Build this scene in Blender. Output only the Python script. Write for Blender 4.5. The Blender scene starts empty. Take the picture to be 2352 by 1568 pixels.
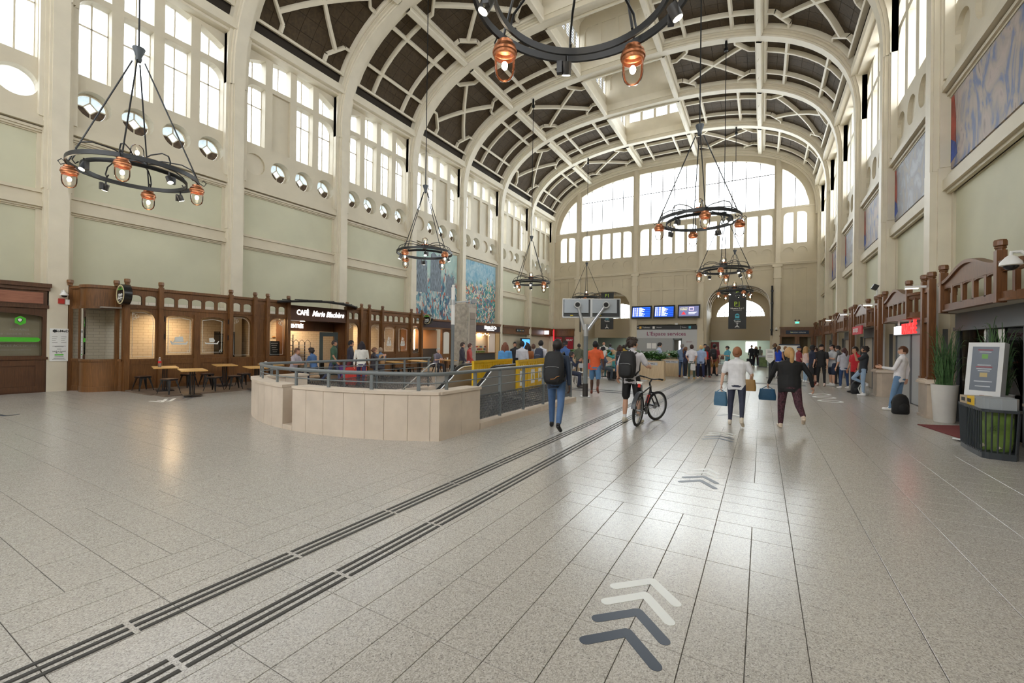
import bpy, bmesh, math, random
from math import pi, sin, cos, tan, radians, sqrt, atan2, hypot
from mathutils import Vector, Matrix
from mathutils.geometry import tessellate_polygon
random.seed(7)
SC = bpy.context.scene
COL = SC.collection
V = Vector
# ------------------------------------------------------------------ camera
EYE = 1.70
FPX, YAW, PIT, ROL = 997.0, radians(29.93), radians(.19), radians(.77)
CF = V((-sin(YAW)*cos(PIT), cos(YAW)*cos(PIT), sin(PIT)))
_r = V((cos(YAW), sin(YAW), 0)); _u = _r.cross(CF)
CR = _r*cos(ROL) + _u*sin(ROL); CU = -_r*sin(ROL) + _u*cos(ROL)
CC = V((0, 0, EYE))
cam = bpy.data.cameras.new('camera'); camo = bpy.data.objects.new('camera', cam); COL.objects.link(camo)
cam.sensor_fit = 'HORIZONTAL'; cam.sensor_width = 36.0; cam.lens = 36.0*FPX/2352.0
cam.clip_start = .05; cam.clip_end = 400
m = Matrix((CR, CU, -CF)).transposed().to_4x4(); m.translation = CC
camo.matrix_world = m
SC.camera = camo
# ------------------------------------------------------------------ light and exposure
SC.view_settings.view_transform = 'Standard'; SC.view_settings.look = 'None'
SC.view_settings.gamma = 1.0; SC.view_settings.use_curve_mapping = False
SC.view_settings.exposure = EXPOSURE = 1.2
w = bpy.data.worlds.new('sky'); SC.world = w; w.use_nodes = True
bgn = w.node_tree.nodes['Background']
bgn.inputs[0].default_value = (.93, .965, 1.0, 1); bgn.inputs[1].default_value = SKY = 4.2
try:
    SC.cycles.use_denoising = True; SC.cycles.max_bounces = 9; SC.cycles.diffuse_bounces = 6
    SC.cycles.transparent_max_bounces = 16; SC.cycles.sample_clamp_indirect = 8.0
    SC.cycles.caustics_reflective = False; SC.cycles.caustics_refractive = False
except Exception: pass
def portal(loc, rot, sx, sy):
    l = bpy.data.lights.new('sky_portal', 'AREA'); l.shape = 'RECTANGLE'; l.size = sx; l.size_y = sy
    l.cycles.is_portal = True
    o = bpy.data.objects.new('sky_portal', l); COL.objects.link(o); o.location = loc; o.rotation_euler = rot
# pixel of the photograph -> point on floor plane z / plane x / plane y
def ray(x, y): return CF + CR*((x-1176)/FPX) - CU*((y-784)/FPX)
def G(x, y, z=0.0):
    d = ray(x, y); return CC + d*((z-EYE)/d.z)
def PX(x, y, X):
    d = ray(x, y); return CC + d*(X/d.x)
def PY(x, y, Y):
    d = ray(x, y); return CC + d*(Y/d.y)
def PROJ(p):
    v = V(p)-CC; k = v.dot(CF)
    return (1176+FPX*v.dot(CR)/k, 784-FPX*v.dot(CU)/k, k)
# ------------------------------------------------------------------ materials
MATS = {}
def mat(name, col=(.8,.8,.8), rough=.5, metal=0.0, emit=0.0, spec=.5, alpha=None, noise=None, bump=None, coat=0.0, trans=0.0, ecol=None):
    """noise=(scale, amount[, stretch xyz]) varies the colour, bump=(scale, strength)"""
    if name in MATS: return MATS[name]
    m = bpy.data.materials.new(name); m.use_nodes = True; MATS[name] = m
    nt = m.node_tree; b = nt.nodes['Principled BSDF']
    c = (*col, 1)
    b.inputs['Base Color'].default_value = c; b.inputs['Roughness'].default_value = rough
    b.inputs['Metallic'].default_value = metal; b.inputs['Specular IOR Level'].default_value = spec
    if coat: b.inputs['Coat Weight'].default_value = coat; b.inputs['Coat Roughness'].default_value = .1
    if trans: b.inputs['Transmission Weight'].default_value = trans
    if emit:
        b.inputs['Emission Color'].default_value = (*(ecol or col), 1); b.inputs['Emission Strength'].default_value = emit
    if alpha is not None: b.inputs['Alpha'].default_value = alpha
    tc = None
    if noise or bump:
        tc = nt.nodes.new('ShaderNodeTexCoord')
    if noise:
        mp = nt.nodes.new('ShaderNodeMapping'); nt.links.new(tc.outputs['Object'], mp.inputs[0])
        if len(noise) > 2: mp.inputs['Scale'].default_value = noise[2]
        n = nt.nodes.new('ShaderNodeTexNoise'); n.inputs['Scale'].default_value = noise[0]; n.inputs['Detail'].default_value = 4
        nt.links.new(mp.outputs[0], n.inputs['Vector'])
        r = nt.nodes.new('ShaderNodeValToRGB'); a = noise[1]
        r.color_ramp.elements[0].position = .3; r.color_ramp.elements[1].position = .7
        r.color_ramp.elements[0].color = tuple(max(0, x*(1-a)) for x in col)+(1,)
        r.color_ramp.elements[1].color = tuple(min(1, x*(1+a)) for x in col)+(1,)
        nt.links.new(n.outputs['Fac'], r.inputs[0]); nt.links.new(r.outputs[0], b.inputs['Base Color'])
    if bump:
        n = nt.nodes.new('ShaderNodeTexNoise'); n.inputs['Scale'].default_value = bump[0]; n.inputs['Detail'].default_value = 3
        nt.links.new(tc.outputs['Object'], n.inputs['Vector'])
        bp = nt.nodes.new('ShaderNodeBump'); bp.inputs['Strength'].default_value = bump[1]; bp.inputs['Distance'].default_value = .02
        nt.links.new(n.outputs['Fac'], bp.inputs['Height']); nt.links.new(bp.outputs[0], b.inputs['Normal'])
    return m
def glass_mat(name, tint=(.95,.97,.97), refl=.12, frost=None):
    """thin pane: clear light passes straight through, with a mirror-like sheen"""
    m = bpy.data.materials.new(name); m.use_nodes = True; MATS[name] = m
    nt = m.node_tree; nt.nodes.clear(); N = nt.nodes.new
    out = N('ShaderNodeOutputMaterial'); mx = N('ShaderNodeMixShader'); tr = N('ShaderNodeBsdfTransparent'); gl = N('ShaderNodeBsdfGlossy')
    lw = N('ShaderNodeLayerWeight'); lw.inputs[0].default_value = refl
    gl.inputs['Roughness'].default_value = .02; tr.inputs[0].default_value = (*tint, 1)
    nt.links.new(lw.outputs['Fresnel'], mx.inputs[0]); nt.links.new(tr.outputs[0], mx.inputs[1]); nt.links.new(gl.outputs[0], mx.inputs[2])
    last = mx
    if frost:
        tl = N('ShaderNodeBsdfTranslucent'); m2 = N('ShaderNodeMixShader'); tc = N('ShaderNodeTexCoord'); no = N('ShaderNodeTexNoise')
        no.inputs['Scale'].default_value = 3; no.inputs['Detail'].default_value = 6
        rp = N('ShaderNodeMapRange'); rp.inputs[1].default_value = .3; rp.inputs[2].default_value = .7; rp.inputs[3].default_value = frost*.5; rp.inputs[4].default_value = frost
        nt.links.new(tc.outputs['Object'], no.inputs['Vector']); nt.links.new(no.outputs['Fac'], rp.inputs[0])
        nt.links.new(rp.outputs[0], m2.inputs[0]); nt.links.new(mx.outputs[0], m2.inputs[1]); nt.links.new(tl.outputs[0], m2.inputs[2]); last = m2
    nt.links.new(last.outputs[0], out.inputs[0])
    return m
def wood_mat(name, c1, c2, rough=.38, axis=2, scale=5.0):
    m = bpy.data.materials.new(name); m.use_nodes = True; MATS[name] = m
    nt = m.node_tree; b = nt.nodes['Principled BSDF']; N = nt.nodes.new
    tc = N('ShaderNodeTexCoord'); mp = N('ShaderNodeMapping'); sc = [8, 8, 8]; sc[axis] = .5
    mp.inputs['Scale'].default_value = sc
    n1 = N('ShaderNodeTexNoise'); n1.inputs['Scale'].default_value = scale; n1.inputs['Detail'].default_value = 8; n1.inputs['Roughness'].default_value = .65
    n2 = N('ShaderNodeTexNoise'); n2.inputs['Scale'].default_value = .9; n2.inputs['Detail'].default_value = 2
    ad = N('ShaderNodeMath'); ad.operation = 'MULTIPLY_ADD'; ad.inputs[1].default_value = .55
    r = N('ShaderNodeValToRGB'); r.color_ramp.elements[0].color = (*c1, 1); r.color_ramp.elements[1].color = (*c2, 1)
    r.color_ramp.elements[0].position = .38; r.color_ramp.elements[1].position = 1.0
    nt.links.new(tc.outputs['Object'], mp.inputs[0]); nt.links.new(mp.outputs[0], n1.inputs['Vector']); nt.links.new(tc.outputs['Object'], n2.inputs['Vector'])
    nt.links.new(n2.outputs['Fac'], ad.inputs[0]); nt.links.new(n1.outputs['Fac'], ad.inputs[2]); nt.links.new(ad.outputs[0], r.inputs[0])
    nt.links.new(r.outputs[0], b.inputs['Base Color']); b.inputs['Roughness'].default_value = rough
    return m
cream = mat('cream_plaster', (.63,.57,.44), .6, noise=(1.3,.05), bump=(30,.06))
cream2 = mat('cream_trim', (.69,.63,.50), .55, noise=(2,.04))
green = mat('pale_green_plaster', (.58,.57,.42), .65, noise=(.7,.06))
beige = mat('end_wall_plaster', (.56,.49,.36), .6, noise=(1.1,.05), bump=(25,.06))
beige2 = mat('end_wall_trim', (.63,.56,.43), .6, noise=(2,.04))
brown = mat('brown_acoustic_tile', (.060,.039,.018), .85, noise=(9,.22), bump=(60,.12))
wood = wood_mat('oak_wood', (.040,.015,.005), (.225,.098,.030))
woodR = wood_mat('mahogany_wood', (.050,.017,.006), (.235,.095,.032))
wooddk = wood_mat('dark_oak_wood', (.030,.012,.005), (.12,.050,.020))
woodpale = wood_mat('pale_birch_wood', (.42,.30,.17), (.72,.56,.36), .5)
woodtop = wood_mat('oak_table_wood', (.48,.25,.07), (.80,.50,.18), .4, axis=1)
stone = mat('limestone', (.66,.56,.46), .55, noise=(2.2,.09), bump=(18,.05))
stone2 = mat('beige_marble', (.52,.43,.34), .35, noise=(3.0,.12))
black = mat('black_iron', (.012,.013,.015), .45)
blackm = mat('black_metal', (.018,.018,.02), .35, metal=.3)
grey = mat('grey_paint', (.17,.19,.20), .42)
greyl = mat('light_grey_metal', (.50,.52,.54), .3, metal=.6)
steel = mat('brushed_steel', (.62,.63,.64), .25, metal=.9)
white = mat('white_paint', (.82,.82,.80), .45)
copper = mat('aged_copper', (.42,.16,.07), .35, metal=.75, noise=(14,.4))
dark = mat('dark_interior', (.035,.03,.027), .7)
glass = glass_mat('clear_glass')
glassf = glass_mat('frosted_glass', (.97,.98,1.0), .08, frost=.22)
shopglass = glass_mat('shop_glass', (.88,.88,.86), .22)
# ------------------------------------------------------------------ mesh helpers
def fill2d(loops):
    """triangles of an outline with holes, as indices over the joined loops"""
    bm = bmesh.new(); vs = []; es = []
    for l in loops:
        k = len(vs); vs += [bm.verts.new((a, b, 0)) for a, b in l]; L = len(l)
        for i in range(L): es.append(bm.edges.new((vs[k+i], vs[k+(i+1) % L])))
    bm.verts.index_update()
    bmesh.ops.triangle_fill(bm, use_beauty=False, use_dissolve=False, edges=es, normal=(0,0,1))
    out = [tuple(v.index for v in f.verts) for f in bm.faces]
    bm.free(); return out
class MB:
    def __init__(s): s.v = []; s.f = []; s.m = []
    def add(s, vs, fs, m=0):
        k = len(s.v); s.v += [tuple(x) for x in vs]; s.f += [tuple(i+k for i in f) for f in fs]; s.m += [m]*len(fs); return s
    def box(s, x0, x1, y0, y1, z0, z1, m=0):
        return s.add([(x0,y0,z0),(x1,y0,z0),(x1,y1,z0),(x0,y1,z0),(x0,y0,z1),(x1,y0,z1),(x1,y1,z1),(x0,y1,z1)],
                     [(0,3,2,1),(4,5,6,7),(0,1,5,4),(1,2,6,5),(2,3,7,6),(3,0,4,7)], m)
    def obox(s, c, sx, sy, sz, rot=None, m=0):
        """box of full sizes centred on c, rotated by a Matrix or (rx,ry,rz)"""
        if rot is None: R = Matrix.Identity(3)
        elif isinstance(rot, (tuple, list)): 
            R = (Matrix.Rotation(rot[2],3,'Z') @ Matrix.Rotation(rot[1],3,'Y') @ Matrix.Rotation(rot[0],3,'X'))
        else: R = rot
        c = V(c); vs = []
        for z in (-.5,.5):
            for x, y in ((-.5,-.5),(.5,-.5),(.5,.5),(-.5,.5)): vs.append(c + R @ V((x*sx, y*sy, z*sz)))
        return s.add(vs, [(0,3,2,1),(4,5,6,7),(0,1,5,4),(1,2,6,5),(2,3,7,6),(3,0,4,7)], m)
    def cyl(s, p0, p1, r0, r1=None, n=12, caps=True, m=0):
        r1 = r0 if r1 is None else r1; p0, p1 = V(p0), V(p1); d = (p1-p0).normalized()
        a = d.orthogonal().normalized(); b = d.cross(a); vs = []
        for p, r in ((p0, r0), (p1, r1)):
            for i in range(n): t = 2*pi*i/n; vs.append(p + (a*cos(t)+b*sin(t))*r)
        fs = [(i, (i+1) % n, n+(i+1) % n, n+i) for i in range(n)]
        if caps: fs += [tuple(range(n-1,-1,-1)), tuple(range(n, 2*n))]
        return s.add(vs, fs, m)
    def tube(s, pts, r, n=8, closed=False, m=0, caps=True):
        pts = [V(p) for p in pts]; L = len(pts); rs = r if isinstance(r, (list, tuple)) else [r]*L
        vs = []; prev = None
        for i in range(L):
            a, b = (pts[(i-1) % L], pts[(i+1) % L]) if closed else (pts[max(i-1,0)], pts[min(i+1,L-1)])
            d = (b-a).normalized() if (b-a).length > 1e-9 else V((0,0,1))
            if prev is None: x = d.orthogonal().normalized()
            else:
                x = prev - d*prev.dot(d); x = x.normalized() if x.length > 1e-6 else d.orthogonal().normalized()
            prev = x; y = d.cross(x)
            for k in range(n): t = 2*pi*k/n; vs.append(pts[i] + (x*cos(t)+y*sin(t))*rs[i])
        fs = []
        for i in range(L if closed else L-1):
            j = (i+1) % L
            for k in range(n): fs.append((i*n+k, i*n+(k+1) % n, j*n+(k+1) % n, j*n+k))
        if caps and not closed: fs += [tuple(range(n-1,-1,-1)), tuple(range((L-1)*n, L*n))]
        return s.add(vs, fs, m)
    def lathe(s, prof, c=(0,0,0), n=16, m=0, caps=True, R=None):
        c = V(c); vs = []; R = R or Matrix.Identity(3)
        for r, z in prof:
            for i in range(n): t = 2*pi*i/n; vs.append(c + R @ V((r*cos(t), r*sin(t), z)))
        fs = [(j*n+i, j*n+(i+1) % n, (j+1)*n+(i+1) % n, (j+1)*n+i) for j in range(len(prof)-1) for i in range(n)]
        if caps: fs += [tuple(range(n-1,-1,-1)), tuple(range((len(prof)-1)*n, len(prof)*n))]
        return s.add(vs, fs, m)
    def ball(s, c, r, n=10, m=0, R=None):
        rx, ry, rz = r if isinstance(r, (tuple, list)) else (r, r, r); c = V(c); R = R or Matrix.Identity(3); vs = []; h = max(4, n//2+1)
        for j in range(1, h):
            p = pi*j/h
            for i in range(n): t = 2*pi*i/n; vs.append(c + R @ V((rx*sin(p)*cos(t), ry*sin(p)*sin(t), rz*cos(p))))
        vs += [c + R @ V((0,0,rz)), c + R @ V((0,0,-rz))]; k = (h-1)*n
        fs = [(j*n+i, (j+1)*n+i, (j+1)*n+(i+1) % n, j*n+(i+1) % n) for j in range(h-2) for i in range(n)]
        fs += [(k, i, (i+1) % n) for i in range(n)] + [(k+1, (h-2)*n+(i+1) % n, (h-2)*n+i) for i in range(n)]
        return s.add(vs, fs, m)
    def prism(s, pts, vec, m=0):
        """closed planar outline pts (3D), swept along vec"""
        vec = V(vec); n = len(pts); a = [V(p) for p in pts]; b = [p+vec for p in a]
        tri = tessellate_polygon([a])
        nrm = (a[1]-a[0]).cross(a[2]-a[1])
        fs = [tuple(t) for t in tri] + [tuple(i+n for i in reversed(t)) for t in tri] + [(i, (i+1) % n, n+(i+1) % n, n+i) for i in range(n)]
        return s.add(a+b, fs, m)
    def plate(s, outer, holes, o, u, v, n, th, m=0, mr=None, back=True):
        """flat plate with holes: 2D outlines on axes u,v from o, thickness th along n; mr = material of the reveals"""
        o, u, v, n = V(o), V(u), V(v), V(n); loops = [outer]+list(holes); flat = [V((a, b, 0)) for l in loops for a, b in l]
        tri = fill2d(loops)
        f3 = [o+u*p.x+v*p.y for p in flat]; b3 = [p+n*th for p in f3]
        s.add(f3, [tuple(t) for t in tri], m)
        if back: s.add(b3, [tuple(reversed(t)) for t in tri], m)
        k = 0
        for l in loops:
            L = len(l)
            s.add(f3[k:k+L]+b3[k:k+L], [(i, (i+1) % L, L+(i+1) % L, L+i) for i in range(L)], m if mr is None else mr); k += L
        return s
    def grid(s, pts, nu, nv, m=0):
        """nu x nv grid of points (row by row)"""
        return s.add(pts, [(j*nu+i, j*nu+i+1, (j+1)*nu+i+1, (j+1)*nu+i) for j in range(nv-1) for i in range(nu-1)], m)
    def move(s, M):
        s.v = [tuple(M @ V(p)) for p in s.v]; return s
    def mesh(s, name, mats, smooth=None):
        me = bpy.data.meshes.new(name); me.from_pydata(s.v, [], s.f)
        ml = mats if isinstance(mats, (list, tuple)) else [mats]
        for x in ml: me.materials.append(x)
        if len(ml) > 1: me.polygons.foreach_set('material_index', s.m)
        bm = bmesh.new(); bm.from_mesh(me); bmesh.ops.recalc_face_normals(bm, faces=bm.faces); bm.to_mesh(me); bm.free()
        if smooth is not None:
            me.shade_smooth()
            if smooth < 179: me.set_sharp_from_angle(angle=radians(smooth))
        me.update(); return me
    def build(s, name, mats, parent=None, smooth=None, loc=None):
        """loc: origin of the object; vertex data is then relative to it"""
        if loc is not None:
            l = V(loc); s.v = [(a-l.x, b-l.y, c-l.z) for a, b, c in s.v]
        o = bpy.data.objects.new(name, s.mesh(name, mats, smooth)); COL.objects.link(o)
        if loc is not None: o.location = loc
        if parent is not None:
            o.parent = parent
            if loc is not None: o.location = V(loc)-parent.location if parent.parent is None else V(loc)
        return o
def tag(o, label=None, cat=None, group=None, kind=None):
    if label: o['label'] = label
    if cat: o['category'] = cat
    if group: o['group'] = group
    if kind: o['kind'] = kind
    return o
def thing(name, label, cat, loc=(0,0,0), rz=0.0, group=None):
    o = bpy.data.objects.new(name, None); COL.objects.link(o); o.location = loc; o.rotation_euler = (0,0,rz)
    o.empty_display_size = .1
    return tag(o, label, cat, group)
def struct(name, kindless=False):
    o = bpy.data.objects.new(name, None); COL.objects.link(o); o['kind'] = 'structure'; return o
def put(me, name, parent, loc=(0,0,0), rot=(0,0,0), sc=None):
    o = bpy.data.objects.new(name, me); COL.objects.link(o); o.parent = parent; o.location = loc; o.rotation_euler = rot
    if sc: o.scale = sc
    return o
def copy_tree(o, parent=None, label=None):
    c = o.copy(); COL.objects.link(c); c.parent = parent
    if label: c['label'] = label
    for ch in o.children: copy_tree(ch, c)
    return c
def text_mesh(body, size, m, extr=.004, shear=0, bold=0, align='CENTER', sx=1.0):
    cu = bpy.data.curves.new('lettering', 'FONT'); cu.body = body; cu.size = size; cu.extrude = extr; cu.shear = shear; cu.offset = bold
    cu.align_x = align; cu.align_y = 'CENTER'; cu.resolution_u = 3
    o = bpy.data.objects.new('lettering', cu); COL.objects.link(o)
    dg = bpy.context.evaluated_depsgraph_get(); me = bpy.data.meshes.new_from_object(o.evaluated_get(dg))
    bpy.data.objects.remove(o); bpy.data.curves.remove(cu)
    if sx != 1.0: me.transform(Matrix.Diagonal((sx, 1, 1, 1)))
    me.materials.clear(); me.materials.append(m); me.name = 'lettering'; return me
def rot_face(u, n):
    """rotation for flat lettering: local x along u, local z along n (towards the reader)"""
    u = V(u).normalized(); n = V(n).normalized(); return Matrix((u, n.cross(u), n)).transposed().to_euler()
def text(body, size, m, parent, loc, u, n, name='lettering', **k):
    o = put(text_mesh(body, size, m, **k), name, parent, loc, rot_face(u, n)); return o
def arc(cx, cy, r, a0, a1, n, ry=None):
    ry = r if ry is None else ry
    return [(cx+r*cos(radians(a0+(a1-a0)*i/n)), cy+ry*sin(radians(a0+(a1-a0)*i/n))) for i in range(n+1)]
def circ(cx, cy, r, n=24): return [(cx+r*cos(2*pi*i/n), cy+r*sin(2*pi*i/n)) for i in range(n)]
def rect(x0, x1, y0, y1): return [(x0,y0),(x1,y0),(x1,y1),(x0,y1)]
# ------------------------------------------------------------------ the hall shell
XL, XR, D, Y0 = -19.06, 3.72, 5.315, 4.66
X0 = (XL+XR)/2; HW = (XR-XL)/2; YE = 41.95; YB = Y0-3*D
RIB = [Y0+D*k for k in range(-3, 8)]
SPR, RISE, NEX = 12.3, 6.25, 2.7
def prof_pts(n=48, da=0.0):
    out = []
    for i in range(n+1):
        t = pi*i/n; c, s = cos(t), sin(t)
        out.append((-(HW+da)*math.copysign(abs(c)**(2/NEX), c), SPR+(RISE+da)*max(s, 0)**(2/NEX)))
    return out
def prof_z(q, da=0.0):
    u = min(1, abs(q)/(HW+da)); return SPR+(RISE+da)*(1-u**NEX)**(1/NEX)
# arc-length table of the vault profile
_T = prof_pts(400); _S = [0.0]
for i in range(400): _S.append(_S[-1]+hypot(_T[i+1][0]-_T[i][0], _T[i+1][1]-_T[i][1]))
def s_of(q):
    best = min(range(401), key=lambda i: abs(_T[i][0]-q)); return _S[best]
def VP(s, d, y):
    """point of the vault at arc length s, d behind the rib soffit, at y"""
    import bisect
    i = min(max(bisect.bisect_left(_S, s), 1), 400); a, b = _T[i-1], _T[i]; k = (s-_S[i-1])/max(_S[i]-_S[i-1], 1e-9)
    x = a[0]+(b[0]-a[0])*k; z = a[1]+(b[1]-a[1])*k; dx, dz = b[0]-a[0], b[1]-a[1]; l = hypot(dx, dz) or 1
    return (X0+x-dz/l*d, y, z+dx/l*d)
# ---- ceiling
ceiling = struct('ceiling')
ribprof = [(-.43,.62),(-.43,.17),(-.31,.17),(-.31,.07),(-.25,.07),(-.23,0),(.23,0),(.25,.07),(.31,.07),(.31,.17),(.43,.17),(.43,.62)]
def sweep_rib(y, prof=ribprof, n=56):
    mb = MB(); L = len(prof); pts = []
    tab = [(i*_S[-1]/n) for i in range(n+1)]
    for s in tab:
        for py, d in prof: pts.append(VP(s, d, y+py))
    mb.add(pts, [(i*L+j, i*L+j+1, (i+1)*L+j+1, (i+1)*L+j) for i in range(n) for j in range(L-1)])
    return mb
for y in RIB[1:]: sweep_rib(y).build('arch_rib', cream2, ceiling, smooth=35)
SB = [s_of(-10.95), s_of(-7.4), s_of(-2.5), s_of(2.5), s_of(7.4), s_of(10.95)]
def ribbon(mb, a, b, w, d0, d1, n=None):
    """bar on the vault between (s,y) points a and b"""
    n = n or max(1, int(abs(a[0]-b[0])/.6)); ds, dy = b[0]-a[0], b[1]-a[1]; l = hypot(ds, dy); ns, ny = -dy/l*w/2, ds/l*w/2
    pts = []
    for i in range(n+1):
        t = i/n; s, y = a[0]+ds*t, a[1]+dy*t
        pts += [VP(s+ns, d1, y+ny), VP(s+ns, d0+.05, y+ny), VP(s+ns*.7, d0, y+ny*.7), VP(s-ns*.7, d0, y-ny*.7), VP(s-ns, d0+.05, y-ny), VP(s-ns, d1, y-ny)]
    mb.add(pts, [(i*6+j, i*6+j+1, (i+1)*6+j+1, (i+1)*6+j) for i in range(n) for j in range(5)])
def coffer(s0, s1, y0, y1, kind):
    mb = MB(); fw = .13; D0, D1 = .22, .46
    for a, b in (((s0,y0+fw/2),(s1,y0+fw/2)), ((s0,y1-fw/2),(s1,y1-fw/2)), ((s0+fw/2,y0),(s0+fw/2,y1)), ((s1-fw/2,y0),(s1-fw/2,y1))): ribbon(mb, a, b, fw, D0, D1)
    a0, a1, b0, b1 = s0+fw, s1-fw, y0+fw, y1-fw
    if kind == 'grid':
        for t in (.24, .76):
            ribbon(mb, (a0+(a1-a0)*t, b0), (a0+(a1-a0)*t, b1), .16, D0+.01, D1); ribbon(mb, (a0, b0+(b1-b0)*t), (a1, b0+(b1-b0)*t), .16, D0+.015, D1)
    else:
        m_ = []
        for sa, sg in ((a0, 1), (a1, -1)):
            for yb, sh in ((b0, 1), (b1, -1)):
                P = [(sa, yb+sh*.98), (sa+sg*.3, yb+sh*.98), (sa+sg*.98, yb+sh*.3), (sa+sg*.98, yb)]
                for i in range(3): ribbon(mb, P[i], P[i+1], .13, D0+.015, D1)
                m_.append((sa+sg*.62, yb+sh*.62))
        ribbon(mb, m_[0], m_[3], .17, D0+.01, D1); ribbon(mb, m_[1], m_[2], .17, D0+.012, D1)
    mb.build('coffer_frame', cream2, ceiling, smooth=30)
LANT = (2, 3, 4, 5)
tiles_v = []
for k in range(-2, 7):
    y0, y1 = Y0+D*k+.43, Y0+D*(k+1)-.43
    for j in range(5):
        if j == 2 and k in LANT: continue
        s0, s1 = SB[j]+(.15 if j else .2), SB[j+1]-(.15 if j < 4 else .2)
        kind = ('X' if (k+ (1 if j in (1, 3) else 0)) % 2 else 'grid')
        if j == 2: kind = 'grid' if k % 2 == 0 else 'X'
        coffer(s0, s1, y0, y1, kind)
        ns, ny = max(2, round((s1-s0)/.62)), max(2, round((y1-y0)/.62))
        for a in range(ns):
            for b in range(ny):
                tiles_v.append((s0+(s1-s0)*a/ns, s0+(s1-s0)*(a+1)/ns, y0+(y1-y0)*b/ny, y0+(y1-y0)*(b+1)/ny))
def tile_shape(mb, t, g=.008):
    s0, s1, y0, y1 = t[0]+g, t[1]-g, t[2]+g, t[3]-g; sm = (s0+s1)/2
    f = [VP(s, d, y) for d in (.44, .48) for s in (s0, sm, s1) for y in (y0, y1)]
    mb.add(f, [(0,1,3,2),(2,3,5,4),(0,2,8,6),(2,4,10,8),(1,7,9,3),(3,9,11,5),(0,6,7,1),(4,5,11,10)])
def in_frame(p, pad=0):
    x, y, k = PROJ(p); return k > .3 and -pad < x < 2352+pad and -pad < y < 1568+pad
def seen_size(t):
    c = VP((t[0]+t[1])/2, .44, (t[2]+t[3])/2)
    if not in_frame(c, 20): return 0
    q = [PROJ(VP(s, .44, y)) for s, y in ((t[0],t[2]),(t[1],t[2]),(t[1],t[3]),(t[0],t[3]))]
    return abs(sum(q[i][0]*q[(i+1)%4][1]-q[(i+1)%4][0]*q[i][1] for i in range(4)))/2
tiles_v.sort(key=seen_size, reverse=True)
rest = MB()
for i, t in enumerate(tiles_v):
    if i < 290:
        c = VP((t[0]+t[1])/2, .46, (t[2]+t[3])/2); mb = MB(); tile_shape(mb, t); mb.build('tile', brown, ceiling, loc=c)
    else: tile_shape(rest, t)
tag(rest.build('tile_field', brown, ceiling), kind='stuff')
# shell behind the tiles
mb = MB(); n = 40; tab = [_S[-1]*i/n for i in range(n+1)]
def shell(sa, sb, ya, yb):
    k = max(2, int((sb-sa)/.7)); mb.grid([VP(sa+(sb-sa)*i/k, .5, y) for y in (ya, yb) for i in range(k+1)], k+1, 2)
shell(SB[0]-.3, SB[2], YB, YE+.3); shell(SB[3], SB[5]+.3, YB, YE+.3); shell(SB[2], SB[3], YB, Y0+2*D); shell(SB[2], SB[3], Y0+6*D, YE+.3)
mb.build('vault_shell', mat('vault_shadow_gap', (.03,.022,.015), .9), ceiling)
# longitudinal beams with their iron hooks
for k in range(-2, 7):
    y0, y1 = Y0+D*k+.3, Y0+D*(k+1)-.3
    for q in (-7.4, -2.5, 2.5, 7.4):
        s = s_of(q); bm = MB(); w_ = .15
        pr = [(-w_,.6),(-w_,.0),(-w_+.04,-.05),(w_-.04,-.05),(w_,.0),(w_,.6)]
        pts = [VP(s+a, d, y) for y in (y0, y1) for a, d in pr]
        bm.add(pts, [(i, i+1, 7+i, 6+i) for i in range(5)]); o = bm.build('beam', cream2, ceiling)
        if k >= 0:
            hk = MB()
            for t in (.3, .7):
                y = y0+(y1-y0)*t; c = V(VP(s, -.05, y)); a = V(VP(s, -.2, y))-c; a.normalize(); e = V((0,1,0))
                hk.tube([c+a*.0, c+a*.05+e*.03, c+a*.09, c+a*.13-e*.03, c+a*.17, c+a*.15+e*.04], .012, 5)
            hk.build('hook', cream2, o)
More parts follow.
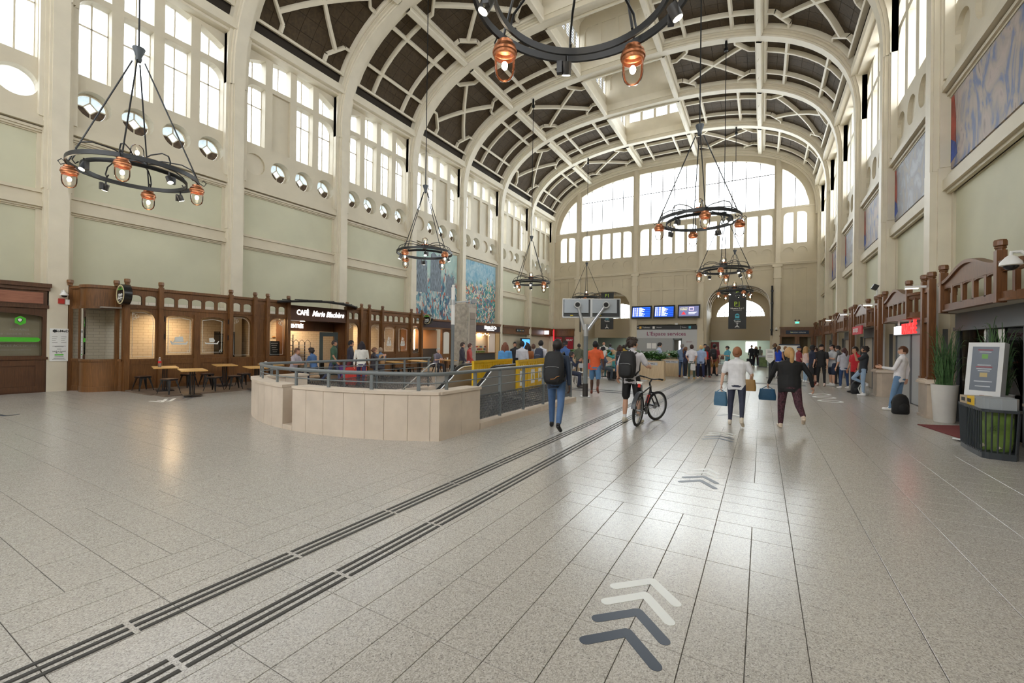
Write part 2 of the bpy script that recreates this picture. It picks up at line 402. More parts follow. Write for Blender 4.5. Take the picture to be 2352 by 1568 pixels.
# lanterns
for k in LANT:
    y0, y1 = Y0+D*k+.38, Y0+D*(k+1)-.38; zt = 21.6; qa = 2.45; base = prof_z(qa)+.05
    mb = MB()
    for sg in (-1, 1):   # glazed side walls
        hs = [rect(.35+i*.72, .92+i*.72, base+1.35-base, base+2.45-base) for i in range(6)]
        mb.plate(rect(0, y1-y0, 0, zt-base), hs, (X0+sg*qa, y0, base), (0,1,0), (0,0,1), (sg,0,0), .16)
    ends = [(y1, 1)] + ([(y0, -1)])
    for ye, sg in ends:
        hs = [rect(-qa+.35+i*1.07, -qa+1.22+i*1.07, 1.75, 2.9) if 0 < i < 3 else
              ([(-qa+.35, 1.75), (-qa+1.22, 1.75), (-qa+1.22, 2.9)]+arc(-qa+.65, 2.6, .3, 90, 180, 5) if i == 0 else
               [(-qa+.35+3.21, 1.75), (-qa+1.22+3.21, 1.75)]+arc(-qa+.92+3.21, 2.6, .3, 0, 90, 5)+[(-qa+.35+3.21, 2.9)]) for i in range(4)]
        mb.plate(rect(-qa, qa, 0, zt-base+.9), hs, (X0, ye, base-.1), (1,0,0), (0,0,1), (0,sg,0), .12)
    for i in range(12):  # curved ceiling of the lantern
        a0, a1 = pi*i/12, pi*(i+1)/12
        mb.add([(X0-qa*cos(a0), y0, zt+.75*sin(a0)), (X0-qa*cos(a1), y0, zt+.75*sin(a1)), (X0-qa*cos(a1), y1, zt+.75*sin(a1)), (X0-qa*cos(a0), y1, zt+.75*sin(a0))], [(0,1,2,3)])
    o = mb.build('roof_lantern', cream, ceiling, smooth=30)
    gm = MB()
    for sg in (-1, 1): gm.box(X0+sg*(qa+.1)-.01, X0+sg*(qa+.1)+.01, y0+.2, y1-.2, base+1.2, base+2.6)
    gm.build('pane', glassf, o)
    gm = MB()
    for i in range(4): gm.box(X0-qa+.3+i*1.07, X0-qa+1.27+i*1.07, y1+.05, y1+.07, base+1.6, base+2.85)
    gm.build('pane', glassf if k == 5 else cream, o)
    gm = MB()
    for i in range(4): gm.box(X0-qa+.3+i*1.07, X0-qa+1.27+i*1.07, y0-.07, y0-.05, base+1.6, base+2.85)
    gm.build('pane', cream, o)
    lt = MB()
    for sg in (-1, 1):
        for i in range(21): lt.box(X0+sg*(qa+.06)-.012, X0+sg*(qa+.06)+.012, y0+.35+i*.2-.02, y0+.35+i*.2+.02, base+1.3, base+2.5)
        for i in range(7): lt.box(X0+sg*(qa+.06)-.012, X0+sg*(qa+.06)+.012, y0+.3, y1-.3, base+1.35+i*.18, base+1.38+i*.18)
    lt.build('glazing_bar', greyl, o)
# ---- side walls
def side_wall(sg):
    wn = struct('wall_left' if sg < 0 else 'wall_right')
    XF = XL if sg < 0 else XR
    def X(d): return XF+sg*d
    n = (sg, 0, 0)
    for y in RIB[1:]:
        mb = MB()
        def bx(h, d, z0, z1): mb.box(min(X(d), X(.6)), max(X(d), X(.6)), y-h, y+h, z0, z1)
        bx(.23, 0, 0, 6.25); bx(.30, .14, 0, 6.3); bx(.195, .0, 6.25, 12.4); bx(.25, .05, 6.25, 12.4); bx(.33, .16, 6.3, 12.4); bx(.43, .2, 8.5, 14.5)
        mb.build('pillar', cream2, wn)
    for k in range(-3, 7):
        ya, yb = Y0+D*k+.2, Y0+D*(k+1)-.2; yc = (ya+yb)/2
        if k == 6: yb = YE
        L = yb-ya; mb = MB(); U, W = (0,1,0), (0,0,1)
        # lower and upper field with frames and mouldings
        f0, f1 = .13, L-.13
        mur = sg < 0 and k in (3, 4)
        mb.plate(rect(0, L, 0, 8.6), [rect(f0+.1, f1-.1, 2.6, 7.98)] if mur else [rect(f0+.1, f1-.1, 2.6, 5.62), rect(f0+.1, f1-.1, 6.27, 7.98)], (X(.39), ya, 0), U, W, n, .06)
        def mould(z0, z1, d): mb.box(min(X(d), X(.42)), max(X(d), X(.42)), ya, yb, z0, z1)
        if mur: pass
        elif sg < 0:
            mould(5.66, 5.72, .34); mould(5.72, 5.84, .26); mould(5.84, 5.90, .31); mould(6.16, 6.21, .33)
        else:
            mould(5.62, 5.70, .30); mould(5.70, 5.98, .22); mould(5.98, 6.10, .30)
        mould(8.02, 8.08, .33); mould(8.08, 8.16, .28); mould(8.20, 8.36, .18); mould(8.36, 8.52, .25); mould(8.52, 8.58, .33)
        # windows and roundels
        cols = [yc-ya+o for o in (-1.785, -.595, .595, 1.785)]
        dbl = 8.58; holes = []; h = .43
        ztop = lambda dy: 14.42-.122*dy*dy
        wins = []
        for i, c in enumerate(cols):
            holes.append(circ(c, 9.42-dbl, .46, 28))
            lo = [(c-h, 10.3-dbl), (c+h, 10.3-dbl), (c+h, 12.92-dbl), (c-h, 12.92-dbl)]
            if i == 0: lo = [(c-h, 10.3-dbl), (c+h, 10.3-dbl), (c+h, 12.92-dbl)]+arc(c-h+.5, 12.42-dbl, .5, 90, 180, 6)
            if i == 3: lo = [(c-h, 10.3-dbl), (c+h, 10.3-dbl)]+arc(c+h-.5, 12.42-dbl, .5, 0, 90, 6)+[(c-h, 12.92-dbl)]
            cc = c-(yc-ya); up = [(c-h, 13.14-dbl), (c+h, 13.14-dbl)]+[(c+h-2*h*t/4, ztop(cc+h-2*h*t/4)-dbl) for t in range(5)]
            holes += [lo, up]; wins.append((c, lo, up))
        mb.plate(rect(0, L, 0, 15.0-dbl), holes, (X(.39), ya, dbl), U, W, n, .42)
        wall = mb.build('bay_wall', cream, wn)
        mb = MB(); mb.box(min(X(.44), X(.46)), max(X(.44), X(.46)), ya, yb, 2.5, 8.1); mb.build('wall_field', green, wn)
        # cornice beam under the vault
        mb = MB(); mb.box(min(X(.42), X(.02)), max(X(.42), X(.02)), ya-.1, yb+.1, 14.36, 14.74); mb.box(min(X(.42), X(-.22)), max(X(.42), X(-.22)), ya-.1, yb+.1, 14.46, 14.84)
        mb.build('cornice_beam', cream2, wn)
        # blocked-up lights of each bay
        blind_r = {1: (0,), 3: (0,), 4: (2,), 5: (1, 3)}.get(k, ()) if sg < 0 else (0, 1, 2, 3)
        blind_w = {1: (1,), 3: (2,), 4: (1, 2), 5: (1, 2), 6: (1, 2, 3)}.get(k, ()) if sg < 0 else ()
        win = struct('window_%d' % (k+4 if sg < 0 else k+24))
        for i, (c, lo, up) in enumerate(wins):
            y = ya+c
            if i in blind_r:
                b = MB(); b.cyl((X(.50), y, 9.42), (X(.53), y, 9.42), .5, n=28); b.build('roundel', cream2, wn, smooth=40)
            elif sg < 0 and k >= 0: roundel(win, X(.72), y, 9.42, sg)
            else:
                b = MB(); b.cyl((X(.72), y, 9.42), (X(.73), y, 9.42), .5, n=20); b.build('pane', glassf, win)
            xg = X(.74)
            if i in blind_w:
                b = MB(); b.box(min(X(.52), X(.55)), max(X(.52), X(.55)), y-.5, y+.5, 10.2, 13.0); b.build('infill_panel', cream, wn)
            else:
                fr = MB(); t_ = .022; x0_, x1_ = min(xg, X(.69)), max(xg, X(.69))
                fr.box(x0_, x1_, y-t_, y+t_, 10.25, 12.95); fr.box(x0_, x1_, y-h-.03, y+h+.03, 12.1-t_, 12.1+t_)
                for yy in (y-h-.01, y+h+.01): fr.box(x0_, x1_, yy-.03, yy+.03, 10.25, 12.95)
                fr.box(x0_, x1_, y-h-.03, y+h+.03, 10.25, 10.34)
                fr.build('glazing_bar', cream2, win)
                if sg < 0 and k >= 0:
                    for (a0, a1) in ((y-h, y-t_), (y+t_, y+h)):
                        for (b0, b1) in ((10.3, 12.1-t_), (12.1+t_, 12.92)):
                            p = MB(); p.box(xg-.004, xg+.004, a0, a1, b0, b1); p.build('pane', glassf, win)
                else:
                    p = MB(); p.box(xg-.004, xg+.004, y-h, y+h, 10.3, 12.92); p.build('pane', glassf, win)
            fr = MB(); fr.box(min(xg, X(.69)), max(xg, X(.69)), y-.022, y+.022, 13.1, 14.5)
            fr.build('glazing_bar', cream2, win)
            if sg < 0 and k >= 0:
                for (a0, a1) in ((y-h, y-.022), (y+.022, y+h)):
                    p = MB(); p.box(xg-.004, xg+.004, a0, a1, 13.1, 14.5); p.build('pane', glassf, win)
            else:
                p = MB(); p.box(xg-.004, xg+.004, y-h, y+h, 13.1, 14.5); p.build('pane', glassf, win)
        portal((X(.95), yc, 12.2), (0, radians(90 if sg > 0 else -90), 0), 4.6, 4.8)
    # outer skin closes the wall behind the mouldings and below
    mb = MB(); mb.box(min(X(.5), X(.8)), max(X(.5), X(.8)), YB, YE, 2.2, 8.9); mb.build('wall_core', cream, wn)
    return wn
R_sp = {}
def roundel(win, xg, y, z, sg):
    """round light: ring, lozenge and four spokes with five panes"""
    if not R_sp:
        b = MB(); b.plate(circ(0, 0, .47, 28), [circ(0, 0, .405, 28)], (0,0,0), (0,1,0), (0,0,1), (-1,0,0), .05)
        q = .16; dia = [(0, q*1.2), (q*1.1, 0), (0, -q*1.2), (-q*1.1, 0)]
        b.plate([(a*1.13, c*1.13) for a, c in dia], [[(a*.9, c*.9) for a, c in dia]], (0,0,0), (0,1,0), (0,0,1), (-1,0,0), .04)
        for a, c in dia:
            l = hypot(a, c); e = (a/l, c/l); b.obox((-.02, e[0]*(l+.41)/2, e[1]*(l+.41)/2), .04, .41-l if abs(e[0]) > .5 else .035, .41-l if abs(e[1]) > .5 else .035)
        R_sp['bar'] = b.mesh('roundel_frame', cream2)
        b = MB(); b.prism([(-.02, a, c) for a, c in dia], (-.006,0,0)); R_sp['mid'] = b.mesh('pane', glassf)
        pg = glass_mat('grey_patterned_glass', (.62,.68,.70), .1, frost=.35); pb = mat('brown_backed_glass', (.10,.065,.04), .25, noise=(9,.4))
        for i, mm in enumerate((pg, pb, pb, pg)):
            a0 = 90-90*(i+1); b = MB(); d0, d1 = dia[i], dia[(i+1) % 4]
            b.prism([(-.02, a*.97, c*.97) for a, c in [d1]+arc(0, 0, .41, a0, a0+90, 6)+[d0]], (-.006,0,0)); R_sp[i] = b.mesh('pane', mm)
    o = put(R_sp['bar'], 'roundel_frame', win, (xg, y, z))
    put(R_sp['mid'], 'pane', win, (xg, y, z))
    for i in range(4): put(R_sp[i], 'pane', win, (xg, y, z))
wall_left = side_wall(-1); wall_right = side_wall(1)
# neighbouring roofs seen through the frosted lights
mb = MB(); mb.box(-34, -25.5, YB-10, YE+10, -1, 13.2); mb.add([(-25.5, YB-10, 13.2), (-25.5, YE+10, 13.2), (-31, YE+10, 16.5), (-31, YB-10, 16.5)], [(0,1,2,3)])
tag(mb.build('train_shed_roof', mat('grey_zinc_roof', (.33,.36,.38), .6, noise=(.6,.4))), 'grey zinc train shed roof outside the frosted windows', 'roof')
# ---- end wall
wall_end = struct('wall_end')
Q = lambda q: X0+q
secs = [(-10.85, -9.0, 2), (-8.45, -3.2, 5), (-2.62, 2.62, 5), (3.2, 8.45, 5), (9.0, 10.85, 2)]
outl = [(-HW-.3, 0), (HW+.3, 0)] + [(q, z) for q, z in reversed(prof_pts(56, .3))]
holes = []; bars = MB(); win_e = struct('window_50')
pane_boxes = []
for si, (a, b, nw) in enumerate(secs):
    p = (b-a)/nw; hw_ = p/2-.13
    ins = lambda q: min(prof_z(q, -.55), 99)
    top = []; m_ = 14
    for i in range(m_+1):
        q = b-(b-a)*i/m_; q2 = max(min(q, HW-.56), -(HW-.56)); top.append((q, max(ins(q2), 13.4)))
    holes.append([(a, 13.15), (b, 13.15)]+top)
    for i in range(1, nw): bars.box(Q(a+p*i)-.03, Q(a+p*i)+.03, YE+.22, YE+.27, 13.1, prof_z(a+p*i, -.45))
    if nw == 5: bars.box(Q(a), Q(b), YE+.22, YE+.27, 16.03, 16.09)
    for i in range(nw):
        c = a+p*(i+.5); x0_, x1_ = c-hw_, c+hw_; r = .34
        rl = (i == 0 and nw == 5) or (nw == 2 and ((si == 0 and i == 0) or si == 4 and i == 0)); rr = (i == nw-1)
        if nw == 2: rl, rr = i == 0, i == 1
        o_ = [(x0_, 10.16), (x1_, 10.16)]
        o_ += arc(x1_-r, 12.66-r, r, 0, 90, 5) if rr else [(x1_, 12.66)]
        o_ += arc(x0_+r, 12.66-r, r, 90, 180, 5) if rl else [(x0_, 12.66)]
        holes.append(o_)
        holes.append(circ(c, 9.42, .38, 24))
        if nw == 5: 
            if si == 2: holes.append(rect(c-.4, c+.4, 7.02, 8.08)); holes.append(rect(c-.4, c+.4, 5.0, 6.78))
            else: 
                zb = 7.02+.22*(1-(abs(i-2)/2)**2) if True else 7
                holes.append(rect(c-.4, c+.4, zb+.15, 8.08))
        else: holes.append(rect(c-.36, c+.36, 4.1, 8.08))
    # arched way through
    if si in (1, 3):
        m0, m1 = a+.2, b-.2; mc = (m0+m1)/2; hwid = (m1-m0)/2
        # the opening reaches the floor: cut as a hole slightly above 0
        holes.append([(m0, .01), (m1, .01)]+[(mc+hwid*abs(cos(radians(t)))**.7*(1 if t < 90 else -1), 4.9+2.0*sin(radians(t))**.8) for t in range(0, 181, 12)])
    if si == 2: holes.append(rect(a+.05, b-.05, .01, 3.6))
    if si in (0, 4): holes.append(rect(a+.0, b-.0, .01, 3.0))
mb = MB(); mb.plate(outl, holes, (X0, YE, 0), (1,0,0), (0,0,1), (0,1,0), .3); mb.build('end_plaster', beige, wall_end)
mb = MB()   # blind backs of roundels and panels
for si, (a, b, nw) in enumerate(secs):
    mb.box(Q(a-.1), Q(b+.1), YE+.05, YE+.09, 8.6, 10.0); mb.box(Q(a-.1), Q(b+.1), YE+.05, YE+.09, 7.0 if nw == 5 and si != 2 else (4.0 if nw == 2 else 4.4), 8.4)
mb.build('blind_panel', beige, wall_end)
mb = MB()   # piers, caps, cornice and mouldings
for q in (-8.72, -2.9, 2.9, 8.72):
    zt = prof_z(q, -.05)
    mb.box(Q(q)-.13, Q(q)+.13, YE-.16, YE+.1, 8.6, zt); mb.box(Q(q)-.2, Q(q)+.2, YE-.07, YE+.1, 8.6, zt)
    mb.box(Q(q)-.24, Q(q)+.24, YE-.22, YE, 3.0, 8.3); mb.box(Q(q)-.36, Q(q)+.36, YE-.27, YE, 8.25, 8.5); mb.box(Q(q)-.28, Q(q)+.28, YE-.26, YE, 7.3, 7.75); mb.box(Q(q)-.17, Q(q)+.17, YE-.25, YE, 5.7, 7.2)
    mb.box(Q(q)-.3, Q(q)+.3, YE-.2, YE+.3, 0, 3.0)
for a, b, z0, z1, d in ((-HW, HW, 8.42, 8.54, .14), (-HW, HW, 8.54, 8.62, .2), (-HW, HW, 13.0, 13.12, .05)): mb.box(Q(a), Q(b), YE-d, YE, z0, z1)
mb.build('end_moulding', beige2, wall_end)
sweep_rib(YE-.05, [(-.16,.5),(-.16,.0),(-.08,-.12),(.1,-.12),(.1,.5)]).build('arch_moulding', cream2, wall_end, smooth=35)
bars.build('glazing_bar', mat('rust_dark_bar', (.09,.06,.055), .6), win_e)
for si, (a, b, nw) in enumerate(secs):
    p = (b-a)/nw
    for i in range(nw):
        for z0, z1 in ((10.1, 12.7), (13.1, 16.03), (16.09, 18.3)):
            if z1 > 17 and nw == 2: continue
            if nw == 2 and z0 == 13.1: z1 = 17.0
            g_ = MB(); g_.box(Q(a+p*i)+.03, Q(a+p*(i+1))-.03, YE+.24, YE+.25, z0, z1); g_.build('pane', glass, win_e)
portal((X0, YE+.5, 13.9), (radians(-90), 0, 0), 21.5, 8.2)
# ---- back wall behind the viewer, glazed like the far end
wall_back = struct('wall_back')
hs = [rect(a, b, 10.2, 12.7) for a, b, n_ in secs]+[rect(a, b, 13.2, 15.0 if n_ == 2 else 16.5) for a, b, n_ in secs]
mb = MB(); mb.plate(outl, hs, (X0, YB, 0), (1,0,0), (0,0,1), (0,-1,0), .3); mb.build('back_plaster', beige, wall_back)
portal((X0, YB-.5, 13.2), (radians(90), 0, 0), 21.5, 6.6)
for k in LANT: portal((X0, Y0+D*(k+.5), 23.2), (0, 0, 0), 6, 5)
# ------------------------------------------------------------------ floor
floor = struct('floor')
def granite():
    m = bpy.data.materials.new('speckled_granite'); m.use_nodes = True; nt = m.node_tree; b = nt.nodes['Principled BSDF']; N = nt.nodes.new
    g = N('ShaderNodeNewGeometry'); v1 = N('ShaderNodeTexVoronoi'); v1.inputs['Scale'].default_value = 150; v1.feature = 'F1'
    n1 = N('ShaderNodeTexNoise'); n1.inputs['Scale'].default_value = 170; n1.inputs['Detail'].default_value = 3
    n2 = N('ShaderNodeTexNoise'); n2.inputs['Scale'].default_value = .35; n2.inputs['Detail'].default_value = 3
    for x in (v1, n1, n2): nt.links.new(g.outputs['Position'], x.inputs['Vector'])
    bw = N('ShaderNodeRGBToBW'); nt.links.new(v1.outputs['Color'], bw.inputs[0])
    r = N('ShaderNodeValToRGB'); e = r.color_ramp.elements
    e[0].position = .10; e[0].color = (.13,.125,.12,1); e[1].position = .30; e[1].color = (.36,.335,.305,1)
    e.new(.55).color = (.47,.44,.40,1); e.new(.8).color = (.58,.56,.53,1)
    mx = N('ShaderNodeMath'); mx.operation = 'MULTIPLY_ADD'; mx.inputs[1].default_value = .75; 
    sc = N('ShaderNodeMath'); sc.operation = 'MULTIPLY'; sc.inputs[1].default_value = .28
    nt.links.new(n1.outputs['Fac'], sc.inputs[0]); nt.links.new(bw.outputs[0], mx.inputs[0]); nt.links.new(sc.outputs[0], mx.inputs[2]); nt.links.new(mx.outputs[0], r.inputs[0])
    nt.links.new(r.outputs[0], b.inputs['Base Color'])
    rr = N('ShaderNodeMapRange'); rr.inputs[1].default_value = .35; rr.inputs[2].default_value = .65; rr.inputs[3].default_value = .22; rr.inputs[4].default_value = .26
    nt.links.new(n2.outputs['Fac'], rr.inputs[0]); nt.links.new(rr.outputs[0], b.inputs['Roughness']); b.inputs['Specular IOR Level'].default_value = .55
    return m
gran = granite()
grout = mat('dark_grout', (.075,.068,.06), .8)
PT = .3035; TX0, TY0 = .241, 1.038
WELL = (-10.35, -4.76, 5.0, 12.12)
def horizontal(i, j):
    """units of PT; True where the slabs lie across the hall"""
    x = i; y = j % 17
    if i >= 0: return True
    if 12 <= j % 18 < 17: return True
    if -20 <= i < -14 or -38 <= i < -32 or -56 <= i < -50: return True
    return False
cells = []; done = set()
for j in range(-6, 140):
    for i in range(-66, 14):
        if (i, j) in done: continue
        if horizontal(i, j):
            w_, h_ = (2, 1) if (i % 2 == 0 and horizontal(i+1, j) and (i+1, j) not in done) else (1, 1)
        else:
            w_, h_ = (1, 2) if (not horizontal(i, j+1) and (i, j+1) not in done) else (1, 1)
        for a in range(w_):
            for b in range(h_): done.add((i+a, j+b))
        cells.append((TX0+i*PT, TX0+(i+w_)*PT, TY0+j*PT, TY0+(j+h_)*PT))
cells = [c for c in cells if XL-.9 < c[0] and c[1] < XR+.9 and c[3] < YE+14 and not (c[0] > WELL[0]+.25 and c[1] < WELL[1]-.25 and c[2] > 5.6 and c[3] < WELL[3]-.2)]
def fl_size(c):
    q = [PROJ((x, y, 0)) for x, y in ((c[0],c[2]),(c[1],c[2]),(c[1],c[3]),(c[0],c[3]))]
    if min(p[2] for p in q) < .5: return 0
    xs = [p[0] for p in q]; ys = [p[1] for p in q]
    if max(xs) < 0 or min(xs) > 2352 or min(ys) > 1568: return 0
    return abs(sum(q[i][0]*q[(i+1)%4][1]-q[(i+1)%4][0]*q[i][1] for i in range(4)))/2
cells.sort(key=fl_size, reverse=True)
rest = MB(); g_ = .0022; shared = {}
for n_, c in enumerate(cells):
    w_, h_ = c[1]-c[0], c[3]-c[2]
    if n_ < 295:
        key = (round(w_, 3), round(h_, 3))
        if key not in shared:
            mb = MB(); a, b = w_/2-g_, h_/2-g_
            mb.add([(-a,-b,-.012),(a,-b,-.012),(a,b,-.012),(-a,b,-.012),(-a,-b,-.0015),(a,-b,-.0015),(a,b,-.0015),(-a,b,-.0015),(-a+.002,-b+.002,0),(a-.002,-b+.002,0),(a-.002,b-.002,0),(-a+.002,b-.002,0)],
                   [(8,9,10,11)]+[(i, (i+1)%4, 4+(i+1)%4, 4+i) for i in range(4)]+[(4+i, 4+(i+1)%4, 8+(i+1)%4, 8+i) for i in range(4)])
            shared[key] = mb.mesh('tile', gran)
        put(shared[key], 'tile', floor, ((c[0]+c[1])/2, (c[2]+c[3])/2, 0))
    else:
        a0, a1, b0, b1 = c[0]+g_, c[1]-g_, c[2]+g_, c[3]-g_
        rest.add([(a0,b0,-.008),(a1,b0,-.008),(a1,b1,-.008),(a0,b1,-.008),(a0,b0,0),(a1,b0,0),(a1,b1,0),(a0,b1,0)], [(4,5,6,7),(0,1,5,4),(1,2,6,5),(2,3,7,6),(3,0,4,7)])
tag(rest.build('tile_field', gran, floor), kind='stuff')
mb = MB(); zb = -.006
wa, wb, wc, wd = WELL[0]+.25, WELL[1]-.25, 5.6, WELL[3]-.2
for x0_, x1_, y0_, y1_ in ((XL-2, wa, YB, YE+14), (wb, XR+2, YB, YE+14), (wa, wb, YB, wc), (wa, wb, wd, YE+14)): mb.box(x0_, x1_, y0_, y1_, -.25, zb)
mb.build('grout_bed', grout, floor)
# polished stone apron nearer than the modelled slabs, behind the viewer
mb = MB(); mb.box(XL-.9, XR+.9, YB, TY0-6*PT, -.008, 0); mb.build('tile_apron', gran, floor)
# ------------------------------------------------------------------ left side shops
WZ, EY = (0,0,1), (0,1,0)
ledw = mat('white_led_letter', (1,1,1), .4, emit=1.3, ecol=(1,.97,.92))
warm = mat('warm_lamp', (1,.75,.45), .4, emit=14, ecol=(1,.68,.36))
wlamp = lambda x, y, z: None
etch = mat('etched_white', (.72,.76,.74), .6)
subway = None
def tilewall_mat():
    m = bpy.data.materials.new('cream_wall_tiling'); m.use_nodes = True; nt = m.node_tree; b = nt.nodes['Principled BSDF']; N = nt.nodes.new
    g = N('ShaderNodeNewGeometry'); sp = N('ShaderNodeSeparateXYZ'); cb = N('ShaderNodeCombineXYZ'); ad = N('ShaderNodeMath'); ad.operation = 'ADD'
    nt.links.new(g.outputs['Position'], sp.inputs[0]); nt.links.new(sp.outputs[0], ad.inputs[0]); nt.links.new(sp.outputs[1], ad.inputs[1])
    nt.links.new(ad.outputs[0], cb.inputs[0]); nt.links.new(sp.outputs[2], cb.inputs[1])
    br = N('ShaderNodeTexBrick'); br.inputs['Scale'].default_value = 1; br.inputs['Brick Width'].default_value = .3; br.inputs['Row Height'].default_value = .1; br.inputs['Mortar Size'].default_value = .004
    br.inputs['Color1'].default_value = (.72,.66,.55,1); br.inputs['Color2'].default_value = (.76,.70,.60,1); br.inputs['Mortar'].default_value = (.35,.30,.24,1)
    nt.links.new(cb.outputs[0], br.inputs['Vector']); nt.links.new(br.outputs[0], b.inputs['Base Color']); b.inputs['Roughness'].default_value = .3
    return m
tilem = tilewall_mat()
def finial(mb, x, y, z, w=.075):
    """octagonal turned post cap"""
    mb.lathe([(w*.8, 0), (w*.8, .03), (w*1.0, .045), (w*1.0, .06), (w*.82, .07), (w*1.12, .085), (w*1.12, .16), (w*.95, .185)], (x, y, z), 8)
def post(parent, x, y, z0, z1, w=.13, d=.13, mt=None):
    mb = MB(); mb.box(x-d/2, x+d/2, y-w/2, y+w/2, z0, z1-.18)
    for zz in (1.0, 2.7): 
        if z0 < zz: mb.box(x-d/2-.012, x+d/2+.012, y-w/2-.012, y+w/2+.012, zz-.03, zz+.03)
    o = mb.build('post', mt or wood, parent)
    f = MB(); finial(f, x, y, z1-.185); f.build('finial', mt or wood, o, smooth=30); return o
XC = -17.55
def arch_win(a, b, z0, z1, r, left=True, right=True):
    o = [(a, z0), (b, z0)]
    o += arc(b-r, z1-r, r, 0, 90, 7) if right else [(b, z1)]
    o += arc(a+r, z1-r, r, 90, 180, 7) if left else [(a, z1)]
    return o
def seg_arch(a, b, z0, z1, rise, n=6):
    c = (a+b)/2; h = (b-a)/2
    return [(a, z0), (b, z0)]+[(c+h*cos(pi*i/n), z1-rise+rise*sin(pi*i/n)) for i in range(n+1)]
def line_loop(mb, pts, x, w=.012, closed=True):
    """flat painted line on a pane (y,z points) at x, facing +x"""
    P = [V((x, a, b)) for a, b in pts]; n = len(P)
    for i in range(n if closed else n-1): mb.tube([P[i], P[(i+1) % n]], w/2, 4)
def scroll(mb, x, y, z, s, mir=1):
    """small curled ornament in a pane corner"""
    for (r, cy, cz, a0, a1) in ((.06, .10, -.05, 90, 420), (.05, .03, -.13, 0, 330), (.035, .0, .0, 0, 300)):
        P = [(y+mir*s*(cy+r*(1-t*.06)*cos(radians(a0+(a1-a0)*t/10))), z+s*(cz+r*(1-t*.06)*sin(radians(a0+(a1-a0)*t/10)))) for t in range(11)]
        line_loop(mb, P, x, .016, False)
def ship(mb, x, y, z, s, kind):
    if kind == 0:
        hull = [(-.22,0),(-.19,-.06),(.19,-.06),(.24,.03),(.20,.05),(.17,.0),(-.15,-.01),(-.21,.06),(-.24,.05)]
        sails = [[(-.10,.02),(-.12,.17),(.09,.19),(.12,.03)], [(-.01,.19),(.0,.24),(.02,.19)], [(-.17,.0),(-.10,.14),(-.11,.02)]]
    elif kind == 1:
        hull = [(-.22,.05),(-.2,-.03),(.16,-.04),(.21,.07),(.17,.05),(.13,.0),(-.17,.0)]; sails = [[(-.08,.03),(-.1,.15),(.02,.17),(.08,.08),(.06,.03)]]
    else:
        hull = [(-.17,0),(-.13,-.09),(.12,-.09),(.16,.02)]; sails = [[(-.14,.02),(-.10,.18),(.0,.16),(.02,.02)], [(-.09,.2),(-.05,.36),(.02,.3),(.02,.19)], [(.04,.02),(.05,.2),(.12,.15),(.13,.02)], [(.04,.22),(.05,.33),(.1,.24)]]
    for p in [hull]+sails: mb.prism([(x, y+a*s, z+b*s) for a, b in p], (.003,0,0))
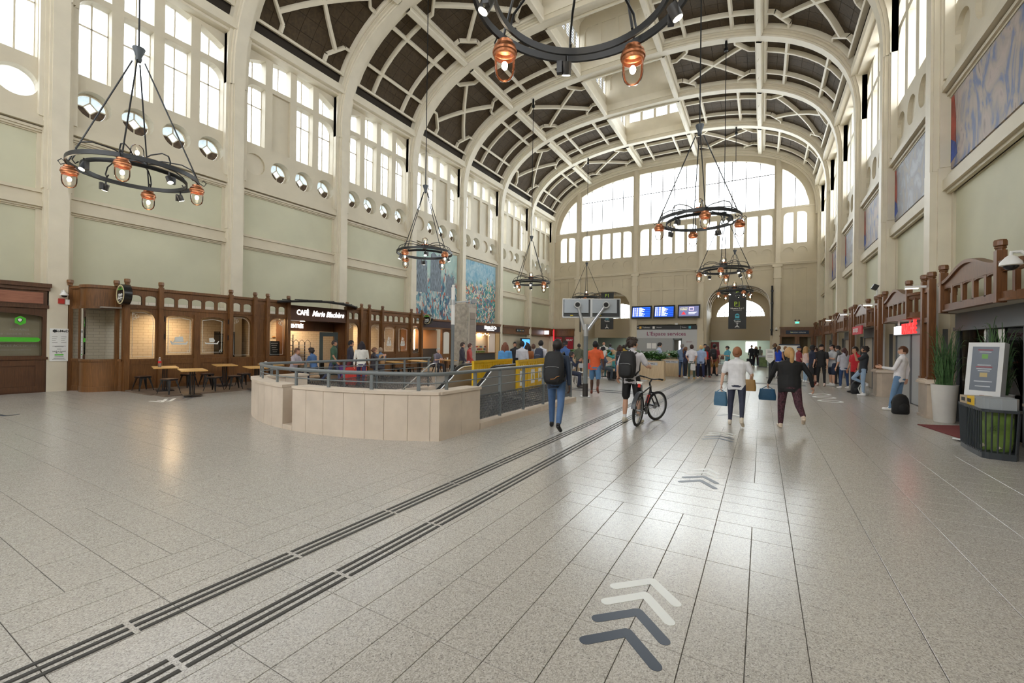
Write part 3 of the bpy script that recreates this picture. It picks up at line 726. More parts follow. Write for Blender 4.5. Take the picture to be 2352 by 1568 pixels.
# --- cafe storefront
cafe = thing('cafe_storefront', 'long oak cafe storefront with arched windows and a lit name board over the entrance', 'storefront', (XC, 12.7, 0))
posts = [5.84, 6.74, 8.95, 9.86, 10.37, 11.27, 14.29, 15.16, 15.67, 16.56, 18.75, 19.64]
def cafe_part(ya, yb, mods):
    """mods: list of (y0, y1, kind); one panelled plate from ya to yb with its panes"""
    holes = []; panes = []; et = MB(); base = MB()
    for y0, y1, kind in mods:
        a, b = y0+.075, y1-.075; n = {'arch': 2, 'double': 5, 'solid': 0, 'archL': 2, 'archR': 2}[kind]
        for i in range(n):
            p = (b-a+.05)/n; c = a-.025+p*(i+.5); holes.append(seg_arch(c-p/2+.045, c+p/2-.045, 2.77, 3.09, .07))
        if kind in ('arch', 'archL', 'archR'):
            o = arch_win(a+.03, b-.03, 1.02, 2.60, .34, kind != 'archR', kind != 'archL') ; holes.append(o); panes.append((a, b, 1.0, 2.62))
            i_ = .07; oo = arch_win(a+.03+i_, b-.03-i_, 1.02+i_, 2.60-i_, .29, kind != 'archR', kind != 'archL'); line_loop(et, oo, XC+.006)
            if kind == 'archL': scroll(et, XC+.008, b-.16, 2.46, 1.1, -1) 
            if kind == 'archR': scroll(et, XC+.008, a+.12, 2.46, 1.1, 1)
            base.plate(rect(a-.05, b+.05, .04, .95), [rect(a+.07, b-.07, .16, .84)], (XC+.025, 0, 0), EY, WZ, (-1,0,0), .03); base.box(XC-.03, XC+.007, a, b, .1, .9)
        elif kind == 'double':
            m_ = (a+b)/2
            for q, (c0, c1) in enumerate(((a+.1, m_-.12), (m_+.12, b-.1))):
                holes.append(seg_arch(c0, c1, 1.13, 2.50, .10)); panes.append((c0-.04, c1+.04, 1.1, 2.54))
                oo = [(c0+.08, 1.21), (c1-.08, 1.21), (c1-.08, 2.36), ((c0+c1)/2, 2.42), (c0+.08, 2.36)]; line_loop(et, oo, XC+.006, .018)
                for cc in ((c0+.12, 1.25), (c1-.12, 1.25)): line_loop(et, [(cc[0]+.04*cos(t*.7), cc[1]+.04*sin(t*.7)) for t in range(9)], XC+.007, .012, False)
                ship(et, XC+.006, (c0+c1)/2, 1.55, 1.15, (0, 1)[q] if y0 < 12 else 2)
                base.plate(rect(c0-.07, c1+.07, .04, 1.0), [rect(c0+.02, c1-.02, .16, .84)], (XC+.03, 0, 0), EY, WZ, (-1,0,0), .03); base.box(XC-.03, XC+.007, c0-.1, c1+.1, .1, .95)
            base.box(XC-.02, XC+.045, m_-.1, m_+.1, .04, 2.55)
        else:
            base.plate(rect(a-.05, b+.05, .04, 2.66), [rect(a+.05, b-.05, .16, .86), rect(a+.05, b-.05, 1.08, 2.52)], (XC+.02, 0, 0), EY, WZ, (-1,0,0), .03)
            base.plate(rect(a-.05, b+.05, 2.74, 3.2), [rect(a+.05, b-.05, 2.82, 3.1)], (XC+.02, 0, 0), EY, WZ, (-1,0,0), .03)
    mb = MB(); mb.plate(rect(ya, yb, .0, 3.28), holes, (XC, 0, 0), EY, WZ, (-1,0,0), .09)
    mb.box(XC-.1, XC+.05, ya, yb, 3.26, 3.35); mb.box(XC-.09, XC+.025, ya, yb, 2.66, 2.74); mb.box(XC-.09, XC+.04, ya, yb, .94, 1.01)
    mb.build('facade_frame', wood, cafe, loc=(XC, (ya+yb)/2, 0)); base.build('base_panel', wood, cafe, loc=(XC, (ya+yb)/2, 0))
    for a, b, z0, z1 in panes:
        p = MB(); p.box(XC-.05, XC-.044, a, b, z0, z1); p.build('pane', shopglass, cafe, loc=(XC, (a+b)/2, z0))
    et.move(Matrix.Translation((-.046, 0, 0))); et.build('etching', etch, cafe, loc=(XC, (ya+yb)/2, 0))
cafe_part(5.76, 11.34, [(5.84, 6.74, 'archR'), (6.74, 8.95, 'double'), (8.95, 9.86, 'archR'), (9.86, 10.37, 'solid'), (10.37, 11.27, 'archL')])
cafe_part(14.22, 19.72, [(14.29, 15.16, 'archR'), (15.16, 15.67, 'solid'), (15.67, 16.56, 'archL'), (16.56, 18.75, 'double'), (18.75, 19.64, 'archR')])
for y in posts: post(cafe, XC+.05, y, 0, 3.57).matrix_parent_inverse = cafe.matrix_world.inverted() if False else Matrix.Translation((-XC, -12.7, 0))
# hinges
for y in (6.84, 8.85, 16.66, 18.65):
    for z in (1.75, 2.35):
        h_ = MB(); h_.cyl((XC+.09, y, z-.09), (XC+.09, y, z+.09), .016, n=8); h_.build('hinge', blackm, cafe, loc=(XC, y, z))
# entrance: name board, canopy, recessed doors
e_ = MB(); e_.box(XC-.1, XC+.06, 11.34, 14.22, 2.6, 3.2); e_.box(XC-.1, XC+.09, 11.3, 14.26, 2.56, 2.62); e_.build('name_board', mat('brown_sign_board', (.085,.035,.018), .45), cafe, loc=(XC, 12.8, 2.9))
def ctext(body, size, y, z, x=XC+.065, **k):
    o = text(body, size, ledw, cafe, (x-XC, y-12.7, z), (0,1,0), (1,0,0), **k); return o
# the reader faces -x, so reading direction runs along +y
ctext('CAFÉ', .30, 11.93, 2.90, bold=.012, sx=.82); ctext('Marie Blachère', .34, 13.23, 2.89, shear=.35, bold=.008, sx=.82)
mb = MB(); mb.box(XC-.9, XC-.82, 11.34, 14.22, 2.12, 2.56); mb.box(XC-.9, XC-.02, 11.34, 14.22, 2.56, 2.6); mb.box(XC-.86, XC, 11.3, 11.36, 0, 2.6); mb.box(XC-.86, XC, 14.2, 14.26, 0, 2.6); mb.build('door_recess', wooddk, cafe, loc=(XC, 12.8, 0))
ctext('ENTRÉE', .24, 12.25, 2.33, x=XC-.80, bold=.008, sx=.72)
mb = MB(); mb.cyl((XC-.5, 12.3, 2.545), (XC-.5, 12.3, 2.56), .1, n=12); mb.build('downlight', warm, cafe, loc=(XC-.5, 12.3, 2.55))
mb = MB(); mb.box(XC-.88, XC-.84, 11.55, 11.72, 0, 2.12); mb.build('door_jamb', blackm, cafe, loc=(XC-.86, 11.6, 0))
dgm = mat('dark_green_door', (.03,.05,.055), .4)
mb = MB(); mb.plate(rect(0, .82, .02, 2.1), [rect(.16, .66, .35, 1.9)], (XC-.82, 13.42, 0), (.55,.835,0), WZ, (-.8,.55,0), .05); d = mb.build('door', dgm, cafe, loc=(XC-.8, 13.6, 0))
mb = MB(); mb.obox((XC-.6, 13.77, 1.12), .006, .52, 1.6, (0,0,-.58)); p = mb.build('pane', shopglass, d, loc=(XC-.6, 13.77, 1.12)); p.location = (.2, .17, 1.12)
# canopy: thin curved metal sheet on ribs
can = MB(); n_ = 14; cm = mat('dark_zinc_canopy', (.05,.05,.055), .45)
def can_pt(t, f, dz=0): 
    y = 10.77+(14.75-10.77)*t; bow = .95*sin(pi*t)**.5 if 0 < t < 1 else 0
    return (XC-.05+(.12+bow)*f, y, 3.46-.06*f-.10*(2*t-1)**2+dz)
pts = [can_pt(i/n_, f) for f in (0, .5, 1) for i in range(n_+1)]; can.grid(pts, n_+1, 3)
can.grid([(x, y, z-.02) for x, y, z in pts], n_+1, 3)
co = can.build('canopy', cm, cafe, smooth=60, loc=(XC, 12.7, 3.4))
cr = MB(); cr.tube([can_pt(i/n_, 1, -.02) for i in range(n_+1)], .045, 8)
for i in (1, 3, 5, 7, 9, 11, 13): cr.tube([can_pt(i/n_, 0, .03), can_pt(i/n_, 1.03, .03)], .02, 6)
cr.build('canopy_rib', blackm, co).location = (-XC, -12.7, -3.4)
# curved glazed corner that joins the cafe to the pier
cn = thing('curved_shop_window', 'oak shop window with a bowed glass front between pier and cafe', 'shop window', (-18.3, 5.4, 0))
A, B = V((-19.1, 4.95, 0)), V((-17.62, 5.84, 0)); du = (B-A).normalized(); dn = V((du.y, -du.x, 0)); LT = (B-A).length
mb = MB()
def along(t, o=0.0, z=0.0): p = A+du*t+dn*o; return (p.x, p.y, z)
def bow(t):   # outward offset along the corner
    if t < .36 or t > 1.48: return .0
    return .42*sin(pi*(t-.36)/1.12)**.75
ts = [0, .12, .3, .36]+[.36+1.12*i/14 for i in range(1, 14)]+[1.48, 1.55, LT]
def band(mb, z0, z1, extra=0.0, th=.06):
    P = [along(t, bow(t)+extra, z0) for t in ts]; Pb = [along(t, bow(t)+extra-th, z0) for t in ts]; n = len(ts)
    up = lambda p: (p[0], p[1], z1)
    mb.grid(P+[up(p) for p in P], n, 2); mb.grid([up(p) for p in P]+[up(p) for p in Pb], n, 2); mb.grid(P+Pb, n, 2); mb.grid(Pb+[up(p) for p in Pb], n, 2)
band(mb, 0, 1.0); band(mb, .94, 1.02, .03); band(mb, 2.62, 3.26); band(mb, 3.24, 3.33, .05); band(mb, 2.60, 2.68, .03); band(mb, 0, .16, .015)
for t in (.02, .36, 1.48, LT-.02): p = along(t, .01); mb.box(p[0]-.05, p[0]+.05, p[1]-.05, p[1]+.05, 0, 3.3)
mb.build('bowed_frame', wood, cn, smooth=40).location = (18.3, -5.4, 0)
mb = MB(); P = [along(t, bow(t)-.02, 1.0) for t in ts]; mb.grid(P+[(p[0], p[1], 2.64) for p in P], len(ts), 2); mb.build('pane', shopglass, cn, smooth=60).location = (18.3, -5.4, 0)
mb = MB(); 
for t in (.05, 1.5): p = along(t+.0, .06); finial(mb, p[0], p[1], 3.33)
mb.build('finial', wood, cn, smooth=30).location = (18.3, -5.4, 0)
# interior of the cafe: tiled wall, floor, ceiling with lamps
intr = struct('wall_cafe')
mb = MB(); mb.box(-19.44, -19.40, 5.1, 23.3, 0, 3.0); mb.box(-19.4, XC-.15, 5.9, 5.94, 0, 2.6) ; mb.box(-19.4, XC-.2, 10.36, 10.40, 0, 2.6); mb.box(-19.4, XC-1.0, 15.5, 15.54, 0, 2.6)
mb.build('tiled_wall', tilem, intr)
mb = MB(); mb.box(-19.45, XC-.1, 5.3, 23.3, 2.62, 2.66); mb.build('shop_soffit', mat('shop_soffit', (.30,.27,.23), .7), intr)
mb = MB()
for y in (10.8, 11.6, 12.4, 13.2, 14.0, 14.8, 16.2, 17.6, 19.0): mb.cyl((-18.6, y, 2.60), (-18.6, y, 2.62), .07, n=10)
mb.build('downlight', warm, intr)
for y in (7.5, 10.6, 12.6, 16.5, 21.2):
    l_ = bpy.data.lights.new('shop_lamp', 'AREA'); l_.size = .5; l_.energy = 22; l_.color = (1, .68, .38); lo_ = bpy.data.objects.new('shop_lamp', l_); COL.objects.link(lo_); lo_.location = (-18.55, y, 2.57)
l_ = bpy.data.lights.new('shop_lamp', 'AREA'); l_.size = .6; l_.energy = 30; l_.color = (1, .7, .42); lo_ = bpy.data.objects.new('shop_lamp', l_); COL.objects.link(lo_); lo_.location = (-19.6, 28.6, 2.4)
# bakery fittings behind the entrance
rk = thing('bread_rack', 'wheeled wire bread rack with loaves inside the cafe entrance', 'rack', (-18.95, 12.75, 0))
mb = MB()
for x in (-.22, .22):
    for yy in (-.3, 0, .3): mb.tube([(x, yy-.14, 0.05), (x, yy-.14, 1.6), (x, yy, 1.72), (x, yy+.14, 1.6), (x, yy+.14, .05)], .012, 6)
mb.build('rack_frame', blackm, rk)
for i in range(9): t = MB(); t.box(-.24, .24, -.44, .44, .25+.15*i, .265+.15*i); t.build('tray', greyl, rk)
loafm = mat('bread_crust', (.45,.22,.07), .7, noise=(12,.35))
lm = MB(); lm.ball((0,0,.05), (.10,.05,.05), 10); loaf_me = lm.mesh('bread_loaf', loafm, 60)
def loaf(x, y, z, r=0):
    o = put(loaf_me, 'bread_loaf', None, (x, y, z), (0,0,r)); tag(o, 'golden bread loaf on a shelf behind the cafe glass', 'bread', 'loaves in the cafe'); return o
ct = thing('bakery_counter', 'oak bakery counter with sloped glass display inside the cafe', 'counter', (-18.55, 11.35, 0))
mb = MB(); mb.box(-.3, .3, -.75, .8, 0, .95); mb.box(-.32, .32, -.78, .83, .95, 1.0); mb.build('counter_body', wood, ct)
mb = MB()
for z in (1.2, 1.45, 1.75): mb.box(-.26, .1, -.7, .75, z-.012, z+.012)
for y in (-.72, .77):
    for x in (-.25, .09): mb.box(x-.015, x+.015, y-.015, y+.015, 1.0, 1.95)
mb.build('display_shelf', blackm, ct)
for z in (1.0, 1.212, 1.462, 1.762):
    for i in range(5): loaf(-18.63, 10.78+i*.28, z+.0, 1.57+random.uniform(-.3,.3))
bd = thing('chalk_menu_board', 'black chalk menu board standing behind the cafe glass', 'menu board', (-17.95, 10.95, 1.02))
mb = MB(); mb.box(-.012, .012, -.22, .22, 0, .62); mb.build('board', mat('chalkboard', (.03,.04,.045), .7), bd)
mb = MB()
for i in range(5): mb.box(.012, .014, -.16+.02*i, .14-.03*(i % 3), .52-.09*i, .54-.09*i)
mb.build('chalk_writing', white, bd)
for (y, z, cc) in ((9.28, 1.05, (.5,.1,.08)), (9.40, 1.05, (.6,.3,.1)), (9.55, 1.05, (.3,.08,.06))):
    pass
sh = thing('shelf_unit', 'tall dark shelf stocked with packets behind the arched cafe window', 'shelf', (-19.1, 9.55, 0))
mb = MB(); mb.box(-.2, .2, -.3, -.27, 0, 2.0); mb.box(-.2, .2, .27, .3, 0, 2.0)
for z in (.1, .5, .85, 1.2, 1.55, 1.9): mb.box(-.2, .2, -.3, .3, z-.015, z+.015)
mb.build('shelf_frame', blackm, sh)
pk = [mat('packet_%d' % i, c, .5) for i, c in enumerate(((.5,.08,.05), (.65,.35,.08), (.1,.12,.16), (.6,.55,.4), (.25,.06,.04)))]
for z in (1.2, 1.55, .85):
    for i in range(5):
        b = MB(); b.box(-.05, .05, -.045, .045, 0, .2+.05*random.random()); o = b.build('food_packet', pk[random.randrange(5)], loc=(-19.0, 9.33+i*.11, z+.016)); o.location = (-19.0, 9.33+i*.11, z+.016)
        tag(o, 'small coloured food packet on the tall dark cafe shelf', 'packet', 'packets on the cafe shelf')
# --- round projecting cafe signs
def round_sign(y, which):
    o = thing('round_sign', 'round black cafe sign with cream rim on the storefront post %s' % which, 'sign', (XC+.1, y, 3.05))
    b = MB(); b.cyl((.1, -.1, 0), (.1, .1, 0), .32, n=36); b.cyl((.0, -.02, 0), (.1, -.02, 0), .03, n=8); b.build('sign_drum', mat('black_gloss', (.012,.012,.012), .25), o, smooth=40)
    b = MB()
    for r0, r1, q in ((.30, .275, .002),): b.plate(circ(0, 0, r0, 36), [circ(0, 0, r1, 36)], (.1, -.1, 0), (1,0,0), WZ, (0,-1,0), .006)
    b.plate(circ(0, 0, .258, 36), [circ(0, 0, .25, 36)], (.1, -.1, 0), (1,0,0), WZ, (0,-1,0), .005); b.build('sign_rim', mat('cream_gold', (.75,.66,.40), .4), o)
    b = MB(); b.prism([(.1+x, -.101, z) for x, z in arc(0, 0, .235, 35, 145, 10)], (0,-.004,0)); b.build('green_cap', mat('leaf_green', (.10,.38,.04), .4), o)
    b = MB(); b.prism([(.1+x, -.103, z) for x, z in [(-.07,.04),(-.04,.13),(0,.17),(.04,.13),(.07,.04)]], (0,-.003,0)); b.build('black_motif', mat('black_gloss'), o)
    text('Marie', .13, white, o, (.10, -.106, -.02), (1,0,.12), (0,-1,0), shear=.3, bold=.004); text('Blachère', .095, white, o, (.10, -.106, -.115), (1,0,.12), (0,-1,0), shear=.3, bold=.003)
    text('CAFÉ', .075, black, o, (.10, -.108, .195), (1,0,0), (0,-1,0))
    b = MB(); b.tube([(.1+.13*t-.0, -.104, -.19+.03*sin(t*3)) for t in (-1,-.6,-.2,.2,.6,1)], .006, 5); b.build('flourish', white, o)
round_sign(5.72, 'at the bowed window'); round_sign(20.0, 'beside the dark fascia')
# --- dais with tables
dais = MB(); dais.box(XC+.1, -14.93, 5.88, 20.2, 0, .045); dais.box(XC+.1, -15.65, 5.80, 5.9, 0, .045)
tag(dais.build('terrace_platform', mat('grey_oak_deck', (.17,.12,.085), .6, noise=(3,.2)), loc=(-16.2, 12, 0)), 'low brown decked platform along the cafe front', 'platform')
# --- surgery storefront left of the pier
dent = thing('surgery_storefront', 'dark oak surgery storefront with a green phone number on the window', 'storefront', (-19.1, 2.2, 0))
XD = -19.08; loc = (XD, 2.2, 0)
mb = MB(); mb.plate(rect(-.4, 4.46, 0, 2.56), [seg_arch(.2, 4.34, 1.12, 2.42, .12, 10)], (XD, 0, 0), EY, WZ, (-1,0,0), .1); mb.box(XD-.1, XD+.06, -.4, 4.46, 2.56, 2.66)
mb.box(XD-.1, XD+.02, -.4, 4.46, 2.66, 3.1); mb.box(XD-.1, XD+.08, -.4, 4.48, 3.1, 3.2); mb.box(XD-.1, XD+.14, -.4, 4.5, 3.2, 3.32); mb.box(XD-.06, XD+.035, -.4, 4.46, 1.0, 1.08)
mb.build('facade_frame', wooddk, dent, loc=loc)
mb = MB(); mb.plate(rect(-.3, 4.4, .04, .98), [rect(-.1, 4.2, .2, .82)], (XD+.03, 0, 0), EY, WZ, (-1,0,0), .03); mb.build('base_panel', wooddk, dent, loc=loc)
mb = MB(); mb.box(XD+.02, XD+.04, -.3, 4.34, 2.70, 3.04); mb.build('sign_board', wood_mat('red_cedar_board', (.16,.05,.03), (.40,.17,.10), .5, axis=1), dent, loc=loc)
mb = MB(); mb.box(XD-.06, XD-.054, .1, 4.4, 1.1, 2.45); mb.build('pane', shopglass, dent, loc=loc)
pl = V(loc)
def dtext(body, size, y, z, m_=white, **k): return text(body, size, m_, dent, (XD-.05-pl.x, y-pl.y, z), (0,1,0), (1,0,0), **k)
text('Centre dentaire', .19, white, dent, (.045, 2.92-2.2, 2.90), (0,1,0), (1,0,0), bold=.001)
gm = mat('vivid_green', (.07,.50,.02), .5)
mb = MB(); mb.plate(arc(.62, .065, .065, -90, 90, 6)+arc(-.62, .065, .065, 90, 270, 6), [], (XD-.047, 3.62, 1.54), EY, WZ, (1,0,0), .003); mb.build('green_label', gm, dent, loc=loc)
dtext('02 76 67 72 76', .115, 3.62, 1.604, bold=.002).location.x += .008
mb = MB(); mb.prism([(XD-.047, 3.89+.13*cos(radians(a+90)), 2.17+.14*sin(radians(a+90))) for a in range(0, 360, 60)], (.003,0,0)); mb.build('green_badge', gm, dent, loc=loc)
mb = MB(); mb.prism([(XD-.043, 3.88+.06*cos(t)*(1 if sin(t) > -.3 else .75), 2.18+.065*sin(t)) for t in [2*pi*i/14 for i in range(14)]], (.002,0,0)); mb.build('tooth_mark', black, dent, loc=loc)
mb = MB(); mb.prism([(XD-.041, 3.88+.045*cos(t)*(1 if sin(t) > -.3 else .72), 2.185+.048*sin(t)) for t in [2*pi*i/14 for i in range(14)]], (.002,0,0)); mb.build('tooth_mark', white, dent, loc=loc)
for body, size, y, z in (('HORAIRES', .085, 3.88, 1.90), ('Lundi - Samedi 8h | 19h', .075, 3.75, 1.77), ('URGENCES ACCEPTÉES', .095, 3.75, 1.42), ('Consultation sans rendez-vous', .06, 3.75, 1.30)): dtext(body, size, y, z)
mb = MB(); mb.box(-20.6, -20.56, -.5, 5, 0, 3); mb.build('room_wall', mat('cream_room', (.62,.53,.38), .6), dent, loc=loc)
mb = MB(); mb.box(-20.6, XD-.1, -.5, 4.7, 2.6, 2.64); mb.box(-20.6, XD-.1, 4.5, 4.56, 0, 2.6); mb.build('room_soffit', white, dent, loc=loc)
mb = MB(); mb.box(-20.2, -19.5, 1.0, 3.0, 2.585, 2.6); mb.build('ceiling_lamp', mat('office_lamp', (1,.95,.85), .4, emit=4), dent, loc=loc)
mb = MB(); mb.prism([(-19.9, 2.6, 1.0), (-19.9, 3.9, 1.0), (-19.9, 3.7, 1.95), (-19.9, 2.75, 1.95)], (-.03,0,0)); mb.build('display_board', mat('grey_board', (.45,.46,.42), .6), dent, loc=loc)
mb = MB(); mb.box(-20.5, -20.45, 4.02, 4.2, 0, 2.5); mb.box(-20.5, -20.4, 3.55, 3.95, 0, 2.4); mb.build('room_door', wooddk, dent, loc=loc)
# notice on the pier, camera and alarm boxes
nt_ = thing('notice_board', 'white printed notice with a green label fixed to the left pier', 'notice', (XL+.012, 4.70, 1.45))
b = MB(); b.box(-.01, .01, -.21, .21, -.51, .51); b.build('sheet', white, nt_)
b = MB()
for i in range(9): 
    z = .25-.06*i
    for s_ in (-1, 1): 
        if i < 4: b.box(.0105, .0115, s_*.1-.06, s_*.1+.06-.02*(i % 3), z-.006, z+.006)
for z, w_ in ((-.04,.3),(-.06,.2),(-.13,.1),(-.42,.24),(-.45,.3),(-.37,.2)): b.box(.0105, .0115, -w_/2, w_/2, z-.006, z+.006)
b.build('small_print', mat('print_grey', (.15,.15,.15), .7), nt_)
b = MB(); b.box(.0105, .012, -.1, .1, -.33, -.295); b.build('green_label', gm, nt_)
b = MB(); b.prism([(.0105, -.105+.05*cos(radians(60*i+30)), .43+.05*sin(radians(60*i+30))) for i in range(6)], (.002,0,0)); b.build('hexagon_logo', black, nt_)
text('SoMeD', .10, black, nt_, (.0115, .06, .43), (0,1,0), (1,0,0), bold=.002); text('Lundi au Samedi', .045, black, nt_, (.0115, 0, -.2), (0,1,0), (1,0,0)); text('8h - 19h', .045, black, nt_, (.0115, 0, -.25), (0,1,0), (1,0,0))
def dome_camera(loc, nrm, label, s=1.0):
    o = thing('dome_camera', label, 'camera', loc); nx = V(nrm).normalized()
    b = MB(); b.obox(nx*.02, .1*s if abs(nx.y) > .5 else .04, .1*s if abs(nx.x) > .5 else .04, .14*s); p0 = nx*.03; p1 = nx*.2*s
    b.tube([p0, p0+nx*.06+V((0,0,.07*s)), p1+V((0,0,.07*s)), p1+V((0,0,-.02))], .025*s, 8); b.build('bracket', white, o, smooth=40)
    b = MB(); b.lathe([(.03*s, .02), (.06*s, 0), (.12*s, -.08*s), (.13*s, -.13*s), (.10*s, -.14*s)], p1, 18); b.build('housing', white, o, smooth=40)
    b = MB(); b.ball(p1+V((0,0,-.135*s)), (.09*s, .09*s, .075*s), 14); b.build('lens_dome', mat('black_gloss'), o, smooth=80); return o
dome_camera((XL, 4.76, 3.1), (1,0,0), 'white dome camera above the printed notice on the left pier', .8)
b = MB(); b.box(XL, XL+.05, 4.66, 4.80, 2.74, 2.90); al = tag(b.build('alarm_box', mat('red_plastic', (.5,.03,.02), .4), loc=(XL, 4.73, 2.74)), 'small red alarm box under the camera on the left pier', 'alarm')
b = MB(); b.box(XL, XL+.06, 4.82, 4.91, 2.72, 2.88); tag(b.build('junction_box', white, loc=(XL, 4.86, 2.72)), 'small white box beside the red alarm box on the left pier', 'box')
# --- darker fascia shop after the cafe
plum = mat('plum_fascia', (.035,.018,.025), .5)
bar = thing('bar_storefront', 'oak bar front with a plain plum fascia and folding doors beside the cafe', 'storefront', (XC, 21.5, 0))
l2 = (XC, 21.5, 0); mb = MB(); mb.box(XC-.2, XC+.08, 19.72, 23.32, 3.0, 3.11); mb.box(XC-.2, XC+.05, 19.72, 23.3, 2.5, 2.58); mb.box(XC-.2, XC, 19.72, 23.3, 2.55, 3.0); mb.box(XC-.15, XC, 19.72, 19.84, 0, 2.5); mb.box(XC-.15, XC, 21.62, 21.72, 0, 2.5); mb.box(XC-.2, XC, 22.55, 23.3, 0, 2.5)
mb.build('facade_frame', wood, bar, loc=l2)
mb = MB(); mb.box(XC, XC+.02, 19.74, 23.28, 2.6, 2.98); mb.build('fascia_board', plum, bar, loc=l2)
mb = MB(); mb.plate(rect(21.72, 22.55, .03, 2.5), [seg_arch(21.82, 22.45, .95, 2.36, .1)], (XC-.06, 0, 0), EY, WZ, (-1,0,0), .05); d = mb.build('door', wood, bar, loc=l2)
mb = MB(); mb.box(XC-.09, XC-.084, 21.8, 22.47, .9, 2.4); mb.build('pane', mat('frosted_panel', (.72,.70,.62), .5), bar, loc=l2)
mb = MB(); mb.box(XC-.8, XC-.76, 19.9, 19.93, 1.2, 2.45); mb.build('tube_lamp', mat('neon_warm', (1,.7,.55), .4, emit=8, ecol=(1,.6,.45)), bar, loc=l2)
mb = MB(); mb.box(-19.35, -19.3, 19.8, 23.2, 0, 2.5); mb.build('orange_wall', mat('terracotta_wall', (.42,.22,.10), .7), bar, loc=l2)
mb = MB(); mb.box(-19.3, -19.0, 20.5, 23.0, 0, 1.25); mb.build('bar_counter', dark, bar, loc=l2)
# --- pizza counter, next two shops along the wall
def wall_shop(name, label, y0, y1, fas, zt=3.24, op=2.5):
    o = thing(name, label, 'storefront', (-19.1, (y0+y1)/2, 0)); L = (-19.1, (y0+y1)/2, 0); x = -19.08
    mb = MB(); mb.box(x-.1, x+.12, y0, y1, zt-.1, zt); mb.box(x-.1, x+.07, y0, y1, zt-.2, zt-.1); mb.box(x-.1, x, y0, y1, op, zt-.15); mb.box(x-.1, x+.05, y0, y1, op-.02, op+.08); mb.build('facade_frame', wood, o, loc=L)
    if fas: mb = MB(); mb.box(x, x+.03, y0+.03, y1-.03, op+.1, zt-.22); mb.build('fascia_board', fas, o, loc=L)
    return o, L, x
o, L, x = wall_shop('pizza_storefront', 'oak and plum pizza counter front with a lit bulb garland', 26.2, 31.1, plum)
text('Mozza & Co', .40, ledw, o, (.07, 29.55-L[1], 2.92), (0,1,0), (1,0,0), bold=.012, sx=.88); text('FAMILIA TRATTORIA', .10, ledw, o, (.07, 29.55-L[1], 2.70), (0,1,0), (1,0,0), sx=1.2)
mb = MB(); mb.box(x-.1, x+.02, 30.4, 31.1, 0, 2.5); mb.build('ochre_pier', mat('ochre_paint', (.55,.36,.16), .6), o, loc=L)
mb = MB(); mb.box(x-.1, x-.02, 29.4, 30.35, .9, 2.5); mb.build('pale_panel', mat('pale_pink_panel', (.75,.62,.52), .6), o, loc=L)
mb = MB(); mb.box(x-.35, x+.15, 26.2, 30.3, .86, .91); mb.build('counter_top', wood, o, loc=L); mb = MB(); mb.box(x-.3, x+.08, 26.2, 30.2, 0, .86); mb.build('counter_front', dark, o, loc=L)
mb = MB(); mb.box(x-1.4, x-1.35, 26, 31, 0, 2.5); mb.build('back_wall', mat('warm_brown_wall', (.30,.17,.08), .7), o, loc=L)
for i in range(12):
    b = MB(); y = 26.5+i*.27; b.ball((x-.05, y, 2.34-.06*sin(i*1.9)), .05, 10); b.build('bulb', mat('bulb_glow', (1,.6,.25), .4, emit=9, ecol=(1,.5,.18)), o, smooth=60, loc=L)
for i in range(6):
    for r_ in range(3):
        b = MB(); b.box(-.05, .05, -.11, .11, 0, .13); q = b.build('salad_box', pk[(i+r_*2) % 5] if r_ else mat('salad_green', (.25,.35,.08), .5)); q.location = (x-.16+.05*r_, 27.4+i*.3, .912+.2*r_)
        tag(q, 'small food box on the pizza counter display', 'food box', 'boxes on the pizza counter')
mb = MB()
for r_ in range(1, 3): mb.box(x-.24+.05*r_, x-.02+.05*r_, 27.2, 29.1, .895+.2*r_, .911+.2*r_)
for yy in (27.2, 29.1): mb.box(x-.25, x-.2, yy-.02, yy+.02, .9, 1.5)
mb.build('display_shelf', greyl, o, loc=L)
o, L, x = wall_shop('corner_shop_front', 'oak shop front with a small black direction sign on its fascia', 31.55, 36.4, None)
mb = MB(); mb.box(x+.02, x+.05, 33.8, 35.3, 2.7, 2.98); mb.build('direction_sign', mat('sign_black', (.015,.017,.02), .5), o, loc=L)
for i, c in enumerate(((.5,.5,.5), (.1,.4,.5), (.5,.5,.5), (.5,.35,.05), (.5,.5,.5))): b = MB(); b.box(x+.05, x+.053, 33.95+i*.26, 34.1+i*.26, 2.79, 2.89); b.build('pictogram', mat('pict_%d' % i, c, .5), o, loc=L)
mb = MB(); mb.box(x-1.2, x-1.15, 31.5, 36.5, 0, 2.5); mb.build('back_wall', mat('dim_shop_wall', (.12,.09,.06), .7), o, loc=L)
mb = MB(); mb.box(x-1.0, x-.6, 31.8, 34.0, 0, 1.0); mb.build('shop_counter', wooddk, o, loc=L)
sc_ = thing('advert_screen', 'upright advert screen with a blue picture in the corner shop front', 'screen', (-18.9, 35.3, 0))
b = MB(); b.box(-.06, .06, -.85, .85, .1, 2.15); b.box(-.2, .2, -.5, .5, 0, .1); b.build('casing', blackm, sc_)
b = MB(); b.box(.06, .065, -.75, .75, .7, 2.05); b.build('picture', mat('blue_screen', (.05,.22,.62), .4, emit=1.2), sc_)
b = MB(); b.prism([(.066, -.1, .7), (.066, .45, .7), (.066, .42, 1.3), (.066, .25, 1.45), (.066, .3, 1.75), (.066, .12, 1.85), (.066, .0, 1.7), (.066, .08, 1.45), (.066, -.05, 1.3)], (.002,0,0)); b.build('figure_print', mat('print_plum', (.10,.03,.06), .5), sc_)
o, L, x = wall_shop('newsagent_front', 'oak newsagent front with a lit white sign near the end wall', 36.75, 41.7, None)
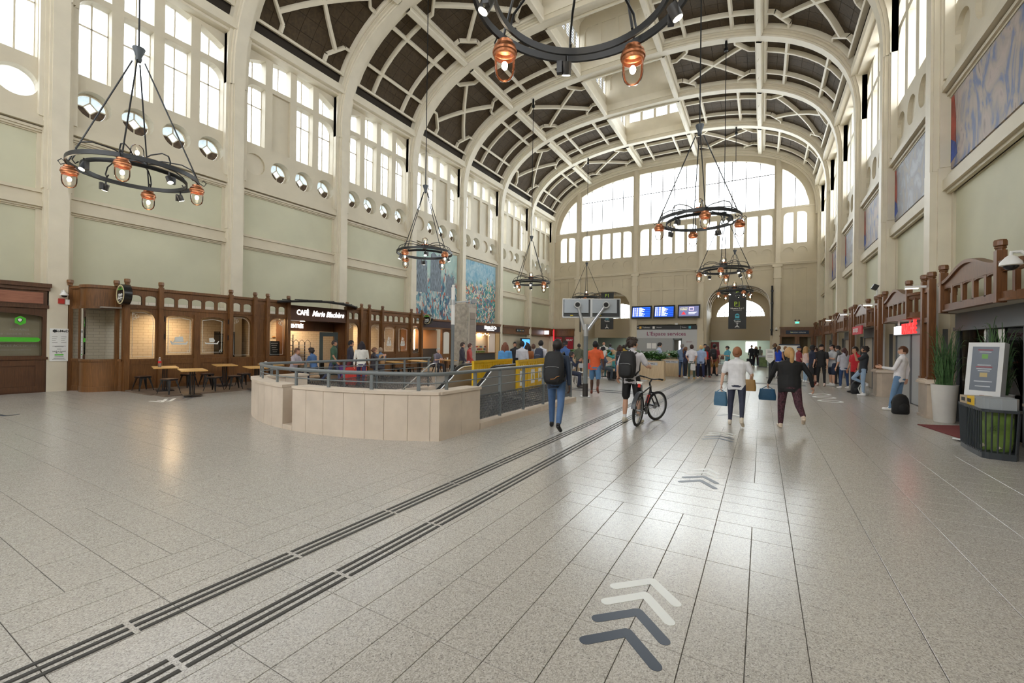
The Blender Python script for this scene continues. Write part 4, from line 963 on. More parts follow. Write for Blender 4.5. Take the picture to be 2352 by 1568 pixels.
b = MB(); b.box(x+.04, x+.5, 39.6, 39.68, 2.62, 2.98); b.build('lit_sign', mat('lit_lilac', (.85,.85,1), .4, emit=2), o, loc=L)
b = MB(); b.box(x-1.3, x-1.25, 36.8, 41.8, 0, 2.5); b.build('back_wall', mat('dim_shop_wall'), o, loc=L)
b = MB(); b.cyl((x+.3, 41.3, 1.95), (x+.3, 41.3, 3.15), .07, n=8); b.build('red_tube_sign', mat('red_lit', (.6,.02,.03), .4, emit=.6), o, loc=L)
b = MB()
for i in range(7):
    for r_ in range(4): b.ball((x-.9+.1*r_, 37.3+i*.25, 1.1+.25*r_), .09, 8)
b.build('lit_goods', mat('lit_goods', (.8,.5,.2), .5, emit=.8), o, loc=L)
# --- murals
def paint_mat(name, cols, scale, stretch, sky=None, z=(3.1, 8.2)):
    m = bpy.data.materials.new(name); m.use_nodes = True; nt = m.node_tree; b = nt.nodes['Principled BSDF']; N = nt.nodes.new; b.inputs['Roughness'].default_value = .6
    tc = N('ShaderNodeTexCoord'); mp = N('ShaderNodeMapping'); mp.inputs['Scale'].default_value = stretch; nt.links.new(tc.outputs['Object'], mp.inputs[0])
    no = N('ShaderNodeTexNoise'); no.inputs['Scale'].default_value = scale*.35; no.inputs['Detail'].default_value = 6; no.inputs['Distortion'].default_value = 1.2
    vo = N('ShaderNodeTexVoronoi'); vo.inputs['Scale'].default_value = scale; nt.links.new(mp.outputs[0], no.inputs['Vector'])
    ad = N('ShaderNodeVectorMath'); ad.operation = 'MULTIPLY_ADD'; nt.links.new(no.outputs['Color'], ad.inputs[0]); ad.inputs[1].default_value = (.5,.5,.5); nt.links.new(mp.outputs[0], ad.inputs[2])
    nt.links.new(ad.outputs[0], vo.inputs['Vector']); bw = N('ShaderNodeRGBToBW'); nt.links.new(vo.outputs['Color'], bw.inputs[0])
    if not sky:
        no.inputs['Scale'].default_value = scale; no.inputs['Distortion'].default_value = 3.5; no.inputs['Detail'].default_value = 9; nt.links.new(no.outputs['Fac'], bw.inputs[0])
    r = N('ShaderNodeValToRGB'); r.color_ramp.interpolation = 'CONSTANT' if sky else 'LINEAR'
    while len(r.color_ramp.elements) > 1: r.color_ramp.elements.remove(r.color_ramp.elements[0])
    for i, c in enumerate(cols):
        e = r.color_ramp.elements[0] if i == 0 else r.color_ramp.elements.new(.12+.76*i/len(cols))
        if i == 0: e.position = 0
        e.color = (*c, 1)
    nt.links.new(bw.outputs[0], r.inputs[0]); last = r.outputs[0]
    if sky:
        sp = N('ShaderNodeSeparateXYZ'); nt.links.new(tc.outputs['Object'], sp.inputs[0]); n3 = N('ShaderNodeTexNoise'); n3.inputs['Scale'].default_value = 1.6; n3.inputs['Detail'].default_value = 7
        mp3 = N('ShaderNodeMapping'); mp3.inputs['Scale'].default_value = (1, 1.4, .25); nt.links.new(tc.outputs['Object'], mp3.inputs[0]); nt.links.new(mp3.outputs[0], n3.inputs['Vector'])
        ma = N('ShaderNodeMath'); ma.operation = 'MULTIPLY_ADD'; ma.inputs[1].default_value = 3.8; nt.links.new(n3.outputs['Fac'], ma.inputs[0]); nt.links.new(sp.outputs[2], ma.inputs[2])
        mr = N('ShaderNodeMapRange'); mr.inputs[1].default_value = 2.45; mr.inputs[2].default_value = 2.95; nt.links.new(ma.outputs[0], mr.inputs[0])
        sk = N('ShaderNodeValToRGB'); sk.color_ramp.elements[0].color = (*sky[0], 1); sk.color_ramp.elements[1].color = (*sky[1], 1); nt.links.new(no.outputs['Fac'], sk.inputs[0]); sk.color_ramp.elements[0].position = .3; sk.color_ramp.elements[1].position = .75
        mx = N('ShaderNodeMix'); mx.data_type = 'RGBA'; nt.links.new(mr.outputs[0], mx.inputs['Factor']); nt.links.new(last, mx.inputs['A']); nt.links.new(sk.outputs[0], mx.inputs['B']); last = mx.outputs['Result']
    nt.links.new(last, b.inputs['Base Color']); return m
pm1 = paint_mat('harbour_paint', [(.03,.08,.14), (.05,.20,.28), (.10,.30,.36), (.22,.40,.44), (.45,.48,.46), (.62,.60,.54), (.40,.10,.06), (.06,.12,.20), (.30,.36,.36)], 8.5, (1, 1, .42), ((.32,.50,.48), (.50,.62,.56)))
pm2 = paint_mat('port_paint', [(.02,.16,.14), (.02,.30,.24), (.06,.12,.22), (.60,.60,.54), (.50,.10,.05), (.04,.24,.22), (.66,.55,.34), (.10,.20,.30), (.30,.42,.44)], 8.0, (1, 1, .75), ((.10,.30,.45), (.45,.62,.66)))
def mural(y0, y1, z0, z1, m_, label):
    o = thing('mural', label, 'mural', (XL-.34, (y0+y1)/2, (z0+z1)/2))
    b = MB(); b.box(-.02, .02, -(y1-y0)/2, (y1-y0)/2, -(z1-z0)/2, (z1-z0)/2); b.build('painted_panel', m_, o); return o
o = mural(20.95, 25.45, 3.12, 7.98, pm1, 'tall blue and grey painted mural of towers and sails above the bar front')
tw = mat('mural_tower_grey', (.16,.20,.24), .6, noise=(7,.6,(1,3,.5)))
for y_, z0_, z1_, w_ in ((-1.5, -.6, 1.6, .55), (-.1, -.4, 2.2, .6), (1.45, -.6, .9, .5)): b = MB(); b.plate([(y_-w_, z0_), (y_+w_, z0_), (y_+w_*.9, z1_-.1), (y_+w_*.5, z1_), (y_+w_*.3, z1_-.2), (y_-w_*.4, z1_+.05), (y_-w_*.9, z1_-.15)], [], (.022, 0, 0), EY, WZ, (1,0,0), .003); b.build('painted_tower', tw, o)
mural(26.35, 30.75, 3.28, 7.98, pm2, 'green and white painted mural of harbour boats above the pizza counter')
pr_ = [paint_mat('figure_paint_%d' % i, c, 1.1, (1, .8+.2*i, .55)) for i, c in enumerate(([(.07,.055,.045), (.16,.14,.13), (.30,.26,.22), (.20,.20,.23), (.36,.37,.42), (.13,.11,.09)], [(.09,.08,.08), (.25,.20,.17), (.10,.14,.30), (.33,.28,.24), (.42,.33,.30), (.14,.12,.10)]))]
for k, lb in ((0, ''), (1, ''), (2, 'with red and blue edges above the plant pot bay'), (3, 'in grey and blue over the white-lettered entrance'), (4, 'over the red-bannered bay'), (5, 'dark, two bays from the end wall'), (6, '')):
    ya, yb = Y0+D*k+.42, Y0+D*(k+1)-.42
    if k == 6 or k == 0: continue
    o = thing('mural', 'swirling brown figure mural %s' % (lb or 'high on the wall over the kiosk screen'), 'mural', (XR+.36, (ya+yb)/2, 7.05))
    b = MB(); b.box(-.02, .02, -(yb-ya)/2, (yb-ya)/2, -.86, .95); b.build('painted_panel', pr_[k % 2], o)
    b = MB(); yy = (yb-ya)/2
    b.plate([(yy-.32, -.3), (yy, -.1), (yy, .93), (yy-.18, .93), (yy-.3, .4)], [], (-.022, 0, 0), EY, WZ, (-1,0,0), .003); b.build('painted_red', mat('mural_red', (.32,.05,.03), .6, noise=(3,.4)), o)
    b = MB(); b.plate([(yy-.42, -.6), (yy, -.7), (yy, -.1), (yy-.32, -.3)], [], (-.023, 0, 0), EY, WZ, (-1,0,0), .003); b.build('painted_blue', mat('mural_blue', (.03,.07,.32), .6, noise=(4,.5)), o)
# ------------------------------------------------------------------ end of the hall
YF = YE-.22
plumt = mat('plum_text', (.22,.02,.09), .5)
signk = mat('sign_black'); signw = mat('sign_white', (.8,.8,.8), .5)
lime = mat('lime_print', (.42,.62,.05), .5); cyan = mat('cyan_print', (.07,.42,.56), .5); amber = mat('amber_print', (.75,.42,.06), .5)
bk = thing('service_booth', 'grey glazed service booth with a plum name board under the departure screens', 'booth', (X0, YF, 0)); L = (X0, YF, 0)
lg = mat('pale_grey_board', (.52,.53,.55), .5); mg = mat('mid_grey_film', (.34,.35,.36), .4)
b = MB(); b.box(Q(-2.66), Q(2.66), YF-.02, YF+.04, 2.33, 3.11); b.build('name_board', lg, bk, loc=L)
text('L’Espace services', .50, plumt, bk, (0, -.03, 2.72), (1,0,0), (0,-1,0), bold=.004, extr=.006)
b = MB(); b.box(Q(-2.66), Q(2.66), YF-.03, YF+.04, 3.13, 3.5); b.build('direction_strip', signk, bk, loc=L)
for body, q, s in (('← ', -2.5, .2), ('Toilettes', -1.78, .2), ('Accueil', -.62, .15), ('Trains', 1.55, .16)):
    text(body, s, signw, bk, (q, -.04, 3.32), (1,0,0), (0,-1,0))
for q, mm in ((-2.32, amber), (-1.1, signw), (2.05, cyan)):
    b = MB(); b.box(Q(q)-.1, Q(q)+.1, YF-.034, YF-.03, 3.21, 3.42); b.build('pictogram', mm, bk, loc=L)
b = MB(); b.box(Q(1.25), Q(1.265), YF-.034, YF-.03, 3.16, 3.47); b.build('divider', signw, bk, loc=L)
b = MB(); b.box(Q(-2.66), Q(.62), YF, YF+.03, .9, 2.33); b.build('film_panel', mg, bk, loc=L)
b = MB(); b.box(Q(1.4), Q(2.66), YF, YF+.03, 0, 2.33); b.build('side_panel', lg, bk, loc=L)
text('SERVICES', .12, plumt, bk, (2.0, -.012, 2.0), (1,0,0), (0,-1,0)); 
b = MB(); b.box(Q(.62), Q(.72), YF-.02, YF+.03, 0, 2.33); b.box(Q(1.3), Q(1.4), YF-.02, YF+.03, 0, 2.33); b.box(Q(.62), Q(1.4), YF-.02, YF+.03, 2.2, 2.33); b.build('door_frame', grey, bk, loc=L)
b = MB(); b.box(Q(-2.66), Q(.62), YF-.05, YF+.6, 0, .9); b.build('booth_counter', mg, bk, loc=L)
b = MB(); b.box(Q(-2.6), Q(2.6), YF+1.8, YF+1.85, 0, 3.4); b.build('booth_wall', mat('booth_inside', (.45,.44,.40), .6), bk, loc=L)
b = MB(); b.box(Q(.85), Q(1.15), YF+1.78, YF+1.8, 1.2, 2.1); b.build('lit_window', mat('soft_window', (1,1,.95), .5, emit=1.2), bk, loc=L)
b = MB()
for q in (-1.5, -1.05): b.box(Q(q)-.2, Q(q)+.2, YF-.006, YF, 1.35, 1.85)
b.build('paper_notice', signw, bk, loc=L)
# departure screens
for i, (q, lab) in enumerate(((-2.12, 'departure screen with a blue train list hung beside the left pier'), (-.08, 'departure screen with a blue train list between two other screens'), (2.02, 'hanging screen with a grey advert and a red triangle'))):
    o = thing('departure_screen', lab, 'screen', (Q(q), YE-.75, 4.72), 0, 'hanging screens over the booth'); o.rotation_euler = (radians(-9), 0, radians(-3))
    w_ = .93
    b = MB(); b.box(-w_, w_, -.06, .08, -.60, .60); b.build('casing', blackm, o)
    b = MB(); b.box(-w_+.11, w_-.11, -.066, -.06, -.46, .46); b.build('display', mat('screen_blue', (.01,.09,.55), .3, emit=.75, ecol=(.01,.10,.75)) if i < 2 else mat('screen_slate', (.10,.11,.20), .3, emit=.6, ecol=(.11,.12,.24)), o)
    if i < 2:
        for r_ in range(10):
            z = .40-.085*r_; 
            if r_ % 2: b = MB(); b.box(-w_+.12, w_-.12, -.068, -.066, z-.04, z+.04); b.build('row_band', mat('row_dark', (.005,.03,.32), .3, emit=.6, ecol=(.005,.03,.40)), o)
            t_ = MB(); t_.box(-.78, -.68, -.070, -.068, z-.025, z+.025); t_.box(-.62, -.52, -.070, -.068, z-.012, z+.012); t_.box(-.22, .02+.4*((r_*7) % 5)/5, -.070, -.068, z-.022, z+.022); tag(t_.build('row_text', mat('screen_white', (.9,.9,.95), .4, emit=.9), o), kind='stuff')
            t_ = MB(); t_.box(-.45, -.3, -.070, -.068, z-.024, z+.024); t_.build('row_time', mat('screen_yellow', (.75,.7,.3), .4, emit=.7), o)
    else:
        text('ATTENTIFS', .13, mat('screen_yellow'), o, (-.42, -.07, .28), (1,0,0), (0,-1,0)); text('ENSEMBLE', .13, mat('screen_yellow'), o, (-.42, -.07, .14), (1,0,0), (0,-1,0))
        b = MB(); b.prism([(-.42, -.068, -.02), (-.22, -.068, -.30), (-.62, -.068, -.30)], (0,-.003,0)); b.build('red_triangle', mat('screen_red', (.7,.03,.04), .4, emit=.7), o)
        b = MB(); b.plate(rect(.02, .42, .05, .36), [rect(.07, .37, .10, .31)], (0, -.068, 0), (1,0,0), WZ, (0,-1,0), .003); b.build('speech_mark', mat('screen_pink', (.75,.45,.6), .4, emit=.8), o)
        for z, e_ in ((-.1, .7), (-.17, .6), (-.25, .5)): b = MB(); b.box(0, e_, -.07, -.068, z-.015, z+.015); b.build('text_line', mat('screen_white'), o)
    b = MB(); b.box(-.04, .04, .08, .6, -.05, .05); b.build('wall_arm', blackm, o)
b = MB(); b.box(Q(.9)-.12, Q(.9)+.12, YE-.3, YE-.08, 3.56, 3.72); tag(b.build('wall_loudspeaker', white, loc=(Q(.9), YE-.2, 3.56)), 'small white loudspeaker box above the direction strip', 'loudspeaker')
# hanging banners
def banner(q, y, z0, z1, w_, full, label):
    o = thing('hanging_banner', label, 'banner', (Q(q), y, (z0+z1)/2)); h = (z1-z0)/2
    b = MB(); b.box(-w_/2, w_/2, -.03, .03, -h, h); b.build('banner_sheet', signk, o)
    def t(body, s, z, m_): text(body, s, m_, o, (0, -.035, z-(z0+z1)/2), (1,0,0), (0,-1,0), bold=.004)
    def train(z):
        b = MB(); zc = z-(z0+z1)/2; b.plate(arc(0, .06, .16, 0, 180, 8)+[(-.16,-.18),(.16,-.18)], [rect(-.1,.1,.02,.1)], (0,-.033,zc), (1,0,0), WZ, (0,-1,0), .004); b.box(-.22, .22, -.037, -.033, zc-.3, zc-.26); b.build('train_pictogram', cyan, o)
    def arrow(z):
        b = MB(); zc = z-(z0+z1)/2; b.box(-.025, .025, -.037, -.033, zc-.16, zc+.18)
        for s in (-1, 1): b.obox((s*.075, -.035, zc-.10), .05, .004, .24, (0, s*radians(-45), 0))
        b.build('arrow', signw, o)
    if full:
        t('P', .55, z1-.35, lime); t('Voitures', .10, z1-.66, signw); t('P1', .52, z1-1.35, lime); t('Niveaux 0 et 1', .17, z1-1.70, signw); t('Vous pouvez payer ici', .07, z1-1.84, signw)
        b = MB(); b.box(-.18, .2, -.037, -.033, (z1-1.55)-(z0+z1)/2, (z1-1.52)-(z0+z1)/2); b.build('underline', lime, o)
        train(z1-2.35); t('Trains', .20, z1-2.78, signw); t('Trains', .08, z1-2.92, signw); arrow(z0+.3)
    else:
        t('P1', .45, z1-.3, lime); t('Niveaux 0 et 1', .15, z1-.7, signw); train(z0+1.2); t('Trains', .2, z0+.78, signw); arrow(z0+.28)
    b = MB(); 
    for s in (-1, 1): b.tube([(s*(w_/2-.1), 0, h), (s*(w_/2-.1), 0, h+.12), (s*(w_/2-.1), YE-y, h+.12)], .008, 5)
    b.build('hanging_wire', blackm, o); return o
b1 = PY(1693, 755, 40.6); b2 = PY(1693, 661, 40.6); banner(b1.x-X0, 40.6, b1.z, b2.z, 1.32, True, 'tall black hanging banner with lime parking letters and a blue train')
b1 = PY(1394, 756, 41.0); b2 = PY(1394, 672, 41.0); banner(b1.x-X0, 41.0, b1.z, b2.z, 1.25, False, 'black hanging banner behind the paired screens on a post')
# passages behind the two arches
cream3 = mat('passage_plaster', (.55,.47,.34), .6)
for sg in (-1, 1):
    ps = struct('wall_passage_%s' % ('left' if sg < 0 else 'right')); qa, qb = (-8.3, -3.35) if sg < 0 else (3.35, 8.3); yb_ = YE+5.2
    b = MB(); b.box(Q(qa)-.3, Q(qa), YE+.3, yb_, 0, 7.2); b.box(Q(qb), Q(qb)+.3, YE+.3, yb_, 0, 7.2); b.build('side_wall', cream3, ps)
    mc, hw_ = (qa+qb)/2, (qb-qa)/2
    b = MB()
    lun = [(mc+2.05*cos(radians(t)), 4.55+1.6*sin(radians(t))) for t in range(0, 181, 12)]
    b.plate(rect(qa-.2, qb+.2, 2.24 if sg > 0 else 2.5, 7.6), [lun], (X0, yb_, 0), (1,0,0), WZ, (0,1,0), .25)
    b.plate(rect(qa, qb, 2.24 if sg > 0 else 2.4, 4.25), [[(qa+.25, 3.0), (qb-.25, 3.0), (qb-.25, 3.75), (qb-.6, 4.0), (qa+.6, 4.0), (qa+.25, 3.75)]], (X0, yb_-1.2, 0), (1,0,0), WZ, (0,1,0), .2)
    b.box(Q(qa), Q(qb), yb_-1.1, yb_, 4.2, 4.35); b.box(Q(qa), Q(qb), yb_-1.16, yb_-1.1, 2.9, 4.1)
    b.build('lintel_wall', cream3, ps)
    b = MB()   # vault of the passage in stepped ribs
    for j, (y0_, y1_, dd) in enumerate(((YE+.3, yb_, .12), (YE+1.2, YE+1.5, -.03), (YE+2.4, YE+2.7, -.03), (YE+3.6, YE+3.9, -.03))):
        pts = [(Q(mc+(hw_+dd)*abs(cos(radians(t)))**.7*(1 if t < 90 else -1)), 4.9+(2.0+dd)*sin(radians(t))**.8) for t in range(0, 181, 10)]
        if j == 0: b.grid([(x, y, z) for y in (y0_, y1_) for x, z in pts], len(pts), 2)
        else:
            b.grid([(x, y, z) for y in (y0_, y1_) for x, z in pts], len(pts), 2)
            pt2 = [(Q(mc+(hw_+.12)*abs(cos(radians(t)))**.7*(1 if t < 90 else -1)), 4.9+2.12*sin(radians(t))**.8) for t in range(0, 181, 10)]
            for y in (y0_, y1_): b.grid([(x, y, z) for x, z in pts]+[(x, y, z) for x, z in pt2], len(pts), 2)
    b.build('passage_vault', cream3, ps, smooth=40)
    wn = struct('window_%d' % (60+sg)); b = MB()
    for i in range(-4, 5): b.box(Q(mc+.45*i)-.02, Q(mc+.45*i)+.02, yb_+.1, yb_+.15, 4.5, 6.2)
    b.box(Q(mc-2.1), Q(mc+2.1), yb_+.1, yb_+.15, 4.98, 5.02); b.build('glazing_bar', MATS['rust_dark_bar'], wn)
    for i in range(-5, 5): p = MB(); p.box(Q(mc+.45*i)+.02, Q(mc+.45*(i+1))-.02, yb_+.12, yb_+.126, 4.5, 6.2); p.build('pane', glass, wn)
# concourse beyond
cc = struct('wall_concourse')
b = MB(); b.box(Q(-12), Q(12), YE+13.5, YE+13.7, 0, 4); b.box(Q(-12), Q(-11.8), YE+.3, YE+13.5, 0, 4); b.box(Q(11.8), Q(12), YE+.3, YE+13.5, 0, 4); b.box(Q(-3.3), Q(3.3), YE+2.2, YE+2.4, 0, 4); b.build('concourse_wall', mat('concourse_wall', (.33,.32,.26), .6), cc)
b = MB(); b.box(Q(-12), Q(12), YE+5.3, YE+13.6, 2.75, 2.9); b.box(Q(-12), Q(-8.4), YE+.4, YE+5.4, 3.3, 3.4); b.box(Q(8.4), Q(12), YE+.4, YE+5.4, 3.3, 3.4); b.box(Q(-3.3), Q(3.3), YE+.4, YE+2.4, 3.7, 3.8); b.build('concourse_soffit', mat('concourse_soffit', (.5,.52,.5), .6), cc)
b = MB()
for q in (-6, 4.6, 7.2): b.box(Q(q)-.5, Q(q)+.5, YE+6.2, YE+12.5, 2.72, 2.75)
b.build('strip_lamp', mat('cool_strip', (.85,1,.95), .4, emit=5, ecol=(.8,1,.95)), cc)
b = MB(); b.box(Q(6.1), Q(7.2), YE+13.46, YE+13.5, 1.0, 2.2); b.build('lit_window', mat('soft_window'), cc)
kio = thing('photo_kiosk', 'dark red photo kiosk standing under the right archway', 'kiosk', (Q(3.75), YE+4.6, 0))
b = MB(); b.box(-.35, .35, -.35, .35, 0, 2.05); b.build('cabin', mat('dark_red_panel', (.25,.03,.03), .4), kio); b = MB(); b.box(-.2, .2, -.36, -.35, 1.2, 1.6); b.build('panel_screen', mat('kiosk_cream', (.55,.5,.4), .5), kio)
# joinery in the outer bays
o = thing('car_rental_front', 'oak office front with a navy name board in the end wall', 'storefront', (Q(9.95), YF, 0)); L = (Q(9.95), YF, 0)
b = MB(); b.box(Q(8.95), Q(11.4), YF-.06, YF+.1, 2.58, 3.2); b.box(Q(8.9), Q(11.45), YF-.14, YF+.1, 3.18, 3.3); b.box(Q(8.9), Q(11.45), YF-.1, YF+.1, 2.5, 2.6)
for q in (9.0, 10.05, 10.2, 11.1, 11.3): b.box(Q(q)-.07, Q(q)+.07, YF-.04, YF+.08, 0, 2.5)
b.box(Q(9), Q(11.3), YF, YF+.06, 0, .8); b.build('facade_frame', wood, o, loc=L)
b = MB(); b.box(Q(9.35), Q(10.9), YF-.09, YF-.06, 2.72, 3.02); b.build('name_board', mat('navy_board', (.015,.03,.06), .5), o, loc=L)
text('Location voitures', .15, signw, o, (.22, -.1, 2.87), (1,0,0), (0,-1,0)); b = MB(); b.box(Q(9.7), Q(9.8), YF-.1, YF-.09, 2.82, 2.9); b.build('pictogram', lime, o, loc=L)
b = MB(); b.box(Q(9.05), Q(11.25), YF+.03, YF+.04, .8, 2.5); b.build('pane', shopglass, o, loc=L); b = MB(); b.box(Q(9), Q(11.3), YF+.9, YF+.95, 0, 2.6); b.build('blind', mat('olive_blind', (.16,.12,.07), .7), o, loc=L)
o = thing('newsstand_front', 'oak fascia with dark red panels and white lettering in the end wall', 'storefront', (Q(-10), YF, 0)); L = (Q(-10), YF, 0)
b = MB(); b.box(Q(-11.35), Q(-9.0), YF-.06, YF+.1, 2.55, 3.15); b.box(Q(-11.4), Q(-8.98), YF-.14, YF+.1, 3.13, 3.24); b.box(Q(-11.35), Q(-9.0), YF-.1, YF+.1, 2.48, 2.56); b.build('facade_frame', wood, o, loc=L)
b = MB(); b.box(Q(-11.3), Q(-9.1), YF, YF+.06, 0, 2.48); b.build('dark_panel', wooddk, o, loc=L)
for q0, q1 in ((-11.2, -10.35), (-9.95, -9.1)): b = MB(); b.box(Q(q0), Q(q1), YF-.05, YF, .0, 2.35); b.build('red_panel', mat('deep_red', (.33,.01,.025), .45), o, loc=L)
text('RELAY', .24, signw, o, (-9.5+10, -.06, 2.05), (1,0,0), (0,-1,0), bold=.006); text('RELAY', .24, signw, o, (-10.78+10, -.06, 2.05), (1,0,0), (0,-1,0), bold=.006)
# small fixtures on the end wall
p = PY(1773, 715, YE-.3); b = MB(); b.cyl((p.x, YE-.3, 2.6), (p.x, YE-.3, 6.7), .07, n=10)
for z in (3.0, 5.2, 6.2): b.box(p.x-.1, p.x+.1, YE-.4, YE-.25, z, z+.14)
tag(b.build('service_pipe', black, loc=(p.x, YE-.3, 2.6)), 'black vertical service pipe on the pier beside the tall banner', 'pipe')
p = PY(1333, 715, YE-.3); b = MB(); b.cyl((p.x, YE-.3, 2.9), (p.x, YE-.3, 6.4), .06, n=10); tag(b.build('service_pipe', black, loc=(p.x, YE-.3, 2.9)), 'black vertical service pipe on the pier behind the paired screens', 'pipe')
p = PY(1831, 740, YE-.1); o = thing('emergency_light', 'small twin-lamp emergency light above the navy name board', 'light', (p.x, YE, p.z))
b = MB(); b.box(-.17, .17, -.1, 0, -.15, .1); b.build('lamp_case', white, o); b = MB(); b.box(-.12, .12, -.105, -.1, -.08, .04); b.build('exit_sign', mat('exit_green', (.05,.6,.25), .4, emit=1.5), o)
for s in (-1, 1): b = MB(); b.cyl((s*.13, -.12, .16), (s*.13, -.02, .16), .06, n=10); b.build('lamp_head', blackm, o)
dome_camera((PY(1783, 760, YE-.25).x, YE-.25, 3.2), (0,-1,0), 'small dome camera on the pier beside the navy name board')
# ------------------------------------------------------------------ right side shops
XS = 3.5
PIER = [8.82+D*k for k in range(-1, 7)]     # near end of each stone pier
for k, y in enumerate(PIER):
    nm = ['nearest the bin screen', 'behind the white waste bin', 'behind the tall plant pot', 'behind the man with a bent knee', 'beyond the red banner', 'fourth from the plant pot', 'fifth from the plant pot', 'next to the end wall'][k]
    o = thing('stone_pier', 'beige stone pier with paired mahogany posts %s' % nm, 'pier', (XS, y+.43, 0)); L = (XS, y+.43, 0); ln = .86
    b = MB(); ch = .1
    out = [(XS, y+ch), (XS, y+ln-ch), (XS+.12, y+ln), (XR+.4, y+ln), (XR+.4, y), (XS+.12, y)]
    for z0, z1, e in ((0, .06, .03), (.06, .84, 0)):
        b.prism([(a-e if a < XS+.05 else a, c, z0) for a, c in out], (0,0,z1-z0))
    b.build('pier_block', stone2, o, loc=L)
    for z0, z1, e in ((.84, .88, .05), (.88, .92, .03), (.92, .95, .0)):
        b = MB(); b.prism([(a-e, c+(e if c > y+.5 else -e), z0) for a, c in out], (0,0,z1-z0)); b.build('capstone', stone, o, loc=L)
    for yy in (y+.17, y+.69):
        b = MB(); b.box(XS+.02, XS+.15, yy-.075, yy+.075, .95, 3.39); b.box(XS+.0, XS+.17, yy-.095, yy+.095, .95, 1.0); b.box(XS+.03, XS+.1, yy-.05, yy+.05, .96, 3.4); p = b.build('post', woodR, o, loc=L)
        f = MB(); finial(f, .085, 0, 3.385, .085); f.build('finial', woodR, p, smooth=30).location = (0, yy-L[1], 0)
    b = MB()
    for zz in (2.35, 3.1): b.box(XS+.05, XS+.12, y+.2, y+.66, zz, zz+.12)
    b.build('cross_rail', woodR, o, loc=L)
    b = MB(); b.box(XS+.16, XS+.24, y+.28, y+.58, .95, 3.3); b.build('white_strip', white, o, loc=L)
# bowed timber canopies between the piers
def bow_unit(y0, y1, label):
    o = thing('bowed_balustrade', label, 'balustrade', (XS, (y0+y1)/2, 0)); L = V((XS, (y0+y1)/2, 0)); n = 40
    yc = (y0+y1)/2; h = (y1-y0)/2; c0 = .85
    def xf(y):     # plan: flat middle, curved ends going back to the wall
        d = h-abs(y-yc)
        if d >= c0: return XS
        return XS+.42*(1-sin(pi/2*max(d, 0)/c0))**1.3
    def hump(y): t = abs(y-yc)/h; return 3.18+.27*(cos(min(t*1.6, 1)*pi)+1)/2
    ys = [y0+(y1-y0)*i/n for i in range(n+1)]
    def strip(mb, zf0, zf1, th, ex=0.0):
        a = [(xf(y)-ex, y, zf0(y)) for y in ys]; a2 = [(xf(y)-ex, y, zf1(y)) for y in ys]; c = [(xf(y)+th, y, zf0(y)) for y in ys]; c2 = [(xf(y)+th, y, zf1(y)) for y in ys]
        for A_, B_ in ((a, a2), (c, c2), (a, c), (a2, c2)): mb.grid(A_+B_, n+1, 2)
    k_ = lambda z: (lambda y: z)
    b = MB(); strip(b, k_(2.54), k_(2.68), .08); strip(b, k_(2.52), k_(2.56), .1, .03); b.build('bottom_rail', woodR, o, smooth=30, loc=L)
    b = MB(); strip(b, lambda y: 3.05, lambda y: hump(y)-.04, .07); b.build('hump_panel', woodR, o, smooth=30, loc=L)
    b = MB(); strip(b, lambda y: hump(y)-.05, lambda y: hump(y)+.02, .11, .04); b.build('top_moulding', woodR, o, smooth=30, loc=L)
    # arched openings: balusters with spandrels
    flat0, flat1 = yc-h+c0, yc+h-c0; m_ = 5
    bal = [flat0+(flat1-flat0)*i/m_ for i in range(1, m_)]+[y0+.22, y0+.5, y1-.22, y1-.5]
    for y in bal:
        b = MB(); x = xf(y); b.box(x, x+.07, y-.045, y+.045, 2.66, 3.06); b.build('baluster', woodR, o, loc=L)
    allb = sorted(bal+[flat0, flat1, y0, y1])
    b = MB()
    for i in range(len(allb)-1):
        a_, c_ = allb[i], allb[i+1]; w_ = (c_-a_)
        pts = [(a_, 3.06), (a_, 2.97)]+[(a_+w_/2-(w_/2)*cos(pi*j/6), 2.97+.06*sin(pi*j/6)) for j in range(1, 6)]+[(c_, 2.97), (c_, 3.06)]
        xm = xf((a_+c_)/2); sl = (xf(c_)-xf(a_))/w_
        b.prism([(xf(a_)+sl*(yy-a_)+.005, yy, zz) for yy, zz in pts], (.06,0,0))
    tag(b.build('arcade_spandrel', woodR, o, loc=L), kind='stuff')
    for y in (flat0, flat1):
        b = MB(); b.box(XS-.05, XS+.08, y-.06, y+.06, 2.5, 3.39); p = b.build('post', woodR, o, loc=L); f = MB(); finial(f, .015, 0, 3.385, .08); f.build('finial', woodR, p, smooth=30).location = (0, y-L.y, 0)
    b = MB(); a = [(xf(y), y, 2.53) for y in ys]; c = [(XR+.5, y, 2.53) for y in ys]; b.grid(a+c, n+1, 2); b.grid([(x, y, 2.62) for x, y, z in a]+[(x, y, 2.62) for x, y, z in c], n+1, 2); b.build('soffit', mat('soffit_cream', (.60,.56,.48), .6), o, loc=L)
    return o
DX = 4.02
frame_g = mat('door_frame_grey', (.13,.14,.155), .4)
